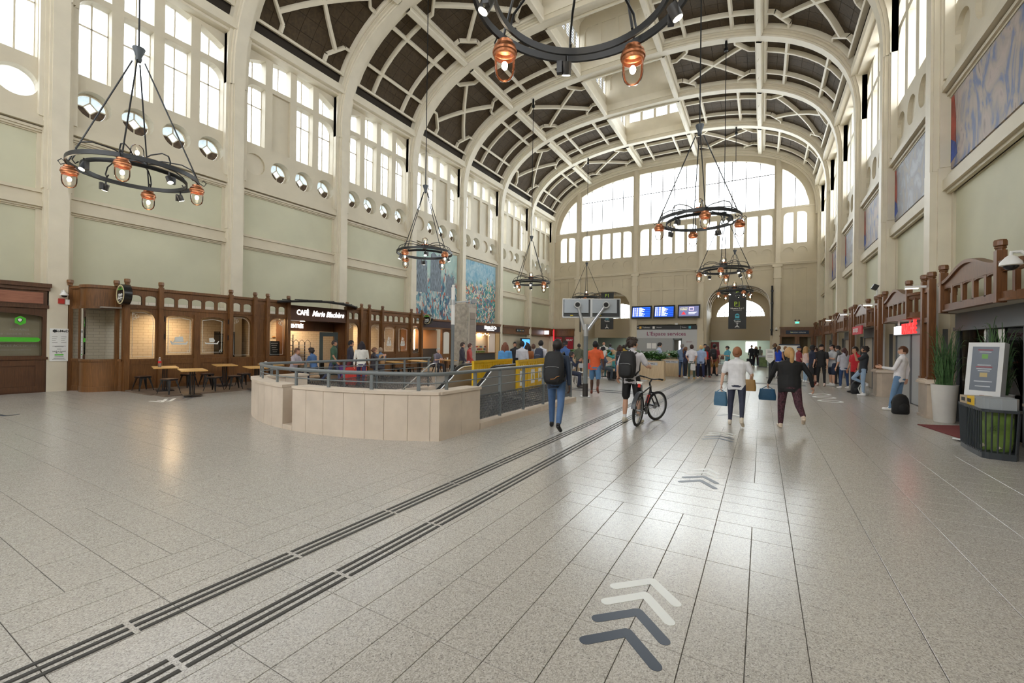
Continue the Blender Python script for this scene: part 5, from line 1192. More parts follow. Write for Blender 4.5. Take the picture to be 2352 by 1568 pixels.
def glass_front(y0, y1, label, kind):
    o = thing('glazed_entrance', label, 'entrance', (DX, (y0+y1)/2, 0)); L = (DX, (y0+y1)/2, 0); m_ = (y0+y1)/2
    b = MB(); b.box(DX-.06, DX+.06, y0, y1, 2.14, 2.56); b.box(DX-.1, DX+.06, y0, y1, 2.12, 2.2)
    xs_ = [y0+.04, y0+(y1-y0)*.3, y0+(y1-y0)*.62, y1-.04]
    for y in xs_: b.box(DX-.05, DX+.05, y-.05, y+.05, 0, 2.2)
    b.build('door_frame', frame_g, o, loc=L)
    if kind == 'glass':
        for a, c in zip(xs_[:-1], xs_[1:]): p = MB(); p.box(DX-.004, DX+.004, a+.05, c-.05, .05, 2.12); p.build('pane', shopglass, o, loc=L)
    elif kind == 'grey':
        p = MB(); p.box(DX-.02, DX+.02, y0, y1, .02, 2.12); p.build('grey_door', mat('pale_grey_film', (.40,.42,.43), .35), o, loc=L)
    else:
        p = MB(); p.box(DX-.02, DX+.02, y0, y1, .02, 2.12); p.build('beige_blind', mat('beige_blind', (.38,.33,.26), .5), o, loc=L)
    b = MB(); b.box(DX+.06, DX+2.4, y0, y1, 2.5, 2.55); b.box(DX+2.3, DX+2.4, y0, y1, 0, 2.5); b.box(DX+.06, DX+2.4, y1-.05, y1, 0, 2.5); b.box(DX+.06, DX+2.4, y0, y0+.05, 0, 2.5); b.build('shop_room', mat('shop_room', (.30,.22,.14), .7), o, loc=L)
    return o
info = [('bowed mahogany balustrade over the unlit entrance behind the viewer', 'glazed grey entrance before the waste bin', 'blind'),
        ('bowed mahogany balustrade with arched openings above the potted plant', 'grey framed glass entrance with white opening hours behind the plant pot', 'glass'),
        ('bowed mahogany balustrade above the white and red shop name', 'pale grey shop door behind the man in a white shirt', 'grey'),
        ('bowed mahogany balustrade above the red hanging banner', 'beige blinded entrance under the red hanging banner', 'blind'),
        ('bowed mahogany balustrade second beyond the red banner', 'beige blinded entrance second beyond the red banner', 'blind'),
        ('bowed mahogany balustrade third beyond the red banner', 'beige blinded entrance third beyond the red banner', 'blind'),
        ('bowed mahogany balustrade nearest the navy name board', 'beige blinded entrance nearest the navy name board', 'blind')]
for i in range(7):
    y0, y1 = PIER[i]+.86, PIER[i+1]
    bow_unit(y0+.04, y1-.04, info[i][0]); glass_front(y0, y1, info[i][1], info[i][2])
# lit supermarket sign under the third balustrade
y0, y1 = PIER[2]+.86, PIER[3]; s0 = thing('shop_name_sign', 'white and red hanging supermarket letters under the balustrade', 'sign', (XS+.1, 16.75, 2.24))
redl = mat('red_lit_letter', (.85,.03,.03), .4, emit=.8, ecol=(.9,.03,.03))
text('INTER', .36, mat('white_lit_letter', (.9,.9,.9), .4, emit=.6), s0, (0, .62, -.02), (0,-1,0), (-1,0,0), bold=.006, extr=.03, sx=.72); text('MARCHÉ', .40, redl, s0, (0, -.50, 0), (0,-1,0), (-1,0,0), bold=.012, extr=.03, sx=.78)
b = MB()
for yy in (.55, -.6): b.box(-.02, .02, yy-.02, yy+.02, .15, .34)
b.build('hanger', white, s0)
# red banner sign of the following bay
rb = thing('red_shop_banner', 'red hanging banner sign with white lettering over a beige entrance', 'sign', (XS-.05, 22.9, 2.42)); rb.rotation_euler = (0,0,radians(0))
b = MB(); b.box(-.02, .02, -1.0, 1.0, -.17, .17); b.build('banner_sheet', mat('banner_red', (.62,.02,.04), .5), rb); text('BOUTIQUE', .22, white, rb, (-.022, .3, 0), (0,-1,0), (-1,0,0), bold=.004)
# opening hours and posters on the glass beside the plant pot
gp = thing('window_lettering', 'white opening hours lettering on the glass door beside the plant', 'lettering', (DX-.02, 12.55, 1.2))
for i in range(13): b = MB(); w_ = .22+.16*((i*5) % 7)/7; b.box(-.003, 0, -w_, .30, .55-.09*i-.02, .55-.09*i+.02); b.build('text_line', white, gp)
b = MB(); b.plate([(-.05,.66),(.05,.66),(.05,.86),(.02,.90),(.02,1.0),(-.02,1.0),(-.02,.90),(-.05,.86)], [], (-.003, .1, 0), (0,1,0), WZ, (-1,0,0), .002); b.build('bottle_mark', white, gp)
for (yy, zz) in ((11.95, 1.95), (11.93, 1.6)): b = MB(); b.box(-.004, 0, -.13, .13, -.15, .15); o = b.build('door_poster', white); o.location = (DX-.02, yy, zz); tag(o, 'small white poster on the glass door, %s' % ('upper of two' if zz > 1.8 else 'lower of two'), 'poster')
# warm shelves inside the glass entrance
wsh = thing('lit_food_shelf', 'warm lit food shelves inside the glass entrance', 'shelf', (DX+1.2, 10.9, 0))
b = MB(); b.box(.0, .5, -.9, .9, 0, 2.2); b.build('shelf_back', mat('dark_shelf', (.05,.03,.02), .6), wsh)
for z in (1.15, 1.45, 1.75): b = MB(); b.box(-.3, 0, -.9, .9, z-.02, z); b.build('shelf', wooddk, wsh)
b = MB(); b.box(-.05, 0, -.85, .85, 2.05, 2.15); b.build('shelf_lamp', mat('amber_lamp', (1,.6,.2), .4, emit=8, ecol=(1,.55,.18)), wsh)
for z in (1.15, 1.45, 1.75):
    for i in range(7):
        b = MB(); b.cyl((0,0,0), (0,0,.2), .05, n=8); q = b.build('food_jar', pk[(i*3+int(z*10)) % 5]); q.location = (DX+1.05, 10.2+i*.23, z); tag(q, 'small jar on the warm lit shelves inside the glass entrance', 'jar', 'jars on lit shelves')
dome_camera((XS-.01, 9.55, 3.12), (-1,0,0), 'large white dome camera on the mahogany post above the waste bin', 1.0)
# lamps and boxes on the posts
for k, lb in ((2, 'over the plant pot pier'), (3, 'over the pier with the bent-knee man'), (4, 'beyond the red banner'), (5, 'second beyond the red banner')):
    y = PIER[k]+.45; o = thing('post_lamp', 'small white lamp bracket on the paired posts %s' % lb, 'lamp', (XS, y, 3.25))
    b = MB(); b.box(-.35, .05, -.05, .05, -.03, .03); b.build('lamp_arm', white, o); b = MB(); b.box(-.34, -.1, -.04, .04, -.045, -.03); b.build('lamp_strip', mat('post_lamp_glow', (1,.85,.6), .4, emit=4), o)
o = thing('spotlight', 'black floodlight on a bracket above the bent-knee man', 'spotlight', (XS+.05, PIER[3]+.5, 3.55)); b = MB(); b.cyl((0,0,0), (0,0,.25), .025, n=8); b.box(-.06, .06, -.06, .06, 0, .05); b.build('stem', white, o)
b = MB(); b.obox((-.06, 0, .32), .16, .2, .18, (0,.5,0)); b.build('lamp_head', blackm, o)
p0 = PX(2160, 500, XR+.33); b = MB(); b.cyl((XR+.30, p0.y, 2.6), (XR+.30, p0.y, 5.55), .085, n=14)
for z in (3.3, 4.25, 5.0): b.cyl((XR+.30, p0.y, z), (XR+.30, p0.y, z+.06), .095, n=14)
tag(b.build('downpipe', mat('pipe_grey', (.42,.42,.40), .5), smooth=40, loc=(XR+.3, p0.y, 2.6)), 'pale grey drainpipe beside the right wall pillar', 'pipe')
p0 = PX(779, 640, XL-.3); b = MB(); b.cyl((XL-.27, p0.y, 3.4), (XL-.27, p0.y, 5.6), .07, n=12); tag(b.build('downpipe', mat('pipe_grey'), smooth=40, loc=(XL-.27, p0.y, 3.4)), 'pale grey drainpipe on the left wall above the cafe canopy', 'pipe')
# ------------------------------------------------------------------ stair well: parapet, railing, escalator
WC, WSAG, WXR, WXL = -7.59, .80, -4.76, -10.42
WH = (WXR-WXL)/2; WR_ = (WH*WH+WSAG*WSAG)/(2*WSAG); WY0 = 5.02
def wy_(x, o=0.0): r = WR_-o; dx = max(-r, min(r, x-WC)); return WY0+WR_-sqrt(r*r-dx*dx)
well = thing('stair_well_parapet', 'curved limestone parapet around the stair well', 'parapet', (WC, 6.0, 0)); LW = V((WC, 6.0, 0))
def slab(xa, xb, z0, z1, th, name, o0=0.0, mt=stone):
    g_ = .004; n = 4; xs = [xa+g_+(xb-xa-2*g_)*i/n for i in range(n+1)]
    out = [(x, wy_(x, o0), z0) for x in xs]+[(x, wy_(x, o0)+th, z0) for x in reversed(xs)]
    b = MB(); b.prism(out, (0,0,z1-z0)); return b.build(name, mt, well, loc=LW)
jl = [WXL, -10.15, -9.8, -9.46, -9.14, -8.77, -8.38, -7.95]; jr = [-7.64, -7.25, -6.82, -6.38, -5.97, -5.63, -5.24, -4.90, WXR]
for js in (jl, jr):
    for a, b_ in zip(js[:-1], js[1:]): slab(a, b_, 0, .785, .32, 'stone_slab')
    ks = [js[0], js[len(js)//2], js[-1]]
    for a, b_ in zip(ks[:-1], ks[1:]): slab(a, b_, .79, .84, .36, 'coping_stone', -.02)
slab(-7.95, -7.64, 0, .09, .3, 'stone_slab', .0); slab(-7.95, -7.64, .09, .785, .04, 'stone_slab', .26)
for x0_, x1_ in ((WXR-.32, WXR), (WXL, WXL+.32)):
    for y0_, y1_ in ((5.84, 6.45), (6.45, 7.05)): b = MB(); b.box(x0_, x1_, y0_+.003, y1_-.003, 0, .785); b.build('stone_slab', stone, well, loc=LW)
    b = MB(); b.box(x0_-.02, x1_+.02, 5.86, 7.07, .79, .84); b.build('coping_stone', stone, well, loc=LW)
    # low kerb with joints
    ys = [7.07, 7.85, 8.9, 9.75, 10.6, 11.4, 12.14]
    xa, xb = (x0_+.02, x1_) if x0_ > -7 else (x0_, x1_-.02)
    for a, c in zip(ys[:-1], ys[1:]): b = MB(); b.box(xa, xb, a+.003, c-.003, 0, .12); b.build('kerb_stone', stone, well, loc=LW)
# inside walls and lower floor of the well
pit_ = struct('floor_lower')
wellg = mat('well_grey', (.20,.20,.19), .6, noise=(1.5,.15)); welld = mat('well_dark', (.06,.06,.06), .7)
b = MB(); x0_, x1_ = WXL+.3, WXR-.3
b.box(x0_-.3, x1_+.3, 4.0, 12.6, -3.6, -3.5); b.build('lower_slab', welld, pit_)
b = MB(); b.box(x0_-.12, x0_, 5.4, 12.2, -3.5, -.01); b.box(x1_, x1_+.12, 5.4, 12.2, -3.5, -.01); b.box(x0_-.1, x1_+.1, 12.0, 12.2, -3.5, -.01); b.box(x0_-.1, x1_+.1, 4.4, 5.0, -3.5, -.6); b.build('well_lining', wellg, pit_)
# stairs on both sides
for nm, xa, xb in (('wide stone stair beside the far rail of the well', x0_+.05, -8.35), ('narrow stone stair beside the near rail of the well', -6.35, x1_-.05)):
    o = thing('stone_stair', nm, 'stair', ((xa+xb)/2, 11.9, 0))
    for i in range(19): b = MB(); b.box(xa, xb, 11.9-.3*(i+1), 11.9-.3*i, -.17*(i+1)-.2, -.17*(i+1)+.0); b.build('step', mat('stair_stone', (.40,.38,.34), .6), o, loc=((xa+xb)/2, 11.9, 0))
# escalator
es = thing('escalator', 'escalator with beige panels and black handrails going down into the well', 'escalator', (-7.4, 12.2, 0)); LE = V((-7.4, 12.2, 0))
def esc_path(z_off=0.0):
    P = [(12.25, 1.0)]
    for i in range(7): a = i/6; P.append((10.9-.62*a, 1.0-.5*.62*a*a*.95))
    y, z = P[-1]
    for i in range(1, 7): P.append((y-1.0*i, z-.577*i))
    return P
for xb_, inner in ((-7.98, 1), (-6.80, -1)):
    P = esc_path(); n = len(P)
    top = [(y, z) for y, z in P]; bot = [(y, z-.86) for y, z in P]
    nose = [(12.25+.2*sin(radians(a)), .8+.2*cos(radians(a))) for a in (20, 55, 90, 125, 160)]
    out = top[::-1]+nose+[(12.25, .14)]+bot
    b = MB(); b.prism([(xb_-.04, y, z-.05) for y, z in out], (.08,0,0)); b.build('balustrade', mat('escalator_beige', (.34,.27,.19), .45) if inner > 0 else mat('escalator_grey', (.24,.23,.215), .4), es, loc=LE)
    b = MB(); b.tube([(xb_, y, z+.0) for y, z in top[::-1]]+[(xb_, y, z) for y, z in nose], .045, 8); b.build('handrail', mat('rubber_black', (.012,.012,.014), .4), es, smooth=60, loc=LE)
    b = MB(); b.tube([(xb_, y, z-.055) for y, z in top[::-1]], .05, 6); b.build('rail_track', steel, es, smooth=60, loc=LE)
    b = MB(); b.prism([(xb_-.12, y, z-.80) for y, z in top]+[(xb_-.12, y, z-1.05) for y, z in reversed(top)], (.24,0,0)); b.build('skirt', steel, es, loc=LE)
for i in range(20): b = MB(); yy = 10.4-.4*i*.9; zz = -.06-.208*i; b.box(-7.86, -6.92, yy-.4, yy, zz-.2, zz); b.build('tread', mat('tread_grey', (.16,.16,.16), .45, metal=.4), es, loc=LE)
b = MB(); b.box(-7.9, -6.88, 10.4, 12.1, -.05, .02); b.build('landing_plate', steel, es, loc=LE)
# railing
rl = thing('well_railing', 'grey steel railing around the stair well', 'railing', (WC, 6.5, 0)); LR = V((WC, 6.5, 0))
def rail_path(z, o=.16, y1=12.1):
    P = [(WXR-o, y1), (WXR-o, 10), (WXR-o, 8), (WXR-o, 6.6), (WXR-o, 6.1)]
    xs = [WXR-o-.06-(2*WH-2*o-.12)*i/22 for i in range(23)]
    P += [(x, wy_(x, o)+.02) for x in xs]+[(WXL+o, 6.1), (WXL+o, 6.6), (WXL+o, 8), (WXL+o, 10), (WXL+o, y1-.1)]
    return [(x, y, z) for x, y in P]
for z, r in ((1.13, .035), (.97, .012)): b = MB(); b.tube(rail_path(z), r, 10); b.build('handrail' if r > .02 else 'rail', grey, rl, smooth=60, loc=LR)
for xx in (WXR-.16, WXL+.16):
    for z in (.80, .63, .46 if False else .63): 
        b = MB(); b.tube([(xx, 7.02, z), (xx, 12.1, z)], .012, 6); b.build('rail', grey, rl, loc=LR)
    for y in (7.1, 8.05, 9.12, 10.2, 11.4, 12.08) if xx > -7 else (7.1, 8.3, 9.5, 10.7, 11.9):
        b = MB(); b.obox((xx, y, .62), .07, .028, 1.02); b.build('rail_post', grey, rl, loc=LR)
    # perforated screen between the posts
    m_ = bpy.data.materials.get('perforated_sheet')
    if not m_:
        m_ = bpy.data.materials.new('perforated_sheet'); m_.use_nodes = True; nt = m_.node_tree; pb = nt.nodes['Principled BSDF']; pb.inputs['Base Color'].default_value = (.10,.105,.11,1); pb.inputs['Metallic'].default_value = .3; pb.inputs['Roughness'].default_value = .45
    b = MB(); st = .05; n_ = int(4.9/st)
    for i in range(n_):
        y = 7.1+i*st
        b.tube([(xx, y, .15), (xx, y+.22, .61)], .0075, 4, caps=False); b.tube([(xx, y+.22, .15), (xx, y, .61)], .0075, 4, caps=False)
    tag(b.build('mesh_screen', m_, rl, loc=LR), kind='stuff')
for x in (-10.05, -9.6, -8.55, -7.8, -6.9, -6.0, -5.2):
    b = MB(); y = wy_(x, .16)+.02; z0_ = .84 if abs(x+7.8) > .1 else .05; b.obox((x, y, (z0_+1.1)/2), .06 if abs(x+7.6) < 2 else .06, .03, 1.1-z0_, (0,0,atan2(x-WC, WR_))); b.build('rail_post', grey, rl, loc=LR)
for y in (6.2,): 
    for xx in (WXR-.16, WXL+.16): b = MB(); b.obox((xx, y, .97), .06, .03, .28); b.build('rail_post', grey, rl, loc=LR)
# stair handrails in steel
for nm, x in (('far', -10.0), ('mid', -8.32), ('near', -5.25)):
    o = thing('stair_handrail', {'far': 'steel stair handrail beside the far railing', 'mid': 'steel stair handrail beside the escalator panel', 'near': 'steel stair handrail behind the near mesh railing'}[nm], 'handrail', (x, 12, 0))
    b = MB(); b.tube([(x, 12.0, .12), (x, 12.0, .95), (x, 11.7, .92)]+[(x, 11.7-.6*i, .92-.34*i) for i in range(1, 9)], .022, 8); b.build('rail', steel, o, smooth=60, loc=(x, 12, 0))
# yellow safety barriers
ylw = mat('safety_yellow', (.72,.44,.01), .45, noise=(5,.10)); wt = mat('warning_yellow', (.85,.62,.02), .5)
def barrier(p, q, label, posters=0):
    p, q = V(p), V(q); d = (q-p); Ln = d.length; rz = atan2(d.y, d.x)
    o = thing('safety_barrier', label, 'barrier', ((p+q)/2), rz, 'yellow safety barriers')
    b = MB(); hs = []
    n = 8
    for i in range(n): c = -Ln/2+.18+(Ln-.36)*(i+.5)/n; hs.append(rect(c-.045, c+.045, .84, 1.0))
    b.plate(rect(-Ln/2+.04, Ln/2-.04, .10, 1.15), hs, (0, -.025, 0), (1,0,0), WZ, (0,1,0), .05); b.build('barrier_panel', ylw, o)
    for s in (-1, 0, 1): b = MB(); b.box(s*(Ln/2-.06)-.045, s*(Ln/2-.06)+.045, -.04, .04, .06, 1.15); b.build('barrier_post', ylw, o)
    for s in (-1, 1): b = MB(); b.box(s*(Ln/2-.2)-.06, s*(Ln/2-.2)+.06, -.25, .25, 0, .07); b.build('barrier_foot', mat('rubber_black'), o)
    b = MB(); b.box(-Ln/2, Ln/2, -.045, .045, 1.08, 1.15); b.build('top_rail', ylw, o)
    for i in range(posters):
        c = -Ln/2+.42+i*(Ln-.84)/max(1, posters-1)
        for sd in (-1, 1):
            b = MB(); b.box(c-.2, c+.2, sd*.028-.002, sd*.028+.002, .32, .80); w_ = b.build('warning_sheet', white, o)
            for e, mm, y_ in ((.165, black, .031), (.135, wt, .033)):
                b = MB(); b.prism([(c+e*cos(radians(a)), sd*y_, .53+e*1.1*sin(radians(a))) for a in (90, 210, 330)], (0,sd*.002,0)); b.build('warning_triangle', mm, w_)
            b = MB(); b.box(c-.012, c+.012, sd*.036-.001, sd*.036+.001, .50, .60); b.ball((c, sd*.036, .475), .014, 6); b.build('exclamation', black, w_)
a1, a2, a3, a4 = G(1186, 911), V((-7.0, 13.9, 0)), V((-7.35, 15.8, 0)), G(1175, 823, 1.15); a4.z = 0; a5 = G(1086, 828.5, 1.15); a5.z = 0
barrier(a1, a2, 'yellow safety barrier with warning sheets nearest the well railing', 2); barrier(a2, a3, 'yellow safety barrier with warning sheets continuing from the well railing', 2)
mid = (a4+a5)/2; barrier(a5, mid, 'yellow safety barrier behind the escalator panel', 0); barrier(mid, a4, 'yellow safety barrier behind the escalator, away from the column', 0)
barrier(a3, (a3+a4)/2+V((.3,.4,0)), 'yellow safety barrier joining the two yellow runs', 0)
# post with paired screens
sp = thing('screen_post', 'grey steel post carrying two screens seen from behind', 'screen post', (-4.91, 13.29, 0))
b = MB(); b.cyl((0,0,.42), (0,0,1.95), .072, n=20); b.build('post', grey, sp, smooth=40)
b = MB(); b.cyl((0,0,0), (0,0,.43), .088, n=20); b.build('sleeve', mat('dark_sleeve', (.03,.026,.024), .5), sp, smooth=40)
b = MB(); b.cyl((0,0,1.95), (0,0,2.33), .078, n=20); b.cyl((0,0,0), (0,0,.02), .17, n=20); b.build('collar', greyl, sp, smooth=40)
ua = V((cos(radians(24)), sin(radians(24)), 0)); fa = V((-ua.y, ua.x, 0)); fz = ua
for s, off in ((-1, -.28), (1, .62)):
    c = ua*off+V((0,0,2.86))+fa*.12; e = c-fa*.1+V((0,0,.10))
    b = MB(); b0 = V((0,0,2.15))+ua*(.05*s); b.tube([b0, e], [.065, .045], 8); b.build('arm', greyl, sp, smooth=50)
    b = MB(); b.cyl(e-fa*.06, e+fa*.12, .11, n=22); b.build('hub', greyl, sp, smooth=40); b = MB(); b.cyl(e-fa*.065, e-fa*.055, .075, n=18); b.build('hub_face', blackm, sp)
    R3 = Matrix((ua, fa, V((0,0,1)))).transposed() @ Matrix.Rotation(radians(-6), 3, 'X')
    b = MB(); b.obox(c+fa*.04, .92, .06, .60, R3); mo = b.build('screen_back', mat('screen_shell_dark', (.03,.033,.036), .4), sp)
    b = MB(); b.obox(c+R3 @ V((-.03, -.0, .055)), .78, .07, .44, R3); b.build('back_panel', mat('back_panel_grey', (.32,.35,.38), .4, metal=.3), mo)
    b = MB(); 
    for (dx, dz, w_, h_) in ((0, .30, .96, .03), (0, -.30, .96, .03), (-.465, 0, .03, .62), (.465, 0, .03, .62)): b.obox(c+R3 @ V((dx, .03, dz)), w_, .09, h_, R3)
    b.build('screen_bezel', greyl, mo)
    b = MB(); b.obox(c+R3 @ V((-.18, -.04, -.245)), .09, .01, .02, R3); b.build('yellow_tag', wt, mo)
    b = MB(); b.obox(c+R3 @ V((0, .075, 0)), .86, .006, .54, R3); b.build('screen_face', mat('screen_blue'), mo)
# tall grey camera post and the stone memorial
cp = thing('camera_post', 'slim grey and white post with a side camera arm beside the stone memorial', 'post', (-13.0, 16.8, 0))
b = MB(); b.cyl((0,0,0), (0,0,2.55), .085, n=16); b.build('post', grey, cp, smooth=40); b = MB(); b.cyl((0,0,2.55), (0,0,4.35), .09, n=16); b.ball((0,0,4.42), .07, 10); b.build('white_shaft', white, cp, smooth=40)
b = MB(); b.cyl((0,0,3.62), (.62,.62,3.72), .035, n=8); b.cyl((0,0,3.5), (0,0,3.75), .11, n=14); b.build('side_arm', greyl, cp, smooth=40)
b = MB(); b.obox((.74,.74,3.72), .26, .2, .2, (0,0,.78)); b.build('camera_box', mat('camera_grey', (.28,.29,.30), .5), cp)
mo_ = thing('stone_memorial', 'tall grey stone memorial with an engraved plaque by the camera post', 'memorial', (-14.0, 19.2, 0))
conc = mat('rough_concrete', (.40,.37,.32), .8, noise=(6,.25), bump=(20,.4))
b = MB(); b.prism([(-.42,-.42,0), (.42,-.42,0), (.42,.42,0), (-.42,.42,0)], (0,0,3.78)); b.build('shaft', conc, mo_)
b = MB(); b.box(.42, .46, -.32, .32, .4, 3.55); b.build('plaque_ground', mat('pale_stone', (.50,.45,.38), .6), mo_)
b = MB(); b.box(.46, .475, -.24, .26, .5, 3.3); pq = b.build('plaque', mat('plaque_taupe', (.30,.25,.21), .6), mo_)
b = MB()
for i in range(34): b.box(.4755, .478, -.19, .21, .62+.06*i, .642+.06*i)
tag(b.build('engraving', mat('engraved', (.42,.37,.31), .6), pq), kind='stuff')
text('Aux agents de la gare', .055, mat('print_grey'), mo_, (.477, .01, 2.95), (0,1,0), (1,0,0))
# ------------------------------------------------------------------ chandeliers
bulbm = mat('bulb_light', (1,.9,.75), .4, emit=38, ecol=(1,.86,.66))
jar_g = glass_mat('jar_glass', (.93,.92,.90), .16)
def chandelier():
    """origin at the ring centre"""
    o = thing('chandelier', 'x', 'chandelier', (0,0,0)); R = 1.25
    def ring(r, z, w, h, name):
        b = MB(); n = 56; pts = []
        for i in range(n):
            t = 2*pi*i/n
            for dr, dz in ((-w/2, -h/2), (w/2, -h/2), (w/2, h/2), (-w/2, h/2)): pts.append(((r+dr)*cos(t), (r+dr)*sin(t), z+dz))
        b.add(pts, [(i*4+j, i*4+(j+1) % 4, ((i+1) % n)*4+(j+1) % 4, ((i+1) % n)*4+j) for i in range(n) for j in range(4)]); b.build(name, black, o, smooth=30)
    ring(R, 0, .035, .10, 'outer_ring'); ring(1.0, -.07, .03, .09, 'inner_ring'); ring(.17, .30, .025, .10, 'hub_ring')
    for k in range(8):
        t = 2*pi*k/8+.2; e = V((cos(t), sin(t), 0)); b = MB()
        P = [e*.17+V((0,0,.32)), e*.5+V((0,0,.40)), e*.9+V((0,0,.39)), e*1.12+V((0,0,.29)), e*1.20+V((0,0,.12)), e*1.14+V((0,0,.03)), e*1.08+V((0,0,.09))]
        b.tube(P, .016, 6); b.build('arm', black, o, smooth=60)
    for k in range(4):   # rods to the cone above
        t = pi/4+pi/2*k+.25; e = V((cos(t), sin(t), 0)); b = MB(); b.tube([e*R+V((0,0,.03)), e*.12+V((0,0,2.78))], .018, 6); b.build('tie_rod', black, o)
        b = MB(); P = [e*(R+.02)+V((0,0,.0)), e*(R+.12)+V((0,0,-.06)), e*(R+.17)+V((0,0,.02)), e*(R+.11)+V((0,0,.08)), e*(R+.07)+V((0,0,.04))]; b.tube(P, .011, 5); b.build('scroll', black, o)
    b = MB(); b.lathe([(.05, -.14), (.07, -.08), (.06, -.02), (.13, .17), (.13, .20), (.03, .21)], (0,0,2.92), 16); b.build('cone_cap', mat('iron_grey', (.05,.06,.07), .45), o, smooth=40)
    def jar(p, up=1, sub=None):
        j = bpy.data.objects.new('lamp', None); COL.objects.link(j); j.parent = o; j.location = p
        b = MB(); b.lathe([(.10, .14), (.15, .10), (.155, .06), (.165, .05), (.165, .02), (.15, .01), (.15, -.02), (.13, -.03)], (0,0,0), 18, caps=False); b.cyl((0,0,.12), (0,0,.17), .11, n=14); c = b.build('copper_collar', copper, j, smooth=40)
        b = MB(); b.lathe([(.135, -.02), (.14, -.10), (.138, -.20), (.12, -.27), (.08, -.32), (.03, -.34)], (0,0,0), 18, caps=False); b.build('glass_jar', jar_g, j, smooth=80)
        b = MB(); b.ball((0,0,-.14), (.042,.042,.055), 10); b.build('bulb', bulbm, j, smooth=80)
        if up < 0: j.rotation_euler = (pi, 0, 0)
        return j
    for k in range(4): t = pi/4+pi/2*k+.25; jar((1.22*cos(t), 1.22*sin(t), -.24))
    jar((0, 0, .38), -1)
    spot_c = mat('spot_case', (.03,.03,.032), .4); spot_l = mat('spot_light', (1,.9,.7), .4, emit=22, ecol=(1,.86,.62))
    for k in range(4):
        t = pi/2*k+.25; e = V((cos(t), sin(t), 0)); b = MB(); c = e*1.08+V((0,0,-.24)); d = V((e.x*.45, e.y*.45, -.9)).normalized()
        b.cyl(e*1.08+V((0,0,-.06)), c, .02, n=6); b.cyl(c-d*.07, c+d*.09, .065, n=14); b.obox(c+V((-e.y*.1, e.x*.1, 0)), .07, .07, .17); s = b.build('spotlight', spot_c, o, smooth=40)
        b = MB(); b.cyl(c+d*.091, c+d*.096, .055, n=14); b.build('spot_lens', spot_l, s)
    return o
ch0 = chandelier(); ZC = 5.78; first = True
names = {(-1, 0): 'iron ring chandelier hanging before the bay over the bowed cafe corner', (-1, 2): 'iron ring chandelier hanging in front of the tower mural', (-1, 4): 'iron ring chandelier hanging before the shops beyond the harbour mural', (-1, 6): 'iron ring chandelier hanging behind the paired screens on a post',
         (1, 0): 'large iron ring chandelier close overhead', (1, 2): 'iron ring chandelier hanging before the big end window', (1, 4): 'iron ring chandelier hanging before the end wall roundels', (1, 6): 'iron ring chandelier hanging before the tall parking banner'}
for (sg, k), lab in names.items():
    c = ch0 if first else copy_tree(ch0); first = False
    x = X0+sg*5.84; y = Y0+D*k
    c.location = (x, y, ZC); c['label'] = lab; c['group'] = 'iron ring chandeliers'; c.rotation_euler = (0,0,{0:.0,2:.5,4:.2,6:.8}[k]+(.3 if sg > 0 else 0))
    zt = prof_z(sg*5.84)-.0
    b = MB(); b.cyl((0,0,3.12), (0,0,zt-ZC-.5), .02, n=8); b.build('suspension_rod', black, c)
    b = MB(); b.cyl((0,0,zt-ZC-.55), (0,0,zt-ZC-.4), .1, n=12); b.tube([(0,0,zt-ZC-.42), (0,0,zt-ZC-.2), (0,.0,zt-ZC+.1)], [.05,.075,.05], 8); b.build('ceiling_mount', black, c, smooth=40)
# ------------------------------------------------------------------ floor markings
def C(r, g, b): return tuple(((x/255+.055)/1.055)**2.4 if x > 10 else x/3294 for x in (r, g, b))
stripm = mat('charcoal_tactile', (.055,.053,.05), .55, bump=(150,.3))
bar = MB(); bar.add([(-.017,-.5,0),(.017,-.5,0),(.017,.5,0),(-.017,.5,0),(-.012,-.494,.005),(.012,-.494,.005),(.012,.494,.005),(-.012,.494,.005)], [(0,3,2,1),(4,5,6,7),(0,1,5,4),(1,2,6,5),(2,3,7,6),(3,0,4,7)])
bar_me = bar.mesh('tactile_bar', stripm)
def strip(x, lab, y0=-.98, n=32):
    o = thing('tactile_strip', lab, 'guide strip', (x, 0, 0))
    for i in range(n):
        for dx in (-.067, 0, .067): put(bar_me, 'tactile_bar', o, (dx, y0+.5+1.027*i+.05, .0005))
strip(-3.19, 'charcoal three-bar tactile strip along the floor, nearer the stair well'); strip(-2.635, 'charcoal three-bar tactile strip along the floor, farther from the stair well')
o = thing('tactile_strip', 'charcoal tactile strip crossing the floor beside the screen post', 'guide strip', (0, 0, 0)); ya = G(1345, 893).y
for dy in (-.55, 0):
    for i in range(5):
        for dx in (-.067, 0, .067): put(bar_me, 'tactile_bar', o, (-8.3+.52+1.027*i, ya+dy+dx, .0006), (0,0,pi/2))
o = thing('tactile_strip', 'charcoal tactile strip crossing the floor before the right hand queue', 'guide strip', (0, 0, 0)); yq = G(1740, 880).y
for dy in (-.3, .2):
    for i in range(4):
        for dx in (-.067, 0, .067): put(bar_me, 'tactile_bar', o, (-1.9+1.027*i, yq+dy+dx, .0006), (0,0,pi/2))
navy = mat('navy_sticker', C(52,62,78), .4); whs = mat('white_sticker', C(226,228,226), .4, alpha=None)
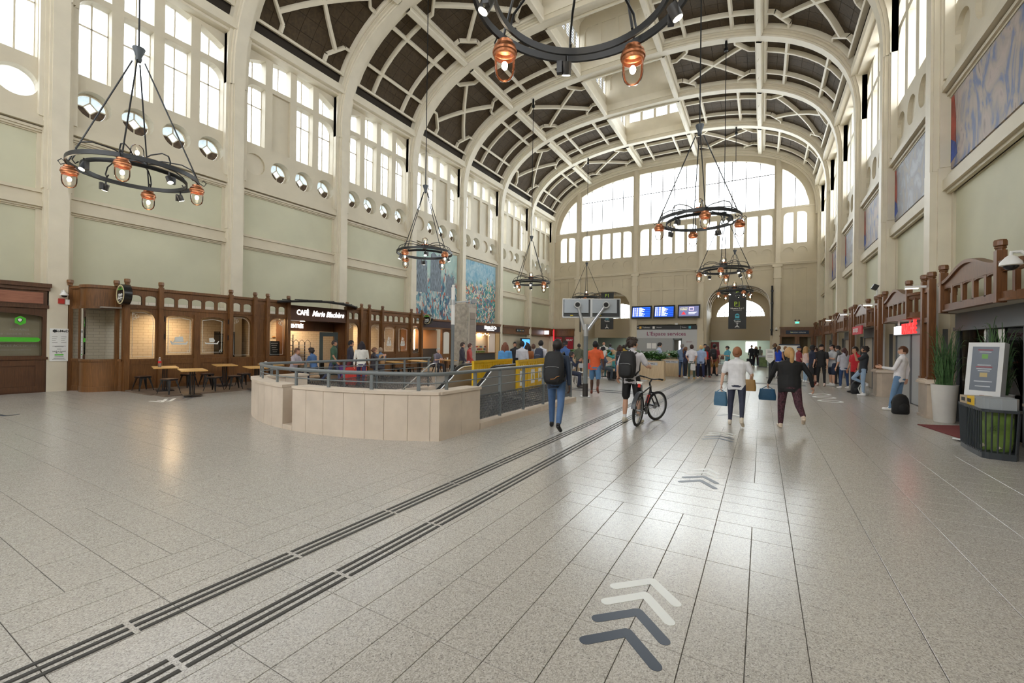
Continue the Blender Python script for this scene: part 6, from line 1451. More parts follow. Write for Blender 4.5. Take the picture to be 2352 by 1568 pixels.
def chevron(mb, L_, A_, R_, w):
    """L, A, R: floor points of left tip, apex, right tip"""
    L_, A_, R_ = (V((p[0], p[1], 0)) for p in (L_, A_, R_))
    for P, Q_ in ((L_, A_), (R_, A_)):
        d = (Q_-P).normalized(); n = V((-d.y, d.x, 0)); pts = []
        for i in range(9): t = pi/2+pi*i/8; pts.append(P+d*(w*cos(t))+n*(w*sin(t)))
        for i in range(9): t = -pi/2+pi*i/8; pts.append(Q_+d*(w*cos(t))+n*(w*sin(t)))
        z = .0012 if P is L_ else .0016
        mb.prism([(p.x, p.y, .0004) for p in pts], (0,0,z))
def arrow_set(quads, w, lab):
    c = G(*quads[0][1]); o = thing('floor_arrow', lab, 'floor sticker', (c.x, c.y, 0))
    for (l, a, r, m_) in quads:
        b = MB(); chevron(b, G(*l), G(*a), G(*r), w); b.build('chevron', m_, o, loc=(c.x, c.y, 0))
def shift(base, dy, dx=0): return [((l[0]+dx, l[1]+dy), (a[0]+dx, a[1]+dy), (r[0]+dx, r[1]+dy), m_) for l, a, r, m_ in base]
arrow_set([((1345,1470),(1440,1452),(1505,1530),navy), ((1372,1420),(1465,1405),(1525,1472),navy), ((1393,1381),(1482,1366),(1537,1428),whs), ((1413,1346),(1498,1334),(1552,1386),whs)], .036, 'set of navy and white chevron arrow stickers on the bare floor')
arrow_set([((1563,1106),(1609,1103),(1641,1121),navy), ((1572,1096),(1616,1094),(1645,1109),navy), ((1580,1087),(1622,1085),(1648,1098),whs), ((1586,1079),(1627,1077),(1650,1089),whs)], .033, 'set of faded chevron arrow stickers in the window reflection')
arrow_set([((1616,1008),(1651,1006),(1680,1014),navy), ((1621,1003),(1655,1001),(1682,1008),navy), ((1626,998),(1659,996),(1684,1003),whs), ((1631,994),(1662,992),(1686,998),whs)], .033, 'set of chevron arrow stickers behind the woman in a white shirt')
arrow_set([((1650,954),(1672,952),(1694,957),navy), ((1653,951),(1676,950),(1697,954),whs)], .033, 'set of chevron arrow stickers under the woman in a white shirt')
arrow_set([((345,921),(372,923),(382,916),whs), ((364,919),(390,921),(401,915),whs), ((386,918),(410,920),(423,913),navy), ((406,917),(428,918),(442,912),navy)], .04, 'set of chevron arrow stickers before the cafe platform')
arrow_set([((-20,950),(12,955),(38,952),navy)], .045, 'single navy chevron arrow sticker before the surgery storefront')
for i, (px, py, lb) in enumerate(((1883, 905, 'farthest from the leaning man'), (1893, 912, 'middle of three'), (1907, 921, 'nearest the leaning man'))):
    c = G(px, py); b = MB(); b.plate(circ(0, 0, .34, 28), [circ(0, 0, .24, 28)], (0,0,.0005), (1,0,0), (0,1,0), (0,0,1), .001); o = b.build('floor_ring', whs); o.location = (c.x, c.y, 0); tag(o, 'white ring floor sticker by the queue, %s' % lb, 'floor sticker')
# ------------------------------------------------------------------ cafe tables and stools
def table(loc, rz, lab, w_=.62, l_=1.15, grp='cafe tables'):
    o = thing('cafe_table', lab, 'table', loc, rz, grp)
    b = MB(); b.box(-w_/2, w_/2, -l_/2, l_/2, .72, .75); b.build('table_top', woodtop, o)
    for i in (-1, 0, 1): 
        for s in ((-1, 1) if i else (0,)): b = MB(); b.box(i*.05-.012+s*.0, i*.05+.012, s*.05-.012, s*.05+.012, .02, .72); b.build('table_leg', blackm, o)
    b = MB(); b.box(-.22, .22, -.3, .3, 0, .02); b.build('table_base', blackm, o); return o
def stool_proto():
    o = thing('metal_stool', 'x', 'stool')
    b = MB(); b.box(-.15, .15, -.15, .15, .435, .455); b.build('seat', mat('stool_seat', (.10,.05,.03), .5), o); b = MB(); b.box(-.155, .155, -.155, .155, .40, .436); b.build('seat_rim', mat('stool_black', (.012,.012,.013), .25), o)
    for sx in (-1, 1):
        for sy in (-1, 1):
            b = MB(); t, q = .135, .205
            b.add([(sx*t, sy*t, .41), (sx*(t-.07), sy*t, .41), (sx*t, sy*(t-.07), .41), (sx*q, sy*q, 0), (sx*(q-.02), sy*q, 0), (sx*q, sy*(q-.02), 0)], [(0,1,4,3), (0,3,5,2), (1,2,5,4), (0,2,1), (3,4,5)]); b.build('leg', mat('stool_black'), o)
    return o
st0 = stool_proto(); used = [False]
def stool(loc, rz, lab):
    o = st0 if not used[0] else copy_tree(st0); used[0] = True; o.location = loc; o.rotation_euler = (0,0,rz); o['label'] = lab; o['group'] = 'black metal stools'; return o
ZP = .045
def gp_(x, y): p = G(x, y, ZP); return (p.x, p.y, ZP)
TB = [((379, 842), 'oak cafe table with a cola bottle'), ((442, 848), 'oak cafe table nearest the platform edge, beside the bottle table'), ((516, 837), 'oak cafe table under the ship windows, third from the bowed corner'), ((590, 842), 'oak cafe table partly behind the stone parapet'),
      ((740, 829), 'oak cafe table where a couple sit'), ((622, 836), 'oak cafe table with two white cups under the panelled post'), ((902, 830), 'oak cafe table beyond the purple suitcase'), ((963, 828), 'oak cafe table before the sailing ship windows'), ((1024, 826), 'oak cafe table beside the grey-haired man')]
tables = []
for (px, py), lb in TB:
    p = G(px, py, ZP+.75); tables.append((p.x, p.y)); table((p.x, p.y, ZP), radians(90) if False else radians(72), lb)
SL = [((328,896), 'black metal stool at the platform corner, before the panelled wall'), ((388,904), 'black metal stool before the bottle table at the platform edge'), ((432,889), 'black metal stool behind the table nearest the platform edge'), ((476,887), 'black metal stool between the second and third cafe tables'), ((491,897), 'black metal stool before the third cafe table'), ((538,893), 'black metal stool before the table by the stone parapet'), ((560,886), 'black metal stool just behind the stone parapet end'),
      ((690, 878), 'black metal stool under the woman in a grey shirt'), ((872, 868), 'black metal stool beside the purple suitcase'), ((915, 866), 'black metal stool under the table beyond the purple suitcase'), ((940, 864), 'black metal stool before the sailing ship windows'), ((1003, 860), 'black metal stool under the grey-haired man'), ((1040, 858), 'black metal stool beyond the grey-haired man')]
for (px, py), lb in SL: stool(gp_(px, py), random.uniform(-.3, .5), lb)
# bottle and cups
tx, ty = tables[0]; p = PX(366, 838, tx)
bt = thing('cola_bottle', 'cola bottle with a red label and white cap on a cafe table', 'bottle', (tx+.02, p.y, ZP+.75))
b = MB(); b.lathe([(.04,0),(.045,.02),(.045,.17),(.042,.21),(.02,.27),(.014,.285)], (0,0,0), 14); b.build('bottle_body', mat('clear_plastic', (.5,.42,.4), .1, alpha=.45), bt, smooth=50)
b = MB(); b.lathe([(.041,.004),(.042,.055)], (0,0,0), 12); b.build('cola', mat('cola_brown', (.03,.01,.005), .2), bt, smooth=50); b = MB(); b.lathe([(.0465,.12),(.0465,.19)], (0,0,0), 14, caps=False); b.build('label_band', mat('label_red', (.6,.02,.02), .4), bt, smooth=50); b = MB(); b.cyl((0,0,.285), (0,0,.31), .016, n=10); b.build('cap', white, bt)
for i, (tk, d, lb) in enumerate(((5, -.25, 'white paper cup upright on the far cafe table'), (5, .2, 'white paper cup lying crumpled on the far cafe table'), (8, .0, 'small white cup on the table beside the grey-haired man'))):
    x, y = tables[tk]; b = MB(); b.lathe([(.03,0),(.042,.11),(.04,.115)], (0,0,0), 12); o = b.build('paper_cup', white, smooth=40); o.location = (x+.1, y+d, ZP+.75); tag(o, lb, 'cup')
    if i == 1: o.rotation_euler = (pi/2, 0, .5); o.location.z += .04
# ------------------------------------------------------------------ terrace in the middle of the hall
t1, t2 = G(1300, 868), G(1502, 873)
dk = MB(); tx0, tx1, ty0, ty1 = -10.6, -4.75, 21.0, 30.5; dk.box(tx0, tx1, ty0, ty1, 0, .03); tag(dk.build('terrace_deck', mat('taupe_deck', (.30,.22,.17), .5, noise=(2,.15)), loc=(-7.7, 25.7, 0)), 'taupe terrace deck with tables in the middle of the hall', 'deck')
for nm, bx_ in (('white aluminium edging along the front of the terrace deck', (tx0, tx1+.08, ty0-.1, ty0, 0, .04)), ('white aluminium edging along the planter side of the terrace deck', (tx1, tx1+.08, ty0, ty1, 0, .04))):
    b = MB(); b.box(*bx_); tag(b.build('deck_edging', mat('pale_edging', (.62,.63,.64), .4), loc=((bx_[0]+bx_[1])/2, (bx_[2]+bx_[3])/2, 0)), nm, 'edging')
leafm = mat('palm_green', (.055,.16,.025), .5, noise=(6,.5)); leaf2 = mat('grass_green', (.07,.15,.05), .5, noise=(8,.5))
def frond(mb, base, az, ln, up, w_=.035, seg=5, leaflets=True):
    P = []; d = V((cos(az), sin(az), 0))
    for i in range(seg+1): t = i/seg; P.append(V(base)+d*(ln*t*(.75 if leaflets else .30))+V((0,0,ln*(up*t-.75*t*t*up*.7-.12*t*t))))
    mb.tube(P, [.008*(1-.7*i/seg) for i in range(seg+1)], 3)
    n = d.cross(V((0,0,1)))
    if leaflets:
        for i in range(2, seg*3+1):
            t = i/(seg*3); k = min(int(t*seg), seg-1); f = t*seg-k; p = P[k].lerp(P[k+1], f); tg = (P[k+1]-P[k]).normalized()
            l = .20*(1-abs(t-.5)*1.1)+.05
            for s in (-1, 1):
                e = p+(n*s*.8+tg*.75-V((0,0,.25))).normalized()*l; m_ = (p+e)/2+tg*w_*.5
                mb.add([p, m_, e, p+(e-p)*.5-tg*w_*.5], [(0,1,2,3)])
    else:
        vs = []
        for i in range(seg+1): ww = w_*(1-i/seg)**.6*.5; vs += [P[i]-n*ww, P[i]+n*ww]
        mb.add(vs, [(i*2, i*2+1, i*2+3, i*2+2) for i in range(seg)])
def planter(loc, rz, lab, l_=1.5, w_=.42, h_=.95, n=9, sign=False):
    o = thing('palm_planter', lab, 'planter', loc, rz, 'terrace planters')
    b = MB(); b.box(-l_/2, l_/2, -w_/2, w_/2, 0, h_); b.build('planter_box', woodpale, o)
    b = MB(); b.box(-l_/2+.03, l_/2-.03, -w_/2+.03, w_/2-.03, h_, h_+.01); b.build('soil', dark, o)
    b = MB()
    for i in range(n):
        x = -l_/2+.15+(l_-.3)*i/(n-1)
        for k in range(7): frond(b, (x+random.uniform(-.05,.05), random.uniform(-.08,.08), h_), random.uniform(0, 2*pi), random.uniform(.42,.66), random.uniform(1.0, 1.8))
    tag(b.build('palm_leaves', leafm, o), kind='stuff')
    if sign:
        b = MB(); b.box(-.36, .36, -w_/2-.006, -w_/2, h_-.22, h_-.08); b.build('name_plate', mat('plate_grey', (.55,.56,.6), .5), o); text('MAG  MAG', .10, black, o, (0, -w_/2-.01, h_-.15), (1,0,0), (0,-1,0))
pc = [(G(1494, 873), 0, 'birch palm planter with a name plate nearest the cyclist', True), (G(1542, 864), 0, 'birch palm planter with a name plate beside the bearded man', True), (G(1566, 858), 0, 'birch palm planter behind the black trolley case', False), (G(1330, 858), .3, 'birch palm planter behind the screen post', False), (G(1388, 855), .2, 'birch palm planter behind the orange shirt', False)]
for p, r, lb, sg_ in pc: planter((p.x, p.y, .0), r, lb, 1.3 if sg_ else 1.6, sign=sg_)
def bistro_chair(loc, rz, lab):
    o = thing('terrace_chair', lab, 'chair', loc, rz, 'terrace chairs'); cm = mat('chair_white', (.65,.66,.66), .4)
    b = MB(); b.box(-.2, .2, -.2, .2, .43, .455); b.build('seat', cm, o); b = MB(); b.box(-.2, .2, -.21, -.185, .62, .82); b.build('backrest', cm, o)
    for sx in (-1, 1):
        b = MB(); b.tube([(sx*.19, -.2, .82), (sx*.19, -.19, .44), (sx*.21, -.24, 0)], .012, 6); b.build('leg', blackm, o)
        b = MB(); b.tube([(sx*.19, .18, .44), (sx*.21, .22, 0)], .012, 6); b.build('leg', blackm, o)
def bistro_table(p, lab, l_=1.2):
    o = thing('terrace_table', lab, 'table', p, .15, 'terrace tables'); b = MB(); b.box(-l_/2, l_/2, -.35, .35, .72, .75); b.build('table_top', woodpale, o)
    for sx in (-1, 1):
        for sy in (-1, 1): b = MB(); b.cyl((sx*(l_/2-.08), sy*.28, .72), (sx*(l_/2-.04), sy*.31, 0), .014, n=6); b.build('leg', blackm, o)
TT = [((1325, 823), 'long birch terrace table before the man in a suit', 2.4), ((1405, 820), 'birch terrace table where two women sit', 1.6), ((1352, 821), 'birch terrace table behind the orange shirt', 1.2)]
for (px, py), lb, l_ in TT: p = G(px, py, .78); bistro_table((p.x, p.y, .03), lb, l_)
for (px, py), r, lb in (((1310, 880), .2, 'white terrace chair beside the long birch table near the railing end'), ((1333, 878), 3.0, 'white terrace chair behind the screen post'), ((1392, 868), .4, 'white terrace chair beside the table of two women'), ((1412, 866), 3.2, 'white terrace chair under the woman in teal'), ((1440, 865), 2.8, 'white terrace chair half hidden by the cyclist')):
    p = G(px, py, .03); bistro_chair((p.x, p.y, .03), r, lb)
# ------------------------------------------------------------------ beside the right wall
pot = G(2161, 969)
for (x, y, lb, s) in ((pot.x+.07, pot.y+.05, 'tall white tapered pot with long green grass leaves by the mahogany pier', 1.0), (3.78, 11.5, 'tall white tapered pot with grass behind the kiosk screen', 1.0)):
    o = thing('potted_grass', lab, 'potted plant', (x, y, 0))
    b = MB(); b.lathe([(.17,0),(.185,.02),(.235,.84),(.24,.87),(.215,.87),(.2,.8)], (0,0,0), 28); b.build('pot', mat('pot_white', (.74,.72,.68), .45, noise=(3,.05)), o, smooth=40)
    b = MB(); b.cyl((0,0,.80), (0,0,.81), .2, n=16); b.build('soil', dark, o)
    b = MB()
    for i in range(170): frond(b, (random.uniform(-.12,.12), random.uniform(-.12,.12), .8), random.uniform(0, 2*pi), random.uniform(.5, 1.0)*s, random.uniform(1.1, 3.6), .022, 6, False)
    tag(b.build('grass_leaves', leaf2, o), kind='stuff')
mt_ = [G(2088, 972), G(2200, 1000), V((3.95, 12.0, 0)), V((3.95, 13.3, 0))]; b = MB(); b.prism([(p.x, p.y, 0.002) for p in (V((3.02, 12.9, 0)), V((3.3, 11.2, 0)), mt_[2], mt_[3])], (0,0,.012)); tag(b.build('door_mat', mat('wine_mat', C(120,44,42), .9, bump=(200,.3)), loc=(3.5, 12.3, 0)), 'wine red door mat before the glass entrance', 'mat')
# waste bin of vertical bars with three lids
bn = thing('waste_bin', 'charcoal barred waste bin with a green bag and three coloured lids', 'waste bin', (3.22, 10.05, 0)); LB = V((3.22, 10.05, 0))
def bin_outline(s):
    P = [(3.05, 10.62), (3.01, 10.2), (3.00, 9.72)]+[(3.10-.10*cos(radians(a)), 9.64-.10*sin(radians(a))) for a in (20, 45, 70)]+[(3.2, 9.51), (3.36, 9.50), (3.42, 9.6), (3.44, 10.1), (3.44, 10.62), (3.2, 10.66)]
    c = (3.24, 10.06); return [(c[0]+(x-c[0])*s, c[1]+(y-c[1])*s) for x, y in P]
anth = mat('anthracite', (.035,.042,.05), .4)
b = MB(); b.prism([(x, y, .0) for x, y in bin_outline(.97)], (0,0,.10)); b.build('bin_base', anth, bn, loc=LB)
b = MB(); oo = bin_outline(1.07); ii = bin_outline(.93); b.plate(oo, [ii], (0,0,.73), (1,0,0), (0,1,0), (0,0,1), .04); b.build('bin_rim', anth, bn, loc=LB)
lo, hi = bin_outline(.95), bin_outline(1.04)
def perim(P, n):
    L_ = [hypot(P[(i+1) % len(P)][0]-P[i][0], P[(i+1) % len(P)][1]-P[i][1]) for i in range(len(P))]; T_ = sum(L_); out = []
    for k in range(n):
        d = T_*k/n; i = 0
        while d > L_[i]: d -= L_[i]; i += 1
        f = d/L_[i]; a, c = P[i], P[(i+1) % len(P)]; out.append((a[0]+(c[0]-a[0])*f, a[1]+(c[1]-a[1])*f))
    return out
for (x0_, y0_), (x1_, y1_) in zip(perim(lo, 44), perim(hi, 44)):
    b = MB(); b.tube([(x0_, y0_, .08), (x1_, y1_, .75)], .011, 5); b.build('bin_bar', anth, bn, loc=LB)
b = MB()
for z, s in ((.12,.80),(.3,.86),(.5,.88),(.7,.90)): pass
rows = [[(x+random.uniform(-.012,.012), y+random.uniform(-.012,.012), z) for x, y in perim(bin_outline(s), 36)] for z, s in ((.11,.74),(.25,.84),(.42,.84),(.58,.86),(.73,.88))]
pts = [p for r in rows for p in r+[r[0]]]; b.grid(pts, 37, 5); b.build('bin_bag', mat('green_bag', C(120,150,70), .25, alpha=.75, noise=(5,.35)), bn, smooth=60, loc=LB)
for i in range(9):
    b = MB(); b.obox((3.12+random.uniform(-.05,.15), 9.75+random.uniform(-.08,.2), .17+.03*i*.5), .12, .1, .05, (random.random(), random.random(), random.random()*3)); b.build('paper_scrap', mat('scrap_paper', C(205,200,170), .7), bn, loc=LB)
def lid(yr0, yr1, m_, h_, nm):
    P = [(x, y) for x, y in bin_outline(.97)]; xs0, xs1 = 3.04, 3.42
    b = MB(); b.box(xs0, xs1, yr0, yr1, .77, .77+h_); return b.build('lid', m_, bn, loc=LB)
lid(10.30, 10.60, mat('lid_beige', C(188,170,145), .5), .13, ''); lid(9.98, 10.29, mat('lid_yellow', C(240,196,20), .45), .14, '')
b = MB(); out = [(x, y) for x, y in bin_outline(.97) if y < 9.95]; out = [(3.03, 9.96)]+out+[(3.43, 9.96)]; b.prism([(x, y, .77) for x, y in out], (0,0,.17)); b.build('lid', mat('lid_grey', C(150,156,160), .4), bn, loc=LB)
for y, z in ((10.45, .84), (10.2, .84)): b = MB(); b.box(3.035, 3.039, y-.07, y+.07, z-.03, z+.03); b.build('lid_mark', black, bn, loc=LB)
b = MB(); b.box(3.025, 3.029, 9.9, 9.93, .80, .90); b.build('lid_mark', black, bn, loc=LB)
# information kiosk
kn = V((-.62, -.78, 0)).normalized(); ku = V((kn.y, -kn.x, 0)); ku = -ku if ku.dot(CR) < 0 else ku
kb = thing('touch_kiosk', 'white information kiosk with a grey portrait screen behind the waste bin', 'kiosk', (3.42, 11.05, 0))
tilt = Matrix((ku, -kn, V((0,0,1)))).transposed() @ Matrix.Rotation(radians(-9), 3, 'X')
def K(x, y, z): return tilt @ V((x, y, z))
def kbox(x0_, x1_, y0_, y1_, z0_, z1_, nm, m_, par=None):
    b = MB(); vs = [K(x, y, z) for z in (z0_, z1_) for x, y in ((x0_,y0_),(x1_,y0_),(x1_,y1_),(x0_,y1_))]
    b.add(vs, [(0,3,2,1),(4,5,6,7),(0,1,5,4),(1,2,6,5),(2,3,7,6),(3,0,4,7)]); return b.build(nm, m_, par or kb)
kw = mat('kiosk_white', (.76,.77,.78), .35)
kbox(-.24, .24, -.05, .12, .62, 1.84, 'kiosk_body', kw); kbox(-.2, .2, -.02, .14, .02, .62, 'kiosk_stem', kw); kbox(-.28, .28, -.2, .25, 0, .03, 'kiosk_foot', kw)
kbox(-.175, .175, -.055, -.05, .95, 1.76, 'kiosk_screen', mat('kiosk_slate', C(96,102,112), .2, emit=.10, ecol=C(110,116,126)))
for z, w_, mm in ((1.70,.2,'kred'),(1.66,.16,'kw'),(1.42,.18,'kw'),(1.385,.22,'kred'),(1.35,.2,'kw'),(1.315,.16,'kw'),(1.12,.24,'kw'),(1.03,.2,'kw')): kbox(-w_/2, w_/2, -.0565, -.0555, z-.008, z+.008, 'screen_text', mat('screen_print_'+mm, C(170,60,70) if mm == 'kred' else C(205,208,214), .5))
kbox(-.04, .04, -.0565, -.0555, 1.54, 1.62, 'screen_emblem', mat('emblem_green', C(120,170,90), .5)); kbox(-.05, .05, -.0565, -.0555, 1.2, 1.28, 'screen_emblem', mat('emblem_sand', C(190,170,120), .5))
kbox(-.03, .03, -.056, -.05, .80, .87, 'card_reader', mat('reader_red', C(120,50,50), .4)); kbox(.06, .13, -.056, -.05, .83, .845, 'slot', black)
# queue sign, far bin
q = G(1768, 868); qs = thing('queue_sign', 'shield-shaped white queue sign on a black barrier post', 'sign', (q.x, q.y, 0))
b = MB(); b.cyl((0,0,0), (0,0,.03), .17, n=20); b.build('base', black, qs, smooth=40); b = MB(); b.box(-.06, .06, -.03, .03, .03, .95); b.build('post', black, qs)
b = MB(); b.plate([(-.2,1.55),(-.2,1.0),(0,.78),(.2,1.0),(.2,1.55)], [], (0,-.035,0), (1,0,0), WZ, (0,1,0), .015); b.build('sign_face', white, qs)
for z in (1.45, 1.38, 1.2, 1.13): b = MB(); b.box(-.12, .12, -.038, -.035, z-.012, z+.012); b.build('text_line', mat('print_grey'), qs)
q = G(1752, 843); fb = thing('far_waste_bin', 'square clear-bag waste bin with a grey lid far down the hall', 'waste bin', (q.x, q.y, 0))
b = MB(); b.box(-.27, .27, -.27, .27, .05, .82); b.build('bag', mat('olive_bag', C(90,110,60), .3, noise=(4,.3)), fb); b = MB(); b.box(-.31, .31, -.31, .31, .82, .95); b.build('lid', mat('lid_grey'), fb)
b = MB(); b.box(-.3, .3, -.3, .3, 0, .06); b.build('base', anth, fb)
for sx in (-1, 1):
    for sy in (-1, 1): b = MB(); b.box(sx*.29-.015, sx*.29+.015, sy*.29-.015, sy*.29+.015, .05, .83); b.build('corner_bar', anth, fb)
# notice frame behind the right queue
q = G(1812, 858); o = thing('notice_stand', 'white notice panel with a navy top edge behind the queue', 'notice', (q.x, q.y, 0)); b = MB(); b.box(-.55, .55, -.03, .03, .7, 1.85); b.build('panel', white, o); b = MB(); b.box(-.56, .56, -.035, .035, 1.78, 1.86); b.build('top_edge', mat('navy_board'), o)
for s in (-1, 1): b = MB(); b.box(s*.5-.02, s*.5+.02, -.2, .2, 0, .04); b.box(s*.5-.02, s*.5+.02, -.02, .02, 0, .7); b.build('foot', blackm, o)
# ------------------------------------------------------------------ luggage
def suitcase(px, py, h_, w_, d_, col, lab, rz=0.0, handle=True, hard=True, z=0.0):
    p = G(px, py, z); o = thing('suitcase', lab, 'suitcase', (p.x, p.y, z), YAW+rz); m_ = mat('case_%s' % (col,), col, .4 if hard else .7)
    b = MB(); r_ = .05; n = 3; out = []
    for cx, cz, a0 in ((w_/2-r_, h_-r_, 0), (-w_/2+r_, h_-r_, 90), (-w_/2+r_, .06+r_, 180), (w_/2-r_, .06+r_, 270)):
        for i in range(n+1): a = radians(a0+90*i/n); out.append((cx+r_*cos(a), cz+r_*sin(a)))
    b.prism([(x, -d_/2, zz) for x, zz in out], (0, d_, 0)); b.build('case_body', m_, o, smooth=40)
    for i in range(3): b = MB(); x = -w_/4+w_/4*i; b.box(x-.012, x+.012, -d_/2-.008, d_/2+.008, .10, h_-.05); b.build('ridge', m_, o)
    for s in (-1, 1): b = MB(); b.cyl((s*(w_/2-.05), -.02, .03), (s*(w_/2-.05), .02, .03), .03, n=10); b.build('wheel', blackm, o)
    if handle: b = MB(); b.tube([(-.09, d_/2-.02, h_-.02), (-.09, d_/2-.02, h_+.4), (.09, d_/2-.02, h_+.4), (.09, d_/2-.02, h_-.02)], .01, 6); b.build('pull_handle', blackm, o)
suitcase(1547, 864, .58, .40, .26, C(24,24,26), 'black trolley case with raised handle beside the bearded man', hard=False)
suitcase(1559, 862, .66, .42, .28, C(150,156,160), 'silver grey hard suitcase behind the black trolley case', handle=False)
suitcase(1606, 866, .60, .30, .24, C(40,30,36), 'black and pink suitcase beside the woman in a blue shirt', hard=False)
suitcase(1653, 861, .62, .34, .28, C(190,192,194), 'silver aluminium suitcase beside the man in khaki shorts')
suitcase(1637, 860, .58, .40, .26, C(28,28,30), 'black suitcase behind the khaki shorts', hard=False)
suitcase(787, 876, .66, .30, .24, C(110,70,150), 'purple ridged suitcase beside the cafe stools', z=.045)
suitcase(808, 886, .70, .42, .28, C(190,52,44), 'large red suitcase pulled past the stair well'); suitcase(826, 884, .72, .44, .28, C(205,74,58), 'orange-red suitcase beside the woman in a white blouse')
suitcase(1409, 873, .42, .55, .3, C(26,26,28), 'low black travel bag at the feet of the woman in jeans', hard=False, handle=False)
suitcase(1722, 839, .6, .42, .28, C(44,46,56), 'dark trolley case pulled by the man in a suit', hard=False)
suitcase(1783, 866, .66, .34, .28, C(120,124,130), 'grey hard suitcase behind the queue sign')
# ------------------------------------------------------------------ people
import numpy as np
SKINS = {'fair': C(214,168,142), 'tan': C(190,140,112), 'dark': C(86,58,44), 'pale': C(226,186,164)}
def cmat(col, rough=.75, pat=None):
    n = 'cloth_%s_%s_%s_%s' % (*['%.3f' % x for x in col], pat or '')
    if n in MATS: return MATS[n]
    if pat == 'speck':
        return mat(n, col, rough, noise=(45, .9, (1, 1, .45)))
    return mat(n, col, rough, noise=(9, .08), bump=(14, .25))
def rotx(v, a):   # forward pitch: +a tips z towards +y
    return V((v.x, v.y*cos(a)+v.z*sin(a), -v.y*sin(a)+v.z*cos(a)))
def person(label, p, h=1.72, face=0.0, top=C(90,90,90), bot=C(40,44,60), skin='fair', hair=C(50,34,24), shoe=C(230,230,226),
           sleeve='short', legs='long', hairstyle='short', lean=0.0, L=(0,0,4), R=(0,0,4), la=(5,8,12), ra=(5,8,12), seat=None, head=(0,0), w=1.0, pat=None, vox=None, gap=None, socks=None):
    """face: heading in degrees (0 = +y, 90 = -x). L,R: thigh forward, knee flex, spread. la,ra: arm forward, out, elbow flex"""
    S = h/1.75; prims = []    # (label, p0, p1, r0, r1, ex, ey)
    ln = radians(lean)
    hipz = .93
    def limb(hip, a, b, c, sg):
        a, b, c = radians(a), radians(b), radians(c); d1 = V((sg*sin(c), sin(a)*cos(c), -cos(a)*cos(c))); knee = hip+d1*.44
        d2 = V((sg*sin(c)*.5, sin(a-b), -cos(a-b))).normalized(); ank = knee+d2*.41; return knee, ank, d2
    J = {}
    for sg, q in ((-1, L), (1, R)):
        hip = V((sg*.088*w, 0, hipz)); knee, ank, d2 = limb(hip, q[0], q[1], q[2], sg); J[sg] = (hip, knee, ank, d2)
    low = min(J[-1][2].z, J[1][2].z)-.085
    dz = -low if seat is None else (seat/S+.10-hipz)
    up = V((0,0,dz))
    if seat is not None:
        for sg in (-1, 1):    # let the feet reach the floor
            hip, knee, ank, d2 = J[sg]
    J = {k: tuple(x+up for x in v[:3])+(v[3],) for k, v in J.items()}
    pel = V((0, 0, hipz))+up
    def T(x, y, z): return pel+rotx(V((x, y, z-hipz)), ln)
    # torso rings: z, half width, half depth, y centre
    tw = w
    rings_t = [(.86,.172,.125,0), (.95,.172,.128,0), (1.05,.152*(.5+.5*tw)/1,.118,.005), (1.17,.158,.118,.005), (1.29,.178,.125,.0), (1.385,.190,.118,-.01), (1.44,.165,.095,-.012), (1.485,.085,.072,-.01)]
    rings_p = [(.80,.15,.115,-.005), (.88,.163,.120,-.008), (.98,.155,.112,0)]
    if seat is not None: rings_t = [(.90,.172,.125,0)]+rings_t[1:]; rings_p = [(.86,.15,.12,-.01), (.93,.163,.125,-.01), (1.0,.15,.11,0)]
    mb = MB(); labs = []
    def rings(lst, n=14, lab='T'):
        vs = []; pts = []
        for z, hw_, hd, yc in lst:
            for i in range(n): t = 2*pi*i/n; vs.append(T(hw_*tw*cos(t), yc+hd*tw*sin(t), z))
        k = len(lst); mb.add(vs, [(j*n+i, j*n+(i+1) % n, (j+1)*n+(i+1) % n, (j+1)*n+i) for j in range(k-1) for i in range(n)]+[tuple(range(n-1,-1,-1)), tuple(range((k-1)*n, k*n))])
        for a, b_ in zip(lst[:-1], lst[1:]): prims.append((lab, T(0, a[3], a[0]), T(0, b_[3], b_[0]), (a[1]+a[2])/2*tw, (b_[1]+b_[2])/2*tw, (b_[1]+a[1])/(a[2]+b_[2])))
    rings(rings_t, lab='T'); rings(rings_p, lab='B')
    def cap(lab, p0, p1, r0, r1, n=10):
        mb.tube([p0+(p0-p1).normalized()*r0*.5, p0, p1, p1+(p1-p0).normalized()*r1*.5], [r0*.75, r0, r1, r1*.75], n); prims.append((lab, V(p0), V(p1), r0, r1, 1.0))
    sl = 'T' if sleeve in ('short', 'long') else 'S'; fl = 'T' if sleeve == 'long' else 'S'
    lw = .5+.5*w
    for sg in (-1, 1):
        hip, knee, ank, d2 = J[sg]
        if legs == 'long': cap('B', hip, knee, .092*lw, .066*lw); cap('B', knee, ank+V((0,0,.01)), .066*lw, .052)
        elif legs == 'slim': cap('B', hip, knee, .092*lw, .058*lw); cap('B', knee, ank, .058*lw, .040)
        elif legs == 'wide': cap('B', hip, knee, .098*lw, .085*lw); cap('B', knee, ank, .085*lw, .075)
        elif legs == 'skirt': cap('B', hip, knee, .10*lw, .11*lw); cap('S', knee, ank, .05, .036)
        else:
            m_ = hip.lerp(knee, .88); cap('B', hip, m_, .098*lw, .086*lw); cap('S', m_, knee, .055*lw, .052); k2 = knee.lerp(ank, .35); cap('S', knee, k2, .05, .056*lw); cap('S', k2, ank, .056*lw, .034)
        if socks: cap('K', knee.lerp(ank, .62), ank, .042, .040)
        # foot flat unless it trails
        fd = V((0, 1, 0)); tilt_ = max(0, -d2.y)*.7
        hl = ank+V((0, -.045, -.045)); toe = ank+V((sg*.02, .165*cos(tilt_), -.052-.165*sin(tilt_)))
        if ank.z > .16 and seat is None: toe = ank+V((sg*.02, .10, -.15))
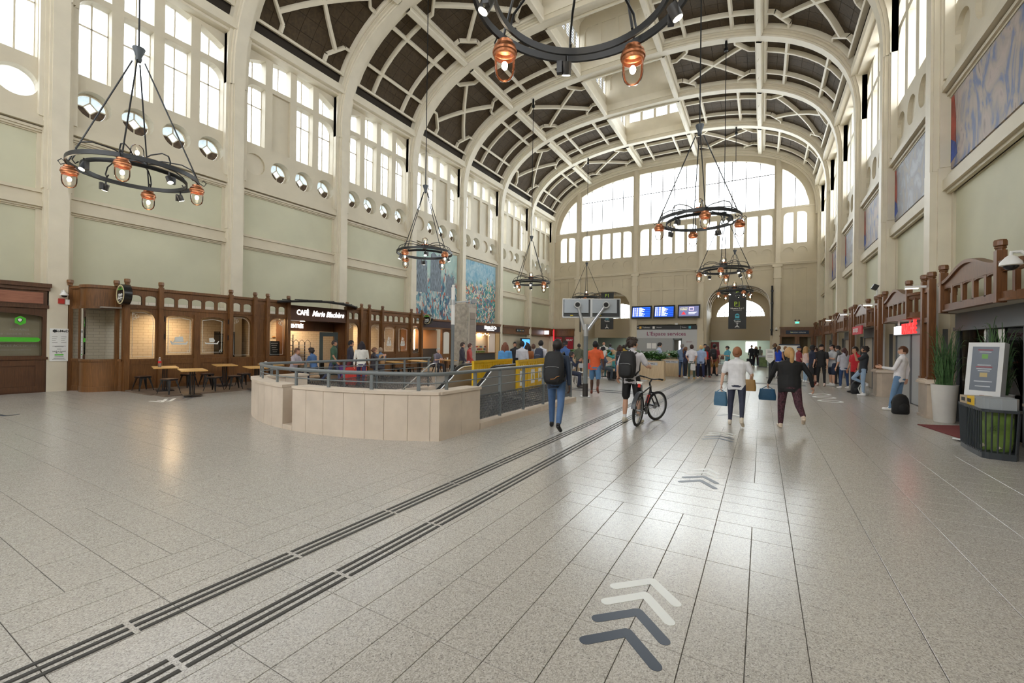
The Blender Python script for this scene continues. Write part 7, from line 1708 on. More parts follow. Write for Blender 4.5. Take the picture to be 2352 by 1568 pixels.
        cap('F', hl, toe, .042, .036, 10); cap('F', hl+V((0,0,.02)), ank+V((0,.02,.02)), .042, .042)
    H = {}
    for sg, q in ((-1, la), (1, ra)):
        sh = T(sg*.180*tw, -.005, 1.405); a, o_, e_ = (radians(x) for x in q[:3])
        d1 = rotx(V((sg*sin(o_), sin(a)*cos(o_), -cos(a)*cos(o_))), ln*.6); el = sh+d1*.285
        inn = q[3] if len(q) > 3 else 0
        f = V((sg*sin(o_)*.5-sg*sin(radians(inn)), sin(a+e_), -cos(a+e_))); f.normalize(); f = rotx(f, ln*.4); wr = el+f*.245
        if sl == 'T' and sleeve == 'short': m_ = sh.lerp(el, .72); cap('T', sh, m_, .066, .064); cap('S', m_, el, .045, .041)
        else: cap(sl, sh, el, .062 if sl == 'T' else .05, .050 if sl == 'T' else .042)
        cap(fl, el, wr, .048 if fl == 'T' else .040, .036 if fl == 'T' else .027); H[sg] = (wr, f, d1)
    # head
    hy, hp = radians(head[0]), radians(head[1]); nb = T(0, -.012, 1.47); hc0 = T(0, .012, 1.632)
    Rh = Matrix.Rotation(hy, 3, 'Z') @ Matrix.Rotation(-hp, 3, 'X')
    def Hd(x, y, z): return hc0+V((0,0,-.08))+Rh @ V((x, y, z+.08))
    hc = Hd(0, 0, 0); cap('S', nb-V((0,0,.03)), Hd(0, -.012, -.075), .056, .052)
    mb.ball(hc, (.076, .096, .112), 14, R=Rh); prims.append(('S', hc-V((0,0,.02)), hc+V((0,0,.02)), .09, .09, 1.0))
    mb.ball(Hd(0, .022, -.065), (.056, .068, .058), 10, R=Rh); mb.ball(Hd(0, .098, -.022), (.014, .022, .026), 8, R=Rh)
    for s in (-1, 1): mb.ball(Hd(s*.078, -.008, -.015), (.012, .024, .034), 8, R=Rh)
    # one continuous skin by voxel remesh
    v_ = vox or .018
    me = bpy.data.meshes.new('body'); me.from_pydata([tuple(x) for x in mb.v], [], mb.f)
    o = bpy.data.objects.new('person', me); COL.objects.link(o)
    r = o.modifiers.new('r', 'REMESH'); r.mode = 'VOXEL'; r.voxel_size = v_; s_ = o.modifiers.new('s', 'SMOOTH'); s_.iterations = 3; s_.factor = .5
    dg = bpy.context.evaluated_depsgraph_get(); m2 = bpy.data.meshes.new_from_object(o.evaluated_get(dg)); o.modifiers.clear(); old = o.data; o.data = m2; bpy.data.meshes.remove(old); m2.name = 'body'
    mats = [SKINM[skin], cmat(top, pat=pat if pat == 'T' else None), cmat(bot, pat='speck' if pat == 'B' else None), cmat(shoe, .5), cmat(socks or (.8,.8,.8))]
    m2.materials.clear()
    for x in mats: m2.materials.append(x)
    n = len(m2.polygons); ctr = np.zeros(n*3, dtype=np.float32); m2.polygons.foreach_get('center', ctr); ctr = ctr.reshape(-1, 3)
    best = np.full(n, 1e9); idx = np.zeros(n, dtype=np.int32); key = {'S': 0, 'T': 1, 'B': 2, 'F': 3, 'K': 4}
    for (lab, a, b_, r0, r1, ex) in prims:
        a_, d_ = np.array(a), np.array(b_-a); l2 = max(float(d_@d_), 1e-9); t = np.clip(((ctr-a_)@d_)/l2, 0, 1); q = ctr-(a_+t[:, None]*d_)
        if ex != 1.0: q = q.copy(); q[:, 0] /= ex**.5; q[:, 1] *= ex**.5
        dist = np.linalg.norm(q, axis=1)-(r0+(r1-r0)*t); u = dist < best; best[u] = dist[u]; idx[u] = key[lab]
    m2.polygons.foreach_set('material_index', idx); m2.shade_smooth()
    # hands with five fingers and facial features, joined to the body mesh
    ex_ = MB()
    for sg in (-1, 1):
        wr, f, d1 = H[sg]; side = V((0,1,0)) if abs(f.y) < .7 else V((0,0,1)); side = (side-f*side.dot(f)).normalized(); nrm = f.cross(side).normalized()
        Rm = Matrix((side, nrm, f)).transposed(); ex_.ball(wr+f*.055, (.042, .017, .055), 8, m=0, R=Rm)
        inward = nrm*(-sg) if nrm.x*sg > 0 else nrm*sg
        inward = V((-sg, 0, 0)); inward = (inward-f*inward.dot(f)).normalized()
        for k, ll in ((-1.5, .058), (-.5, .075), (.5, .08), (1.5, .07)):
            b0 = wr+f*.095+side*(k*.019); b1 = b0+f*ll*.55+inward*.012; b2 = b1+f*ll*.42+inward*.03; ex_.tube([b0, b1, b2], [.0095, .009, .007], 6, m=0)
        b0 = wr+f*.03+side*.032; ex_.tube([b0, b0+f*.04+side*.028+inward*.01, b0+f*.075+side*.026+inward*.028], [.012, .0105, .008], 6, m=0)
    for s in (-1, 1): ex_.ball(Hd(s*.031, .084, .012), (.013, .008, .0085), 8, m=1, R=Rh); ex_.ball(Hd(s*.031, .0905, .012), (.006, .004, .006), 6, m=2, R=Rh); ex_.tube([Hd(s*.014, .092, .034), Hd(s*.032, .090, .039), Hd(s*.05, .078, .033)], .005, 4, m=2)
    ex_.tube([Hd(-.024, .083, -.060), Hd(0, .090, -.058), Hd(.024, .083, -.060)], .0055, 5, m=3)
    em = ex_.mesh('detail', [SKINM[skin], white, mat('eye_dark', (.02,.015,.012), .3), mat('lip', (.34,.12,.10), .5)], 60)
    bm = bmesh.new(); bm.from_mesh(m2); k0 = len(bm.faces); bm.from_mesh(em); bm.faces.ensure_lookup_table(); off = len(m2.materials)
    for f_ in bm.faces[k0:]: f_.material_index += off
    for x in em.materials: m2.materials.append(x)
    bm.to_mesh(m2); bm.free(); bpy.data.meshes.remove(em)
    # hair
    hb = MB(); hm = cmat(hair, .6)
    def scalp(grow=1.12, low=-.03, fr=.045):
        q = MB(); q.ball((0,0,0), (.082*grow, .101*grow, .112*grow), 18); keep = []
        for f_ in q.f:
            c = sum((V(q.v[i]) for i in f_), V((0,0,0)))/len(f_)
            if c.y > fr and c.z < .055: continue
            if c.z < low-.06*max(0, -c.y/.1): continue
            keep.append(f_)
        vs = [Hd(x*(1+.03*sin(z*90+x*60)), y-.006, z+.012) for x, y, z in q.v]; hb.add(vs, keep)
    if hairstyle == 'bald': pass
    elif hairstyle == 'cap':
        scalp(1.12, -.02)
    else:
        scalp(1.16 if hairstyle in ('short',) else 1.2, -.045 if hairstyle == 'short' else -.06)
        if hairstyle in ('long', 'bob'):
            dn = .30 if hairstyle == 'long' else .13
            for s in (-1, -.5, 0, .5, 1): hb.tube([Hd(s*.07, -.06+.03*abs(s), .03), Hd(s*.095, -.085+.05*abs(s), -.08), Hd(s*.10, -.10+.05*abs(s), -.08-dn*.6), Hd(s*.085, -.09+.05*abs(s), -.09-dn)], [.05, .055, .05, .02], 8)
        if hairstyle == 'pony': hb.ball(Hd(0, -.115, .03), .035, 8); hb.tube([Hd(0,-.12,.03), Hd(0,-.165,-.03), Hd(0,-.15,-.16), Hd(0,-.13,-.25)], [.03,.045,.04,.012], 8)
        if hairstyle == 'bun': hb.ball(Hd(0, -.115, .0), .045, 10)
        if hairstyle == 'curly':
            for i in range(46): t, z = random.uniform(0, 2*pi), random.uniform(-.04, .12); rr = .095*sqrt(max(.1, 1-(z/.14)**2)); y = rr*sin(t)*1.15-.015; 
            for i in range(60):
                t, z = random.uniform(0, 2*pi), random.uniform(-.05, .11); rr = sqrt(max(.12, 1-(z/.135)**2)); x, y = .085*rr*cos(t), .108*rr*sin(t)-.012
                if y > .05 and z < .05: continue
                hb.ball(Hd(x, y, z+.015), random.uniform(.018, .03), 6)
    if hb.v: hb.build('hair', hm, o, smooth=60)
    if hairstyle == 'cap':
        cb = MB(); q = MB(); q.ball((0,0,0), (.094, .112, .10), 18); keep = [f_ for f_ in q.f if sum(q.v[i][2] for i in f_)/len(f_) > -.005]
        cb.add([Hd(x, y-.002, z+.045) for x, y, z in q.v], keep); cb.prism([tuple(Hd(x, y, .045)) for x, y in [(-.07,.08),(-.05,.15),(0,.175),(.05,.15),(.07,.08)]], tuple(Rh @ V((0,0,.008)))); cb.build('cap', cmat(gap or C(28,28,30)), o, smooth=50)
    o.location = (p[0], p[1], p[2] if len(p) > 2 else 0); o.rotation_euler = (0, 0, radians(face)); o.scale = (S, S, S)
    tag(o, label, 'person'); o['S'] = S
    del o['S']
    info_ = dict(o=o, T=T, H=H, S=S, pel=pel, M=Matrix.Translation(o.location) @ Matrix.Rotation(radians(face), 4, 'Z') @ Matrix.Scale(S, 4), face=radians(face), J=J)
    return info_
SKINM = {k: mat('skin_'+k, c, .55) for k, c in SKINS.items()}
def wp(P, v): return P['M'] @ V(v)
def backpack(P, col, label, s=1.0, accent=None, tip=0.0):
    """rucksack worn on the back"""
    c = P['T'](0, -.20*s-.02, 1.20); o = thing('backpack', label, 'backpack', wp(P, c), P['face']); o.rotation_euler = (radians(-6)+tip, 0, P['face'])
    k = P['S']*s; m_ = cmat(col, .7)
    def blob(cx, cy, cz, hx, hy, hz, nm, mm, n=14):
        b = MB(); q = []
        for j in range(9):
            ph = -pi/2+pi*j/8; cz_ = math.copysign(abs(sin(ph))**.55, sin(ph)); cr_ = abs(cos(ph))**.45
            for i in range(n): t = 2*pi*i/n; q.append((k*(cx+hx*cr_*math.copysign(abs(cos(t))**.6, cos(t))*(1-.12*max(0, cz_))), k*(cy+hy*cr_*math.copysign(abs(sin(t))**.6, sin(t))), k*(cz+hz*cz_)))
        b.add(q, [(j*n+i, j*n+(i+1) % n, (j+1)*n+(i+1) % n, (j+1)*n+i) for j in range(8) for i in range(n)]); return b.build(nm, mm, o, smooth=70)
    blob(0, 0, 0, .155, .09, .25, 'bag_body', m_); blob(0, -.075, -.10, .12, .045, .12, 'front_pocket', m_)
    b = MB()
    for sg in (-1, 1): b.tube([(k*sg*.09, k*.07, k*.20), (k*sg*.10, k*.20, k*.245), (k*sg*.115, k*.31, k*.12), (k*sg*.125, k*.28, -k*.08), (k*sg*.13, k*.08, -k*.18)], .018*k, 6)
    b.build('shoulder_strap', m_, o, smooth=60)
    b = MB(); b.tube([(-k*.03, k*.06, k*.25), (0, k*.05, k*.285), (k*.03, k*.06, k*.25)], .009, 5); b.build('grab_loop', m_, o)
    b = MB(); b.tube([(k*x_, -k*.122, k*z_) for x_, z_ in ((-.10,.0),(-.05,.012),(.05,.012),(.10,.0))], .004, 4); b.build('zip', greyl, o)
    if accent: b = MB(); b.tube([(-k*.02, -k*.125, -k*.17), (k*.04, -k*.127, -k*.165), (k*.07, -k*.125, -k*.135), (k*.11, -k*.118, -k*.12)], .006, 5); b.build('trim', cmat(accent), o)
    return o
def handbag(P, sg, col, label, hx=.16, hz=.13, drop=.25, name='handbag', hy=.05, strap=True, at=None):
    c = wp(P, P['H'][sg][0]+P['H'][sg][1]*.12) if at is None else wp(P, at); o = thing(name, label, 'bag', (c.x, c.y, c.z), P['face']); m_ = cmat(col, .6); b = MB()
    n = 12; q = []
    for z, fx, fy in ((0, .82, .5), (-.3, .9, .8), (-.7, 1, 1), (-1, .95, .95)):
        for i in range(n): t = 2*pi*i/n; q.append((hx*fx*math.copysign(abs(cos(t))**.6, cos(t)), hy*fy*math.copysign(abs(sin(t))**.6, sin(t)), -drop*.45+2*hz*z))
    b.add(q, [(j*n+i, j*n+(i+1) % n, (j+1)*n+(i+1) % n, (j+1)*n+i) for j in range(3) for i in range(n)]+[tuple(range(n-1,-1,-1)), tuple(range(3*n, 4*n))]); b.build('bag_body', m_, o, smooth=60)
    if strap: b = MB(); b.tube([(-hx*.6, 0, -drop*.47), (-hx*.3, 0, -.02), (0, 0, .01), (hx*.3, 0, -.02), (hx*.6, 0, -drop*.47)], .008, 5); b.build('bag_handle', m_, o)
    return o
YD = degrees_yaw = math.degrees(YAW)   # heading of the camera axis
def at(px, py, z=0.0): p = G(px, py, z); return (p.x, p.y, z)
# nearest figures
P1 = person('man in a navy jacket and jeans walking away with a big black backpack', at(1277, 984), 1.80, 12, C(40,52,72), C(74,104,146), 'dark', C(30,22,18), C(22,22,24), 'long', 'long', 'short', 3, (16,4,3), (-24,14,4), (22,10,22), (-16,10,14), vox=.012, w=1.06)
backpack(P1, C(30,30,33), 'large black rucksack with an orange trim line on the man in a navy jacket', 1.28, C(190,130,70))
P2 = person('young man in a pale grey shirt and black shorts holding a bicycle', at(1449, 971), 1.84, -6, C(205,202,208), C(22,22,24), 'fair', C(52,38,30), C(222,216,200), 'short', 'shorts', 'curly', 2, (3,4,5), (4,3,6), (8,26,20), (28,22,58,18), head=(-52,0), vox=.011, socks=C(232,230,230))
backpack(P2, C(24,24,26), 'black rucksack on the cyclist in a pale grey shirt', 1.12)
P3 = person('woman in a white T-shirt and navy trousers walking away with two bags', at(1691, 976), 1.66, -2, C(228,228,232), C(52,56,76), 'pale', C(150,98,66), C(226,214,196), 'short', 'slim', 'bun', 2, (4,3,3), (-14,26,3), (-4,16,14), (10,20,42,20), vox=.012, w=1.12)
handbag(P3, -1, C(70,112,142), 'crumpled blue bag in the hand of the woman in a white T-shirt', .14, .15, .10, 'carrier_bag', .07)
handbag(P3, 1, C(150,116,66), 'tan shoulder bag of the woman in a white T-shirt', .15, .12, .75, 'shoulder_bag', .06, True, P3['T'](.23, .0, 1.40))
P4 = person('blonde woman in a black cardigan and plum patterned trousers walking away', at(1812, 984), 1.67, 6, C(26,26,28), C(72,40,50), 'fair', C(186,146,96), C(224,206,186), 'long', 'long', 'pony', 4, (8,5,3), (-26,38,4), (14,18,30), (-6,30,26), head=(10,0), vox=.012, w=1.3, pat='B')
handbag(P4, -1, C(42,86,120), 'blue bag swinging from the hand of the woman in a black cardigan', .17, .12, .12, 'handbag', .06)
P5 = person('man in a white shirt and light jeans leaning on the stone pier', (3.22, 15.35), 1.74, 62, C(236,234,238), C(108,142,180), 'fair', C(84,54,34), C(238,238,236), 'long', 'long', 'short', -6, (12,4,2), (5,10,2), (18,8,78), (-14,14,20), head=(40,0), vox=.013)
P6 = person('man in a dark T-shirt and pale jeans with one foot against the stone pier', (3.12, 19.55), 1.74, 86, C(44,48,54), C(148,172,198), 'tan', C(34,24,20), C(230,230,230), 'short', 'slim', 'curly', -4, (2,4,3), (40,105,3), (55,10,110), (-24,22,30), head=(6,0), vox=.013)
P7 = person('person in a red T-shirt behind the man with a bent knee', (3.05, 20.6), 1.72, 120, C(186,24,38), C(40,36,44), 'tan', C(30,24,22), C(40,40,40), 'short', 'long', 'short')
P8 = person('man in an orange T-shirt and denim shorts striding past the screen post', at(1366, 905), 1.80, 14, C(226,100,54), C(88,128,168), 'dark', C(22,18,16), C(120,60,44), 'short', 'shorts', 'short', 2, (14,10,2), (-16,36,3), (20,10,20), (-20,14,20), vox=.015, w=1.05)
handbag(P8, -1, C(210,50,48), 'small red bag at the hip of the man in an orange T-shirt', .10, .10, .5, 'hip_bag', .05, True, P8['T'](-.2, -.02, 1.25))
P9 = person('woman in blue jeans with a black rucksack beside the travel bag', at(1423, 872), 1.66, 8, C(170,162,140), C(52,84,128), 'fair', C(70,44,34), C(214,190,170), 'short', 'wide', 'bob', 0, (2,2,8), (2,2,8)); backpack(P9, C(34,36,44), 'black rucksack of the woman in blue jeans', 1.05)
P10 = person('bearded man in a pale blue shirt and navy trousers reading a phone', at(1513, 872), 1.80, -62, C(178,190,212), C(36,48,70), 'fair', C(30,24,22), C(240,240,240), 'long', 'slim', 'short', 0, (2,2,3), (-2,2,3), (26,6,72,20), (26,6,72,20), head=(0,14))
# queue by the booth
Qs = [
 ('grey-haired man in a blue shirt and jeans at the queue start', (1566, 866), 1.76, -20, C(110,130,160), C(62,84,120), 'fair', C(120,112,106), C(110,40,40), 'long', 'long', 'short', 1.05),
 ('girl with a ponytail in a navy top and black trousers', (1574, 868), 1.60, -50, C(36,42,72), C(34,36,46), 'fair', C(110,72,48), C(240,240,240), 'short', 'slim', 'pony', .92),
 ('woman in a white top and olive trousers with hands behind her back', (1588, 870), 1.72, 0, C(226,224,230), C(74,88,76), 'tan', C(60,36,30), C(190,150,90), 'short', 'long', 'bun', 1.0),
 ('blonde woman in a pale blue shirt and navy trousers', (1609, 870), 1.70, 6, C(160,180,216), C(34,42,76), 'fair', C(206,176,120), C(226,196,180), 'short', 'long', 'short', 1.12),
 ('woman with a dark bob in black behind the pale blue shirt', (1624, 866), 1.68, -18, C(40,36,40), C(34,32,38), 'fair', C(54,32,28), C(150,80,70), 'short', 'long', 'bob', 1.0),
 ('man in sunglasses and a turquoise top among the queue', (1619, 861), 1.78, 150, C(90,170,190), C(50,52,60), 'tan', C(34,28,26), C(60,60,60), 'short', 'long', 'short', 1.0),
 ('man in a dark red T-shirt and khaki shorts', (1640, 863), 1.78, -8, C(140,52,64), C(150,110,62), 'fair', C(26,22,22), C(40,40,48), 'short', 'shorts', 'short', 1.12),
 ('woman in a turquoise top looking down at a phone', (1671, 860), 1.68, 130, C(86,160,184), C(110,96,90), 'fair', C(34,28,30), C(150,120,100), 'short', 'long', 'bun', 1.0),
 ('man in a dark suit walking from the archway', (1726, 839), 1.78, 185, C(34,36,46), C(34,36,46), 'tan', C(30,26,24), C(20,20,20), 'long', 'long', 'short', 1.0),
 ('woman in black with plum trousers beside the man in a suit', (1736, 839), 1.68, 175, C(28,28,32), C(70,36,46), 'fair', C(170,130,90), C(30,30,30), 'long', 'slim', 'long', 1.0),
]
QP = {}
for (lb, (px, py), h_, fc, tp, bt_, sk, hr, sh_, sv, lg_, hs_, ww) in Qs:
    la_, ra_ = (5,8,14), (5,8,14)
    if 'behind her back' in lb: la_ = ra_ = (-22, 14, 28, 40)
    if 'phone' in lb: la_ = ra_ = (22, 8, 76, 22)
    hd = (0, 18) if 'phone' in lb else (0, 0)
    QP[lb] = person(lb, at(px, py), h_, fc, tp, bt_, sk, hr, sh_, sv, lg_, hs_, 0, (2,2,3), (-2,2,4), la_, ra_, head=hd, w=ww)
k = [v for a, v in QP.items() if 'hands behind' in a][0]; handbag(k, 1, C(214,212,212), 'white paper carrier bag held behind the woman in olive trousers', .13, .16, .12, 'carrier_bag', .05)
k = [v for a, v in QP.items() if 'khaki' in a][0]; backpack(k, C(28,28,34), 'big black rucksack on the man in khaki shorts', 1.2)
k = [v for a, v in QP.items() if 'dark bob' in a][0]; backpack(k, C(190,34,40), 'red and black rucksack on the woman with a dark bob', .95)
k = [v for a, v in QP.items() if 'looking down' in a][0]; handbag(k, -1, C(96,56,48), 'brown handbag of the woman in a turquoise top', .14, .1, .12)
# queue along the right wall
Rs = [
 ('man in a navy hooded jacket wearing headphones', (1779, 866), 1.86, -12, C(36,40,54), C(36,40,56), 'fair', C(110,80,56), C(40,40,44), 'long', 'long', 'short', 1.0),
 ('woman in a bright blue top and white trousers', (1788, 868), 1.72, -30, C(30,70,190), C(224,222,224), 'tan', C(120,84,58), C(200,200,200), 'none', 'slim', 'pony', 1.0),
 ('woman in grey with a black rucksack behind the blonde walker', (1803, 866), 1.70, -20, C(90,92,98), C(50,50,58), 'fair', C(150,110,74), C(60,60,60), 'short', 'long', 'short', 1.0),
 ('fair-haired woman in a navy and red cap', (1834, 872), 1.70, -70, C(150,60,70), C(60,64,80), 'fair', C(190,150,104), C(230,230,230), 'short', 'long', 'cap', 1.0),
 ('woman with long fair hair in a pale pink top and jeans', (1850, 878), 1.70, -62, C(226,200,192), C(150,176,202), 'fair', C(184,146,96), C(230,230,230), 'none', 'slim', 'long', 1.0),
 ('man in a navy printed T-shirt and black shorts with white socks', (1865, 884), 1.76, -75, C(34,40,62), C(28,28,32), 'dark', C(30,22,20), C(150,60,44), 'short', 'shorts', 'cap', 1.05),
 ('woman in a black dotted dress with dark hair', (1873, 880), 1.66, 110, C(44,38,42), C(40,34,40), 'fair', C(60,34,30), C(120,70,60), 'short', 'skirt', 'short', 1.0),
 ('man in a black cap, black T-shirt and black trousers', (1886, 886), 1.80, 160, C(26,26,28), C(24,24,26), 'fair', C(30,24,22), C(220,200,190), 'short', 'slim', 'cap', 1.02),
 ('man in a pale grey T-shirt and navy shorts with arms folded', (1911, 886), 1.80, 120, C(196,200,206), C(40,50,74), 'fair', C(40,32,28), C(236,236,236), 'short', 'shorts', 'short', 1.0),
 ('man in a dark cap and checked shirt behind the striped top', (1924, 882), 1.76, 60, C(110,116,124), C(60,62,70), 'fair', C(60,48,40), C(80,80,80), 'short', 'long', 'cap', 1.0),
 ('woman in a striped pale top and dark blue jeans', (1938, 892), 1.66, 30, C(190,192,204), C(44,70,112), 'fair', C(70,40,36), C(236,232,230), 'short', 'slim', 'pony', 1.12),
]
for (lb, (px, py), h_, fc, tp, bt_, sk, hr, sh_, sv, lg_, hs_, ww) in Rs:
    la_, ra_ = (6,8,16), (8,8,20)
    if 'folded' in lb: la_ = ra_ = (24, 10, 86, 60)
    P = person(lb, at(px, py), h_, fc, tp, bt_, sk, hr, sh_, sv, lg_, hs_, 0, (3,3,3), (-2,2,4), la_, ra_, w=ww, gap=C(40,46,80) if 'red cap' in lb else None, socks=C(232,232,232) if 'white socks' in lb else None)
    if 'black rucksack' in lb: backpack(P, C(22,22,24), 'black rucksack of the woman in grey in the right queue', 1.0)
    if 'headphones' in lb:
        b = MB(); c = wp(P, P['T'](0, .0, 1.64)); hh = thing('headphones', 'black headphones on the man in a navy hooded jacket', 'headphones', c, P['face']); b.tube([(.1*cos(radians(a)), 0, .125*sin(radians(a))) for a in range(0, 181, 20)], .012, 6); b.build('headband', black, hh, smooth=60)
        for s in (-1, 1): b = MB(); b.cyl((s*.085, 0, -.01), (s*.115, 0, -.01), .04, n=12); b.build('ear_cup', black, hh)
# behind the yellow barriers and beside the memorial
Ms = [
 ('woman with long hair in a bright blue jacket beyond the barriers', (1159, 893), 1.70, 20, C(86,150,210), C(50,54,64), 'fair', C(120,72,50), 'long', 'long', 1.12),
 ('person in a white hooded top with a black bag beyond the barriers', (1198, 890), 1.76, 10, C(206,206,212), C(60,62,70), 'dark', C(26,22,20), 'long', 'short', 1.0),
 ('woman in a rust top beyond the barriers', (1211, 887), 1.68, 30, C(176,110,66), C(60,56,60), 'tan', C(50,34,28), 'short', 'bob', 1.0),
 ('person in a grey jacket with a dark shoulder bag beyond the barriers', (1224, 884), 1.66, 15, C(150,150,152), C(44,46,56), 'tan', C(90,60,44), 'long', 'short', 1.0),
 ('man in a white T-shirt with a navy rucksack beyond the barriers', (1241, 890), 1.80, 8, C(226,226,230), C(60,66,84), 'dark', C(22,18,16), 'short', 'short', 1.0),
 ('man in sunglasses and black beside the upright advert screen', (1182, 872), 1.74, 190, C(34,34,40), C(34,34,40), 'tan', C(24,20,20), 'long', 'short', 1.0),
 ('man in a cap and blue T-shirt behind the big black rucksack', (1297, 884), 1.80, -20, C(70,104,160), C(60,70,96), 'tan', C(60,56,54), 'short', 'cap', 1.02),
 ('person in a dark jacket walking before the stone memorial', (1060, 876), 1.72, -60, C(52,48,62), C(110,104,80), 'fair', C(60,44,40), 'long', 'short', 1.0),
 ('woman in a coral red top walking before the stone memorial', (1077, 874), 1.68, -60, C(190,80,76), C(206,202,208), 'fair', C(90,56,48), 'long', 'short', 1.05),
 ('woman in a white blouse walking past the cafe entrance', (829, 888), 1.70, 40, C(220,218,212), C(60,50,90), 'fair', C(40,34,40), 'long', 'bob', 1.05),
 ('person in dark clothes walking past the cafe entrance', (803, 884), 1.74, -40, C(48,50,66), C(110,40,50), 'tan', C(40,36,40), 'long', 'short', 1.05),
 ('man in a blue vest crossing before the cafe door', (765, 880), 1.74, -60, C(60,90,70), C(70,80,110), 'tan', C(50,40,36), 'short', 'short', 1.0),
 ('person in a dark green coat by the end wall pier', (1329, 862), 1.70, 20, C(96,100,84), C(60,60,60), 'fair', C(46,38,36), 'long', 'short', 1.0),
 ('bald man in a white hooded top with a black rucksack near the left arch', (1386, 852), 1.84, 8, C(226,224,220), C(70,72,80), 'tan', C(60,50,46), 'long', 'bald', 1.08),
 ('person in a light blue shirt near the left arch', (1401, 850), 1.72, 10, C(150,164,190), C(70,74,86), 'tan', C(40,32,30), 'short', 'short', 1.0),
 ('woman in a red dress with dark ponytail behind the orange shirt', (1371, 866), 1.72, 30, C(180,44,50), C(60,50,54), 'dark', C(30,24,24), 'short', 'pony', 1.0),
 ('person in a dark jacket behind the cyclist', (1436, 850), 1.68, 20, C(50,50,60), C(50,50,60), 'tan', C(40,36,36), 'long', 'short', 1.0),
 ('person in a mustard top behind the cyclist', (1432, 858), 1.66, 30, C(180,150,60), C(60,60,70), 'tan', C(40,36,36), 'short', 'short', 1.0),
 ('woman in a grey top by the archway bins', (1745, 838), 1.66, 20, C(150,160,160), C(80,84,96), 'fair', C(170,150,130), 'short', 'short', 1.0),
]
for (lb, (px, py), h_, fc, tp, bt_, sk, hr, sv, hs_, ww) in Ms:
    wk = 'walking' in lb or 'crossing' in lb
    P = person(lb, at(px, py), h_, fc, tp, bt_, sk, hr, C(60,56,54), sv, 'long', hs_, 2 if wk else 0, (20,6,3) if wk else (2,2,3), (-16,24,3) if wk else (-2,2,4), (-14,8,14) if wk else (8,8,24), (16,8,20) if wk else (6,8,16), w=ww)
    if 'navy rucksack' in lb: backpack(P, C(50,56,74), 'navy and white rucksack on the man in a white T-shirt', 1.1)
    if 'bald man' in lb: backpack(P, C(30,32,38), 'black rucksack on the bald man near the left arch', 1.05)
    if 'black bag' in lb: handbag(P, -1, C(24,24,26), 'black shoulder bag of the person in a white hooded top', .14, .14, .4, 'shoulder_bag', .06, True, P['T'](-.22, -.02, 1.3))
    if 'dark shoulder bag' in lb: handbag(P, -1, C(50,50,56), 'dark shoulder bag of the person in a grey jacket', .14, .16, .3, 'shoulder_bag', .06, True, P['T'](-.2, -.04, 1.3))
# seated figures
def on_stool(px, py, dz=ZP): p = G(px, py, dz); return (p.x, p.y, dz)
Ss = [
 ('woman in a grey T-shirt seated at a cafe table', on_stool(672, 883), .47, -70, C(170,162,172), C(34,34,40), 'tan', C(96,66,50), 'short', 'short', (30,8,70,20), 14, None),
 ('man in a blue sweater seated at a cafe table', on_stool(722, 880), .47, 110, C(78,112,160), C(44,54,80), 'tan', C(40,32,30), 'long', 'curly', (30,8,70,20), 12, None),
 ('woman in sunglasses seated at a cafe table drinking', on_stool(856, 872), .47, -40, C(60,54,60), C(60,58,66), 'fair', C(110,76,58), 'long', 'bun', (50,8,80,20), 4, None),
 ('person in a denim jacket seated with a tan rucksack', on_stool(874, 870), .47, 60, C(110,140,180), C(60,70,96), 'fair', C(150,130,110), 'long', 'short', (30,8,60), 6, None),
 ('grey-haired man with a rucksack seated outside the bar', on_stool(1000, 862), .47, -100, C(120,116,132), C(44,46,54), 'fair', C(176,176,172), 'short', 'short', (36,8,70,20), 16, None),
 ('man in a navy suit seated with his hands raised at the long birch table', on_stool(1306, 888, .03), .46, -70, C(36,44,66), C(40,46,64), 'tan', C(40,34,32), 'long', 'short', (48,10,96,26), 8, None),
 ('grey-haired woman in navy seated at a terrace table', on_stool(1384, 872, .03), .46, -70, C(70,78,100), C(60,70,80), 'fair', C(206,202,196), 'short', 'bob', (40,10,80,20), 8, None),
 ('woman in teal seated at a terrace table adjusting her hair', on_stool(1412, 868, .03), .46, 80, C(64,150,150), C(90,130,130), 'tan', C(200,170,130), 'long', 'bun', (120,24,110,10), 4, None),
]
for (lb, loc_, st_, fc, tp, bt_, sk, hr, sv, hs_, arm, ln_, _) in Ss:
    P = person(lb, loc_, 1.72, fc, tp, bt_, sk, hr, C(50,46,44), sv, 'long', hs_, ln_, (84,82,8), (80,86,8), arm, arm, seat=st_)
    if 'tan rucksack' in lb: backpack(P, C(190,150,104), 'tan rucksack on the person in a denim jacket', .9)
    if 'seated outside' in lb: backpack(P, C(84,84,60), 'olive rucksack on the grey-haired man', .8)
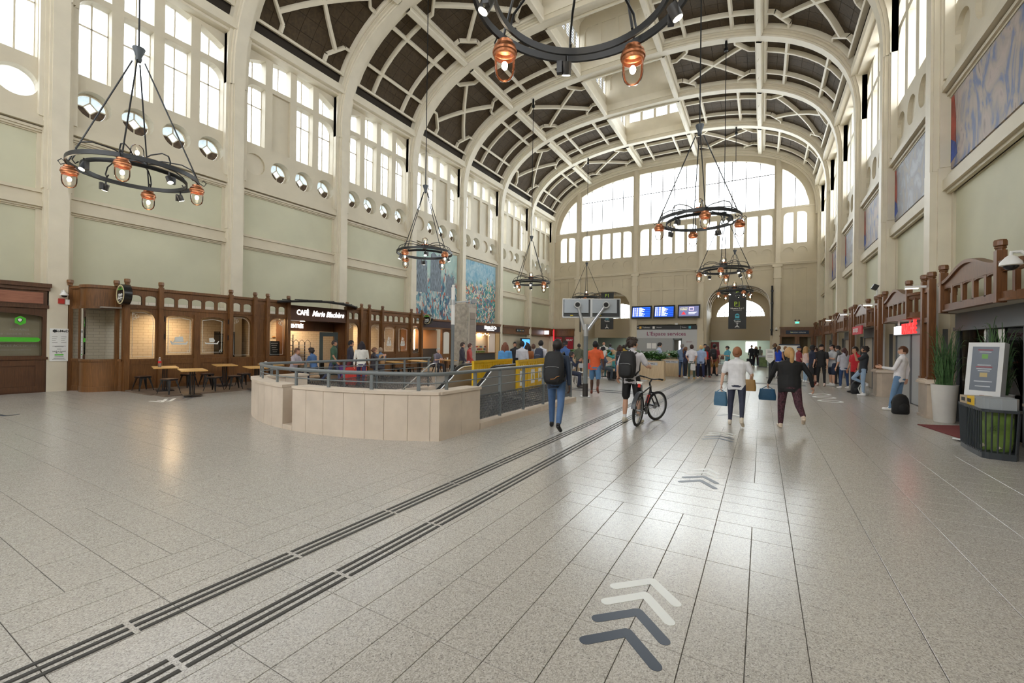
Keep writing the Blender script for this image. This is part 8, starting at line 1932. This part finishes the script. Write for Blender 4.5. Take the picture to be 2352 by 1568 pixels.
# rucksacks standing on the floor by the right piers
def floor_bag(p, col, lab, s=1.0, rz=0.0):
    o = thing('backpack', lab, 'backpack', (p[0], p[1], 0), rz); m_ = cmat(col, .7)
    b = MB(); n = 14; q = []
    for z, f in ((0,.85),(.03,1),(.2,1),(.36,.88),(.44,.6),(.47,.2)):
        for i in range(n): t = 2*pi*i/n; q.append((s*.16*f*math.copysign(abs(cos(t))**.6, cos(t)), s*.11*f*math.copysign(abs(sin(t))**.6, sin(t)), s*z))
    b.add(q, [(j*n+i, j*n+(i+1) % n, (j+1)*n+(i+1) % n, (j+1)*n+i) for j in range(5) for i in range(n)]+[tuple(range(n-1,-1,-1)), tuple(range(5*n, 6*n))]); b.build('bag_body', m_, o, smooth=60)
    b = MB(); b.tube([(-s*.06, s*.1, s*.40), (-s*.08, s*.17, s*.25), (-s*.07, s*.12, s*.08)], .016, 6); b.tube([(s*.06, s*.1, s*.40), (s*.08, s*.17, s*.25), (s*.07, s*.12, s*.08)], .016, 6); b.build('shoulder_strap', m_, o, smooth=60)
    b = MB(); b.ball((0, -s*.10, s*.15), (s*.11, s*.05, s*.11), 10); b.build('front_pocket', m_, o, smooth=60)
floor_bag((3.12, 14.75), C(28,28,30), 'black rucksack on the floor behind the man in a white shirt', 1.1, .4)
floor_bag((3.02, 20.15), C(30,32,36), 'black rucksack on the floor beside the bent-knee man', 1.0, .2); floor_bag((3.2, 19.75), C(200,200,196), 'black and white patterned bag behind the bent-knee man', .95, 1.0)
# ------------------------------------------------------------------ bicycle
bk0, bk1 = G(1463, 979), G(1495, 963); bd = (bk1-bk0); wb = 1.06; hd_ = atan2(bd.y, bd.x)-pi/2
bc = thing('bicycle', 'black mountain bicycle with a white saddle and red accents', 'bicycle', (bk0.x, bk0.y, 0), hd_); bc.rotation_euler = (0, radians(4), hd_)
tyre = mat('tyre_rubber', (.016,.016,.017), .7); rimm = mat('rim_alloy', (.35,.36,.37), .3, metal=.7); blk = mat('frame_black', (.015,.016,.02), .3); red_ = mat('accent_red', (.6,.03,.02), .4); wr_ = .335
def wheel(parent, c, turn):
    w0 = bpy.data.objects.new('wheel', None); COL.objects.link(w0); w0.parent = parent; w0.location = c; w0.rotation_euler = (0,0,turn)
    def tor(R_, r_, nm, m_, n=44, k=8):
        b = MB(); b.tube([(0, R_*cos(2*pi*i/n), R_*sin(2*pi*i/n)) for i in range(n)], r_, k, closed=True); b.build(nm, m_, w0, smooth=60)
    tor(wr_-.027, .027, 'tyre', tyre); tor(wr_-.058, .011, 'rim', rimm, 44, 6)
    b = MB()
    for i in range(28): a = 2*pi*i/28; s = .03*(1 if i % 2 else -1); b.tube([(s, .02*cos(a+.5), .02*sin(a+.5)), (0, (wr_-.06)*cos(a), (wr_-.06)*sin(a))], .0016, 3, caps=False)
    tag(b.build('spokes', rimm, w0), kind='stuff'); b = MB(); b.cyl((-.05,0,0), (.05,0,0), .022, n=12); b.cyl((-.056,0,0), (-.05,0,0), .08, n=18); b.build('hub', rimm, w0, smooth=40)
TN = radians(-24)
wheel(bc, (0, 0, wr_), 0); 
hub_f = V((0, wb, wr_)); head_b, head_t = V((0, .80, .66)), V((0, .76, .80)); sttop = V((0, .13, .74)); bb = V((0, .41, .30))
b = MB(); b.tube([bb, sttop], .018, 8); b.tube([sttop+V((0,.01,-.06)), head_t+V((0,0,-.02))], .02, 8); b.tube([bb, head_b+V((0,0,.02))], .024, 8); b.tube([head_b, head_t], .024, 8)
for s in (-1, 1): b.tube([bb+V((s*.03,0,0)), V((s*.06,0,wr_))], .010, 6); b.tube([sttop+V((0,0,-.05)), V((s*.06,0,wr_))], .009, 6)
b.build('frame', blk, bc, smooth=50)
b = MB(); b.obox(V((0,.62,.515)), .051, .22, .02, (atan2(.38,.36),0,0)); b.build('frame_decal', red_, bc)
fk = bpy.data.objects.new('front_fork', None); COL.objects.link(fk); fk.parent = bc; fk.location = (0, .80, 0); fk.rotation_euler = (0,0,TN)
b = MB()
for s in (-1, 1): b.tube([(s*.062, .26, wr_), (s*.062, .06, .62)], .017, 8)
b.tube([(-.07, .05, .64), (.07, .05, .64)], .02, 8); b.tube([(0, .03, .64), (0, -.05, .86), (0, .01, .93)], .019, 8); b.build('fork_blade', blk, fk, smooth=50)
b = MB(); b.tube([(-.31, -.03, .97), (-.18, .0, .965), (-.05, .02, .94), (.05, .02, .94), (.18, .0, .965), (.31, -.03, .97)], .013, 8); b.build('handlebar', blk, fk, smooth=50)
for s in (-1, 1): b = MB(); b.cyl((s*.20, 0, .966), (s*.33, -.035, .972), .018, n=10); b.build('grip', tyre, fk, smooth=40); b = MB(); b.tube([(s*.17, .03, .96), (s*.26, .05, .94)], .007, 5); b.build('brake_lever', blk, fk)
wheel(fk, (0, .26, wr_), 0)
b = MB(); b.tube([sttop, sttop+V((0,-.05,.16))], .014, 8); b.build('seat_post', rimm, bc)
b = MB(); c = V((0, .06, .92)); b.add([(-.012, .25, .915), (.012, .25, .915), (-.04, .12, .925), (.04, .12, .925), (-.08, -.02, .94), (.08, -.02, .94), (-.06, -.07, .935), (.06, -.07, .935)]+[(x*.8, y, z-.05) for x, y, z in [(-.012, .25, .915), (.012, .25, .915), (-.04, .12, .925), (.04, .12, .925), (-.08, -.02, .94), (.08, -.02, .94), (-.06, -.07, .935), (.06, -.07, .935)]],
      [(0,1,3,2),(2,3,5,4),(4,5,7,6),(8,10,11,9),(10,12,13,11),(12,14,15,13),(0,2,10,8),(2,4,12,10),(4,6,14,12),(1,9,11,3),(3,11,13,5),(5,13,15,7),(6,7,15,14),(0,8,9,1)]); b.build('saddle', mat('saddle_white', (.75,.74,.70), .5), bc, smooth=60)
b = MB(); b.obox(V((0,-.075,.86)), .05, .02, .07); b.build('rear_light', red_, bc)
b = MB(); P = [(0, (wr_+.05)*cos(radians(a))*1.0, wr_+(wr_+.05)*sin(radians(a))) for a in range(62, 175, 9)]
for i in range(len(P)-1): pass
vs = []
for x, y, z in P: vs += [(-.04, y, z), (-.02, y, z+.012), (.02, y, z+.012), (.04, y, z)]
b.add(vs, [(i*4+j, i*4+j+1, (i+1)*4+j+1, (i+1)*4+j) for i in range(len(P)-1) for j in range(3)]); b.build('mudguard', mat('mudguard_grey', (.06,.065,.075), .35), bc, smooth=60)
b = MB(); b.cyl(bb+V((-.05,0,0)), bb+V((.05,0,0)), .03, n=12); b.cyl(bb+V((.055,0,0)), bb+V((.062,0,0)), .09, n=22); b.build('chainring', blk, bc, smooth=40)
for s in (-1, 1):
    e = bb+V((s*.075, s*.12, s*.11)); b = MB(); b.tube([bb+V((s*.07,0,0)), e], .011, 6); b.build('crank', rimm, bc); b = MB(); b.obox(e+V((s*.05,0,0)), .09, .08, .022); b.build('pedal', blk, bc)
b = MB(); b.tube([V((.058, .0, wr_+.035)), bb+V((.058, 0, .088)), bb+V((.058,.06,.06)), bb+V((.058,.06,-.06)), bb+V((.058,0,-.088)), V((.058,-.03,wr_-.03))], .005, 4, closed=True); b.build('chain', mat('chain_steel', (.10,.10,.10), .4, metal=.7), bc)
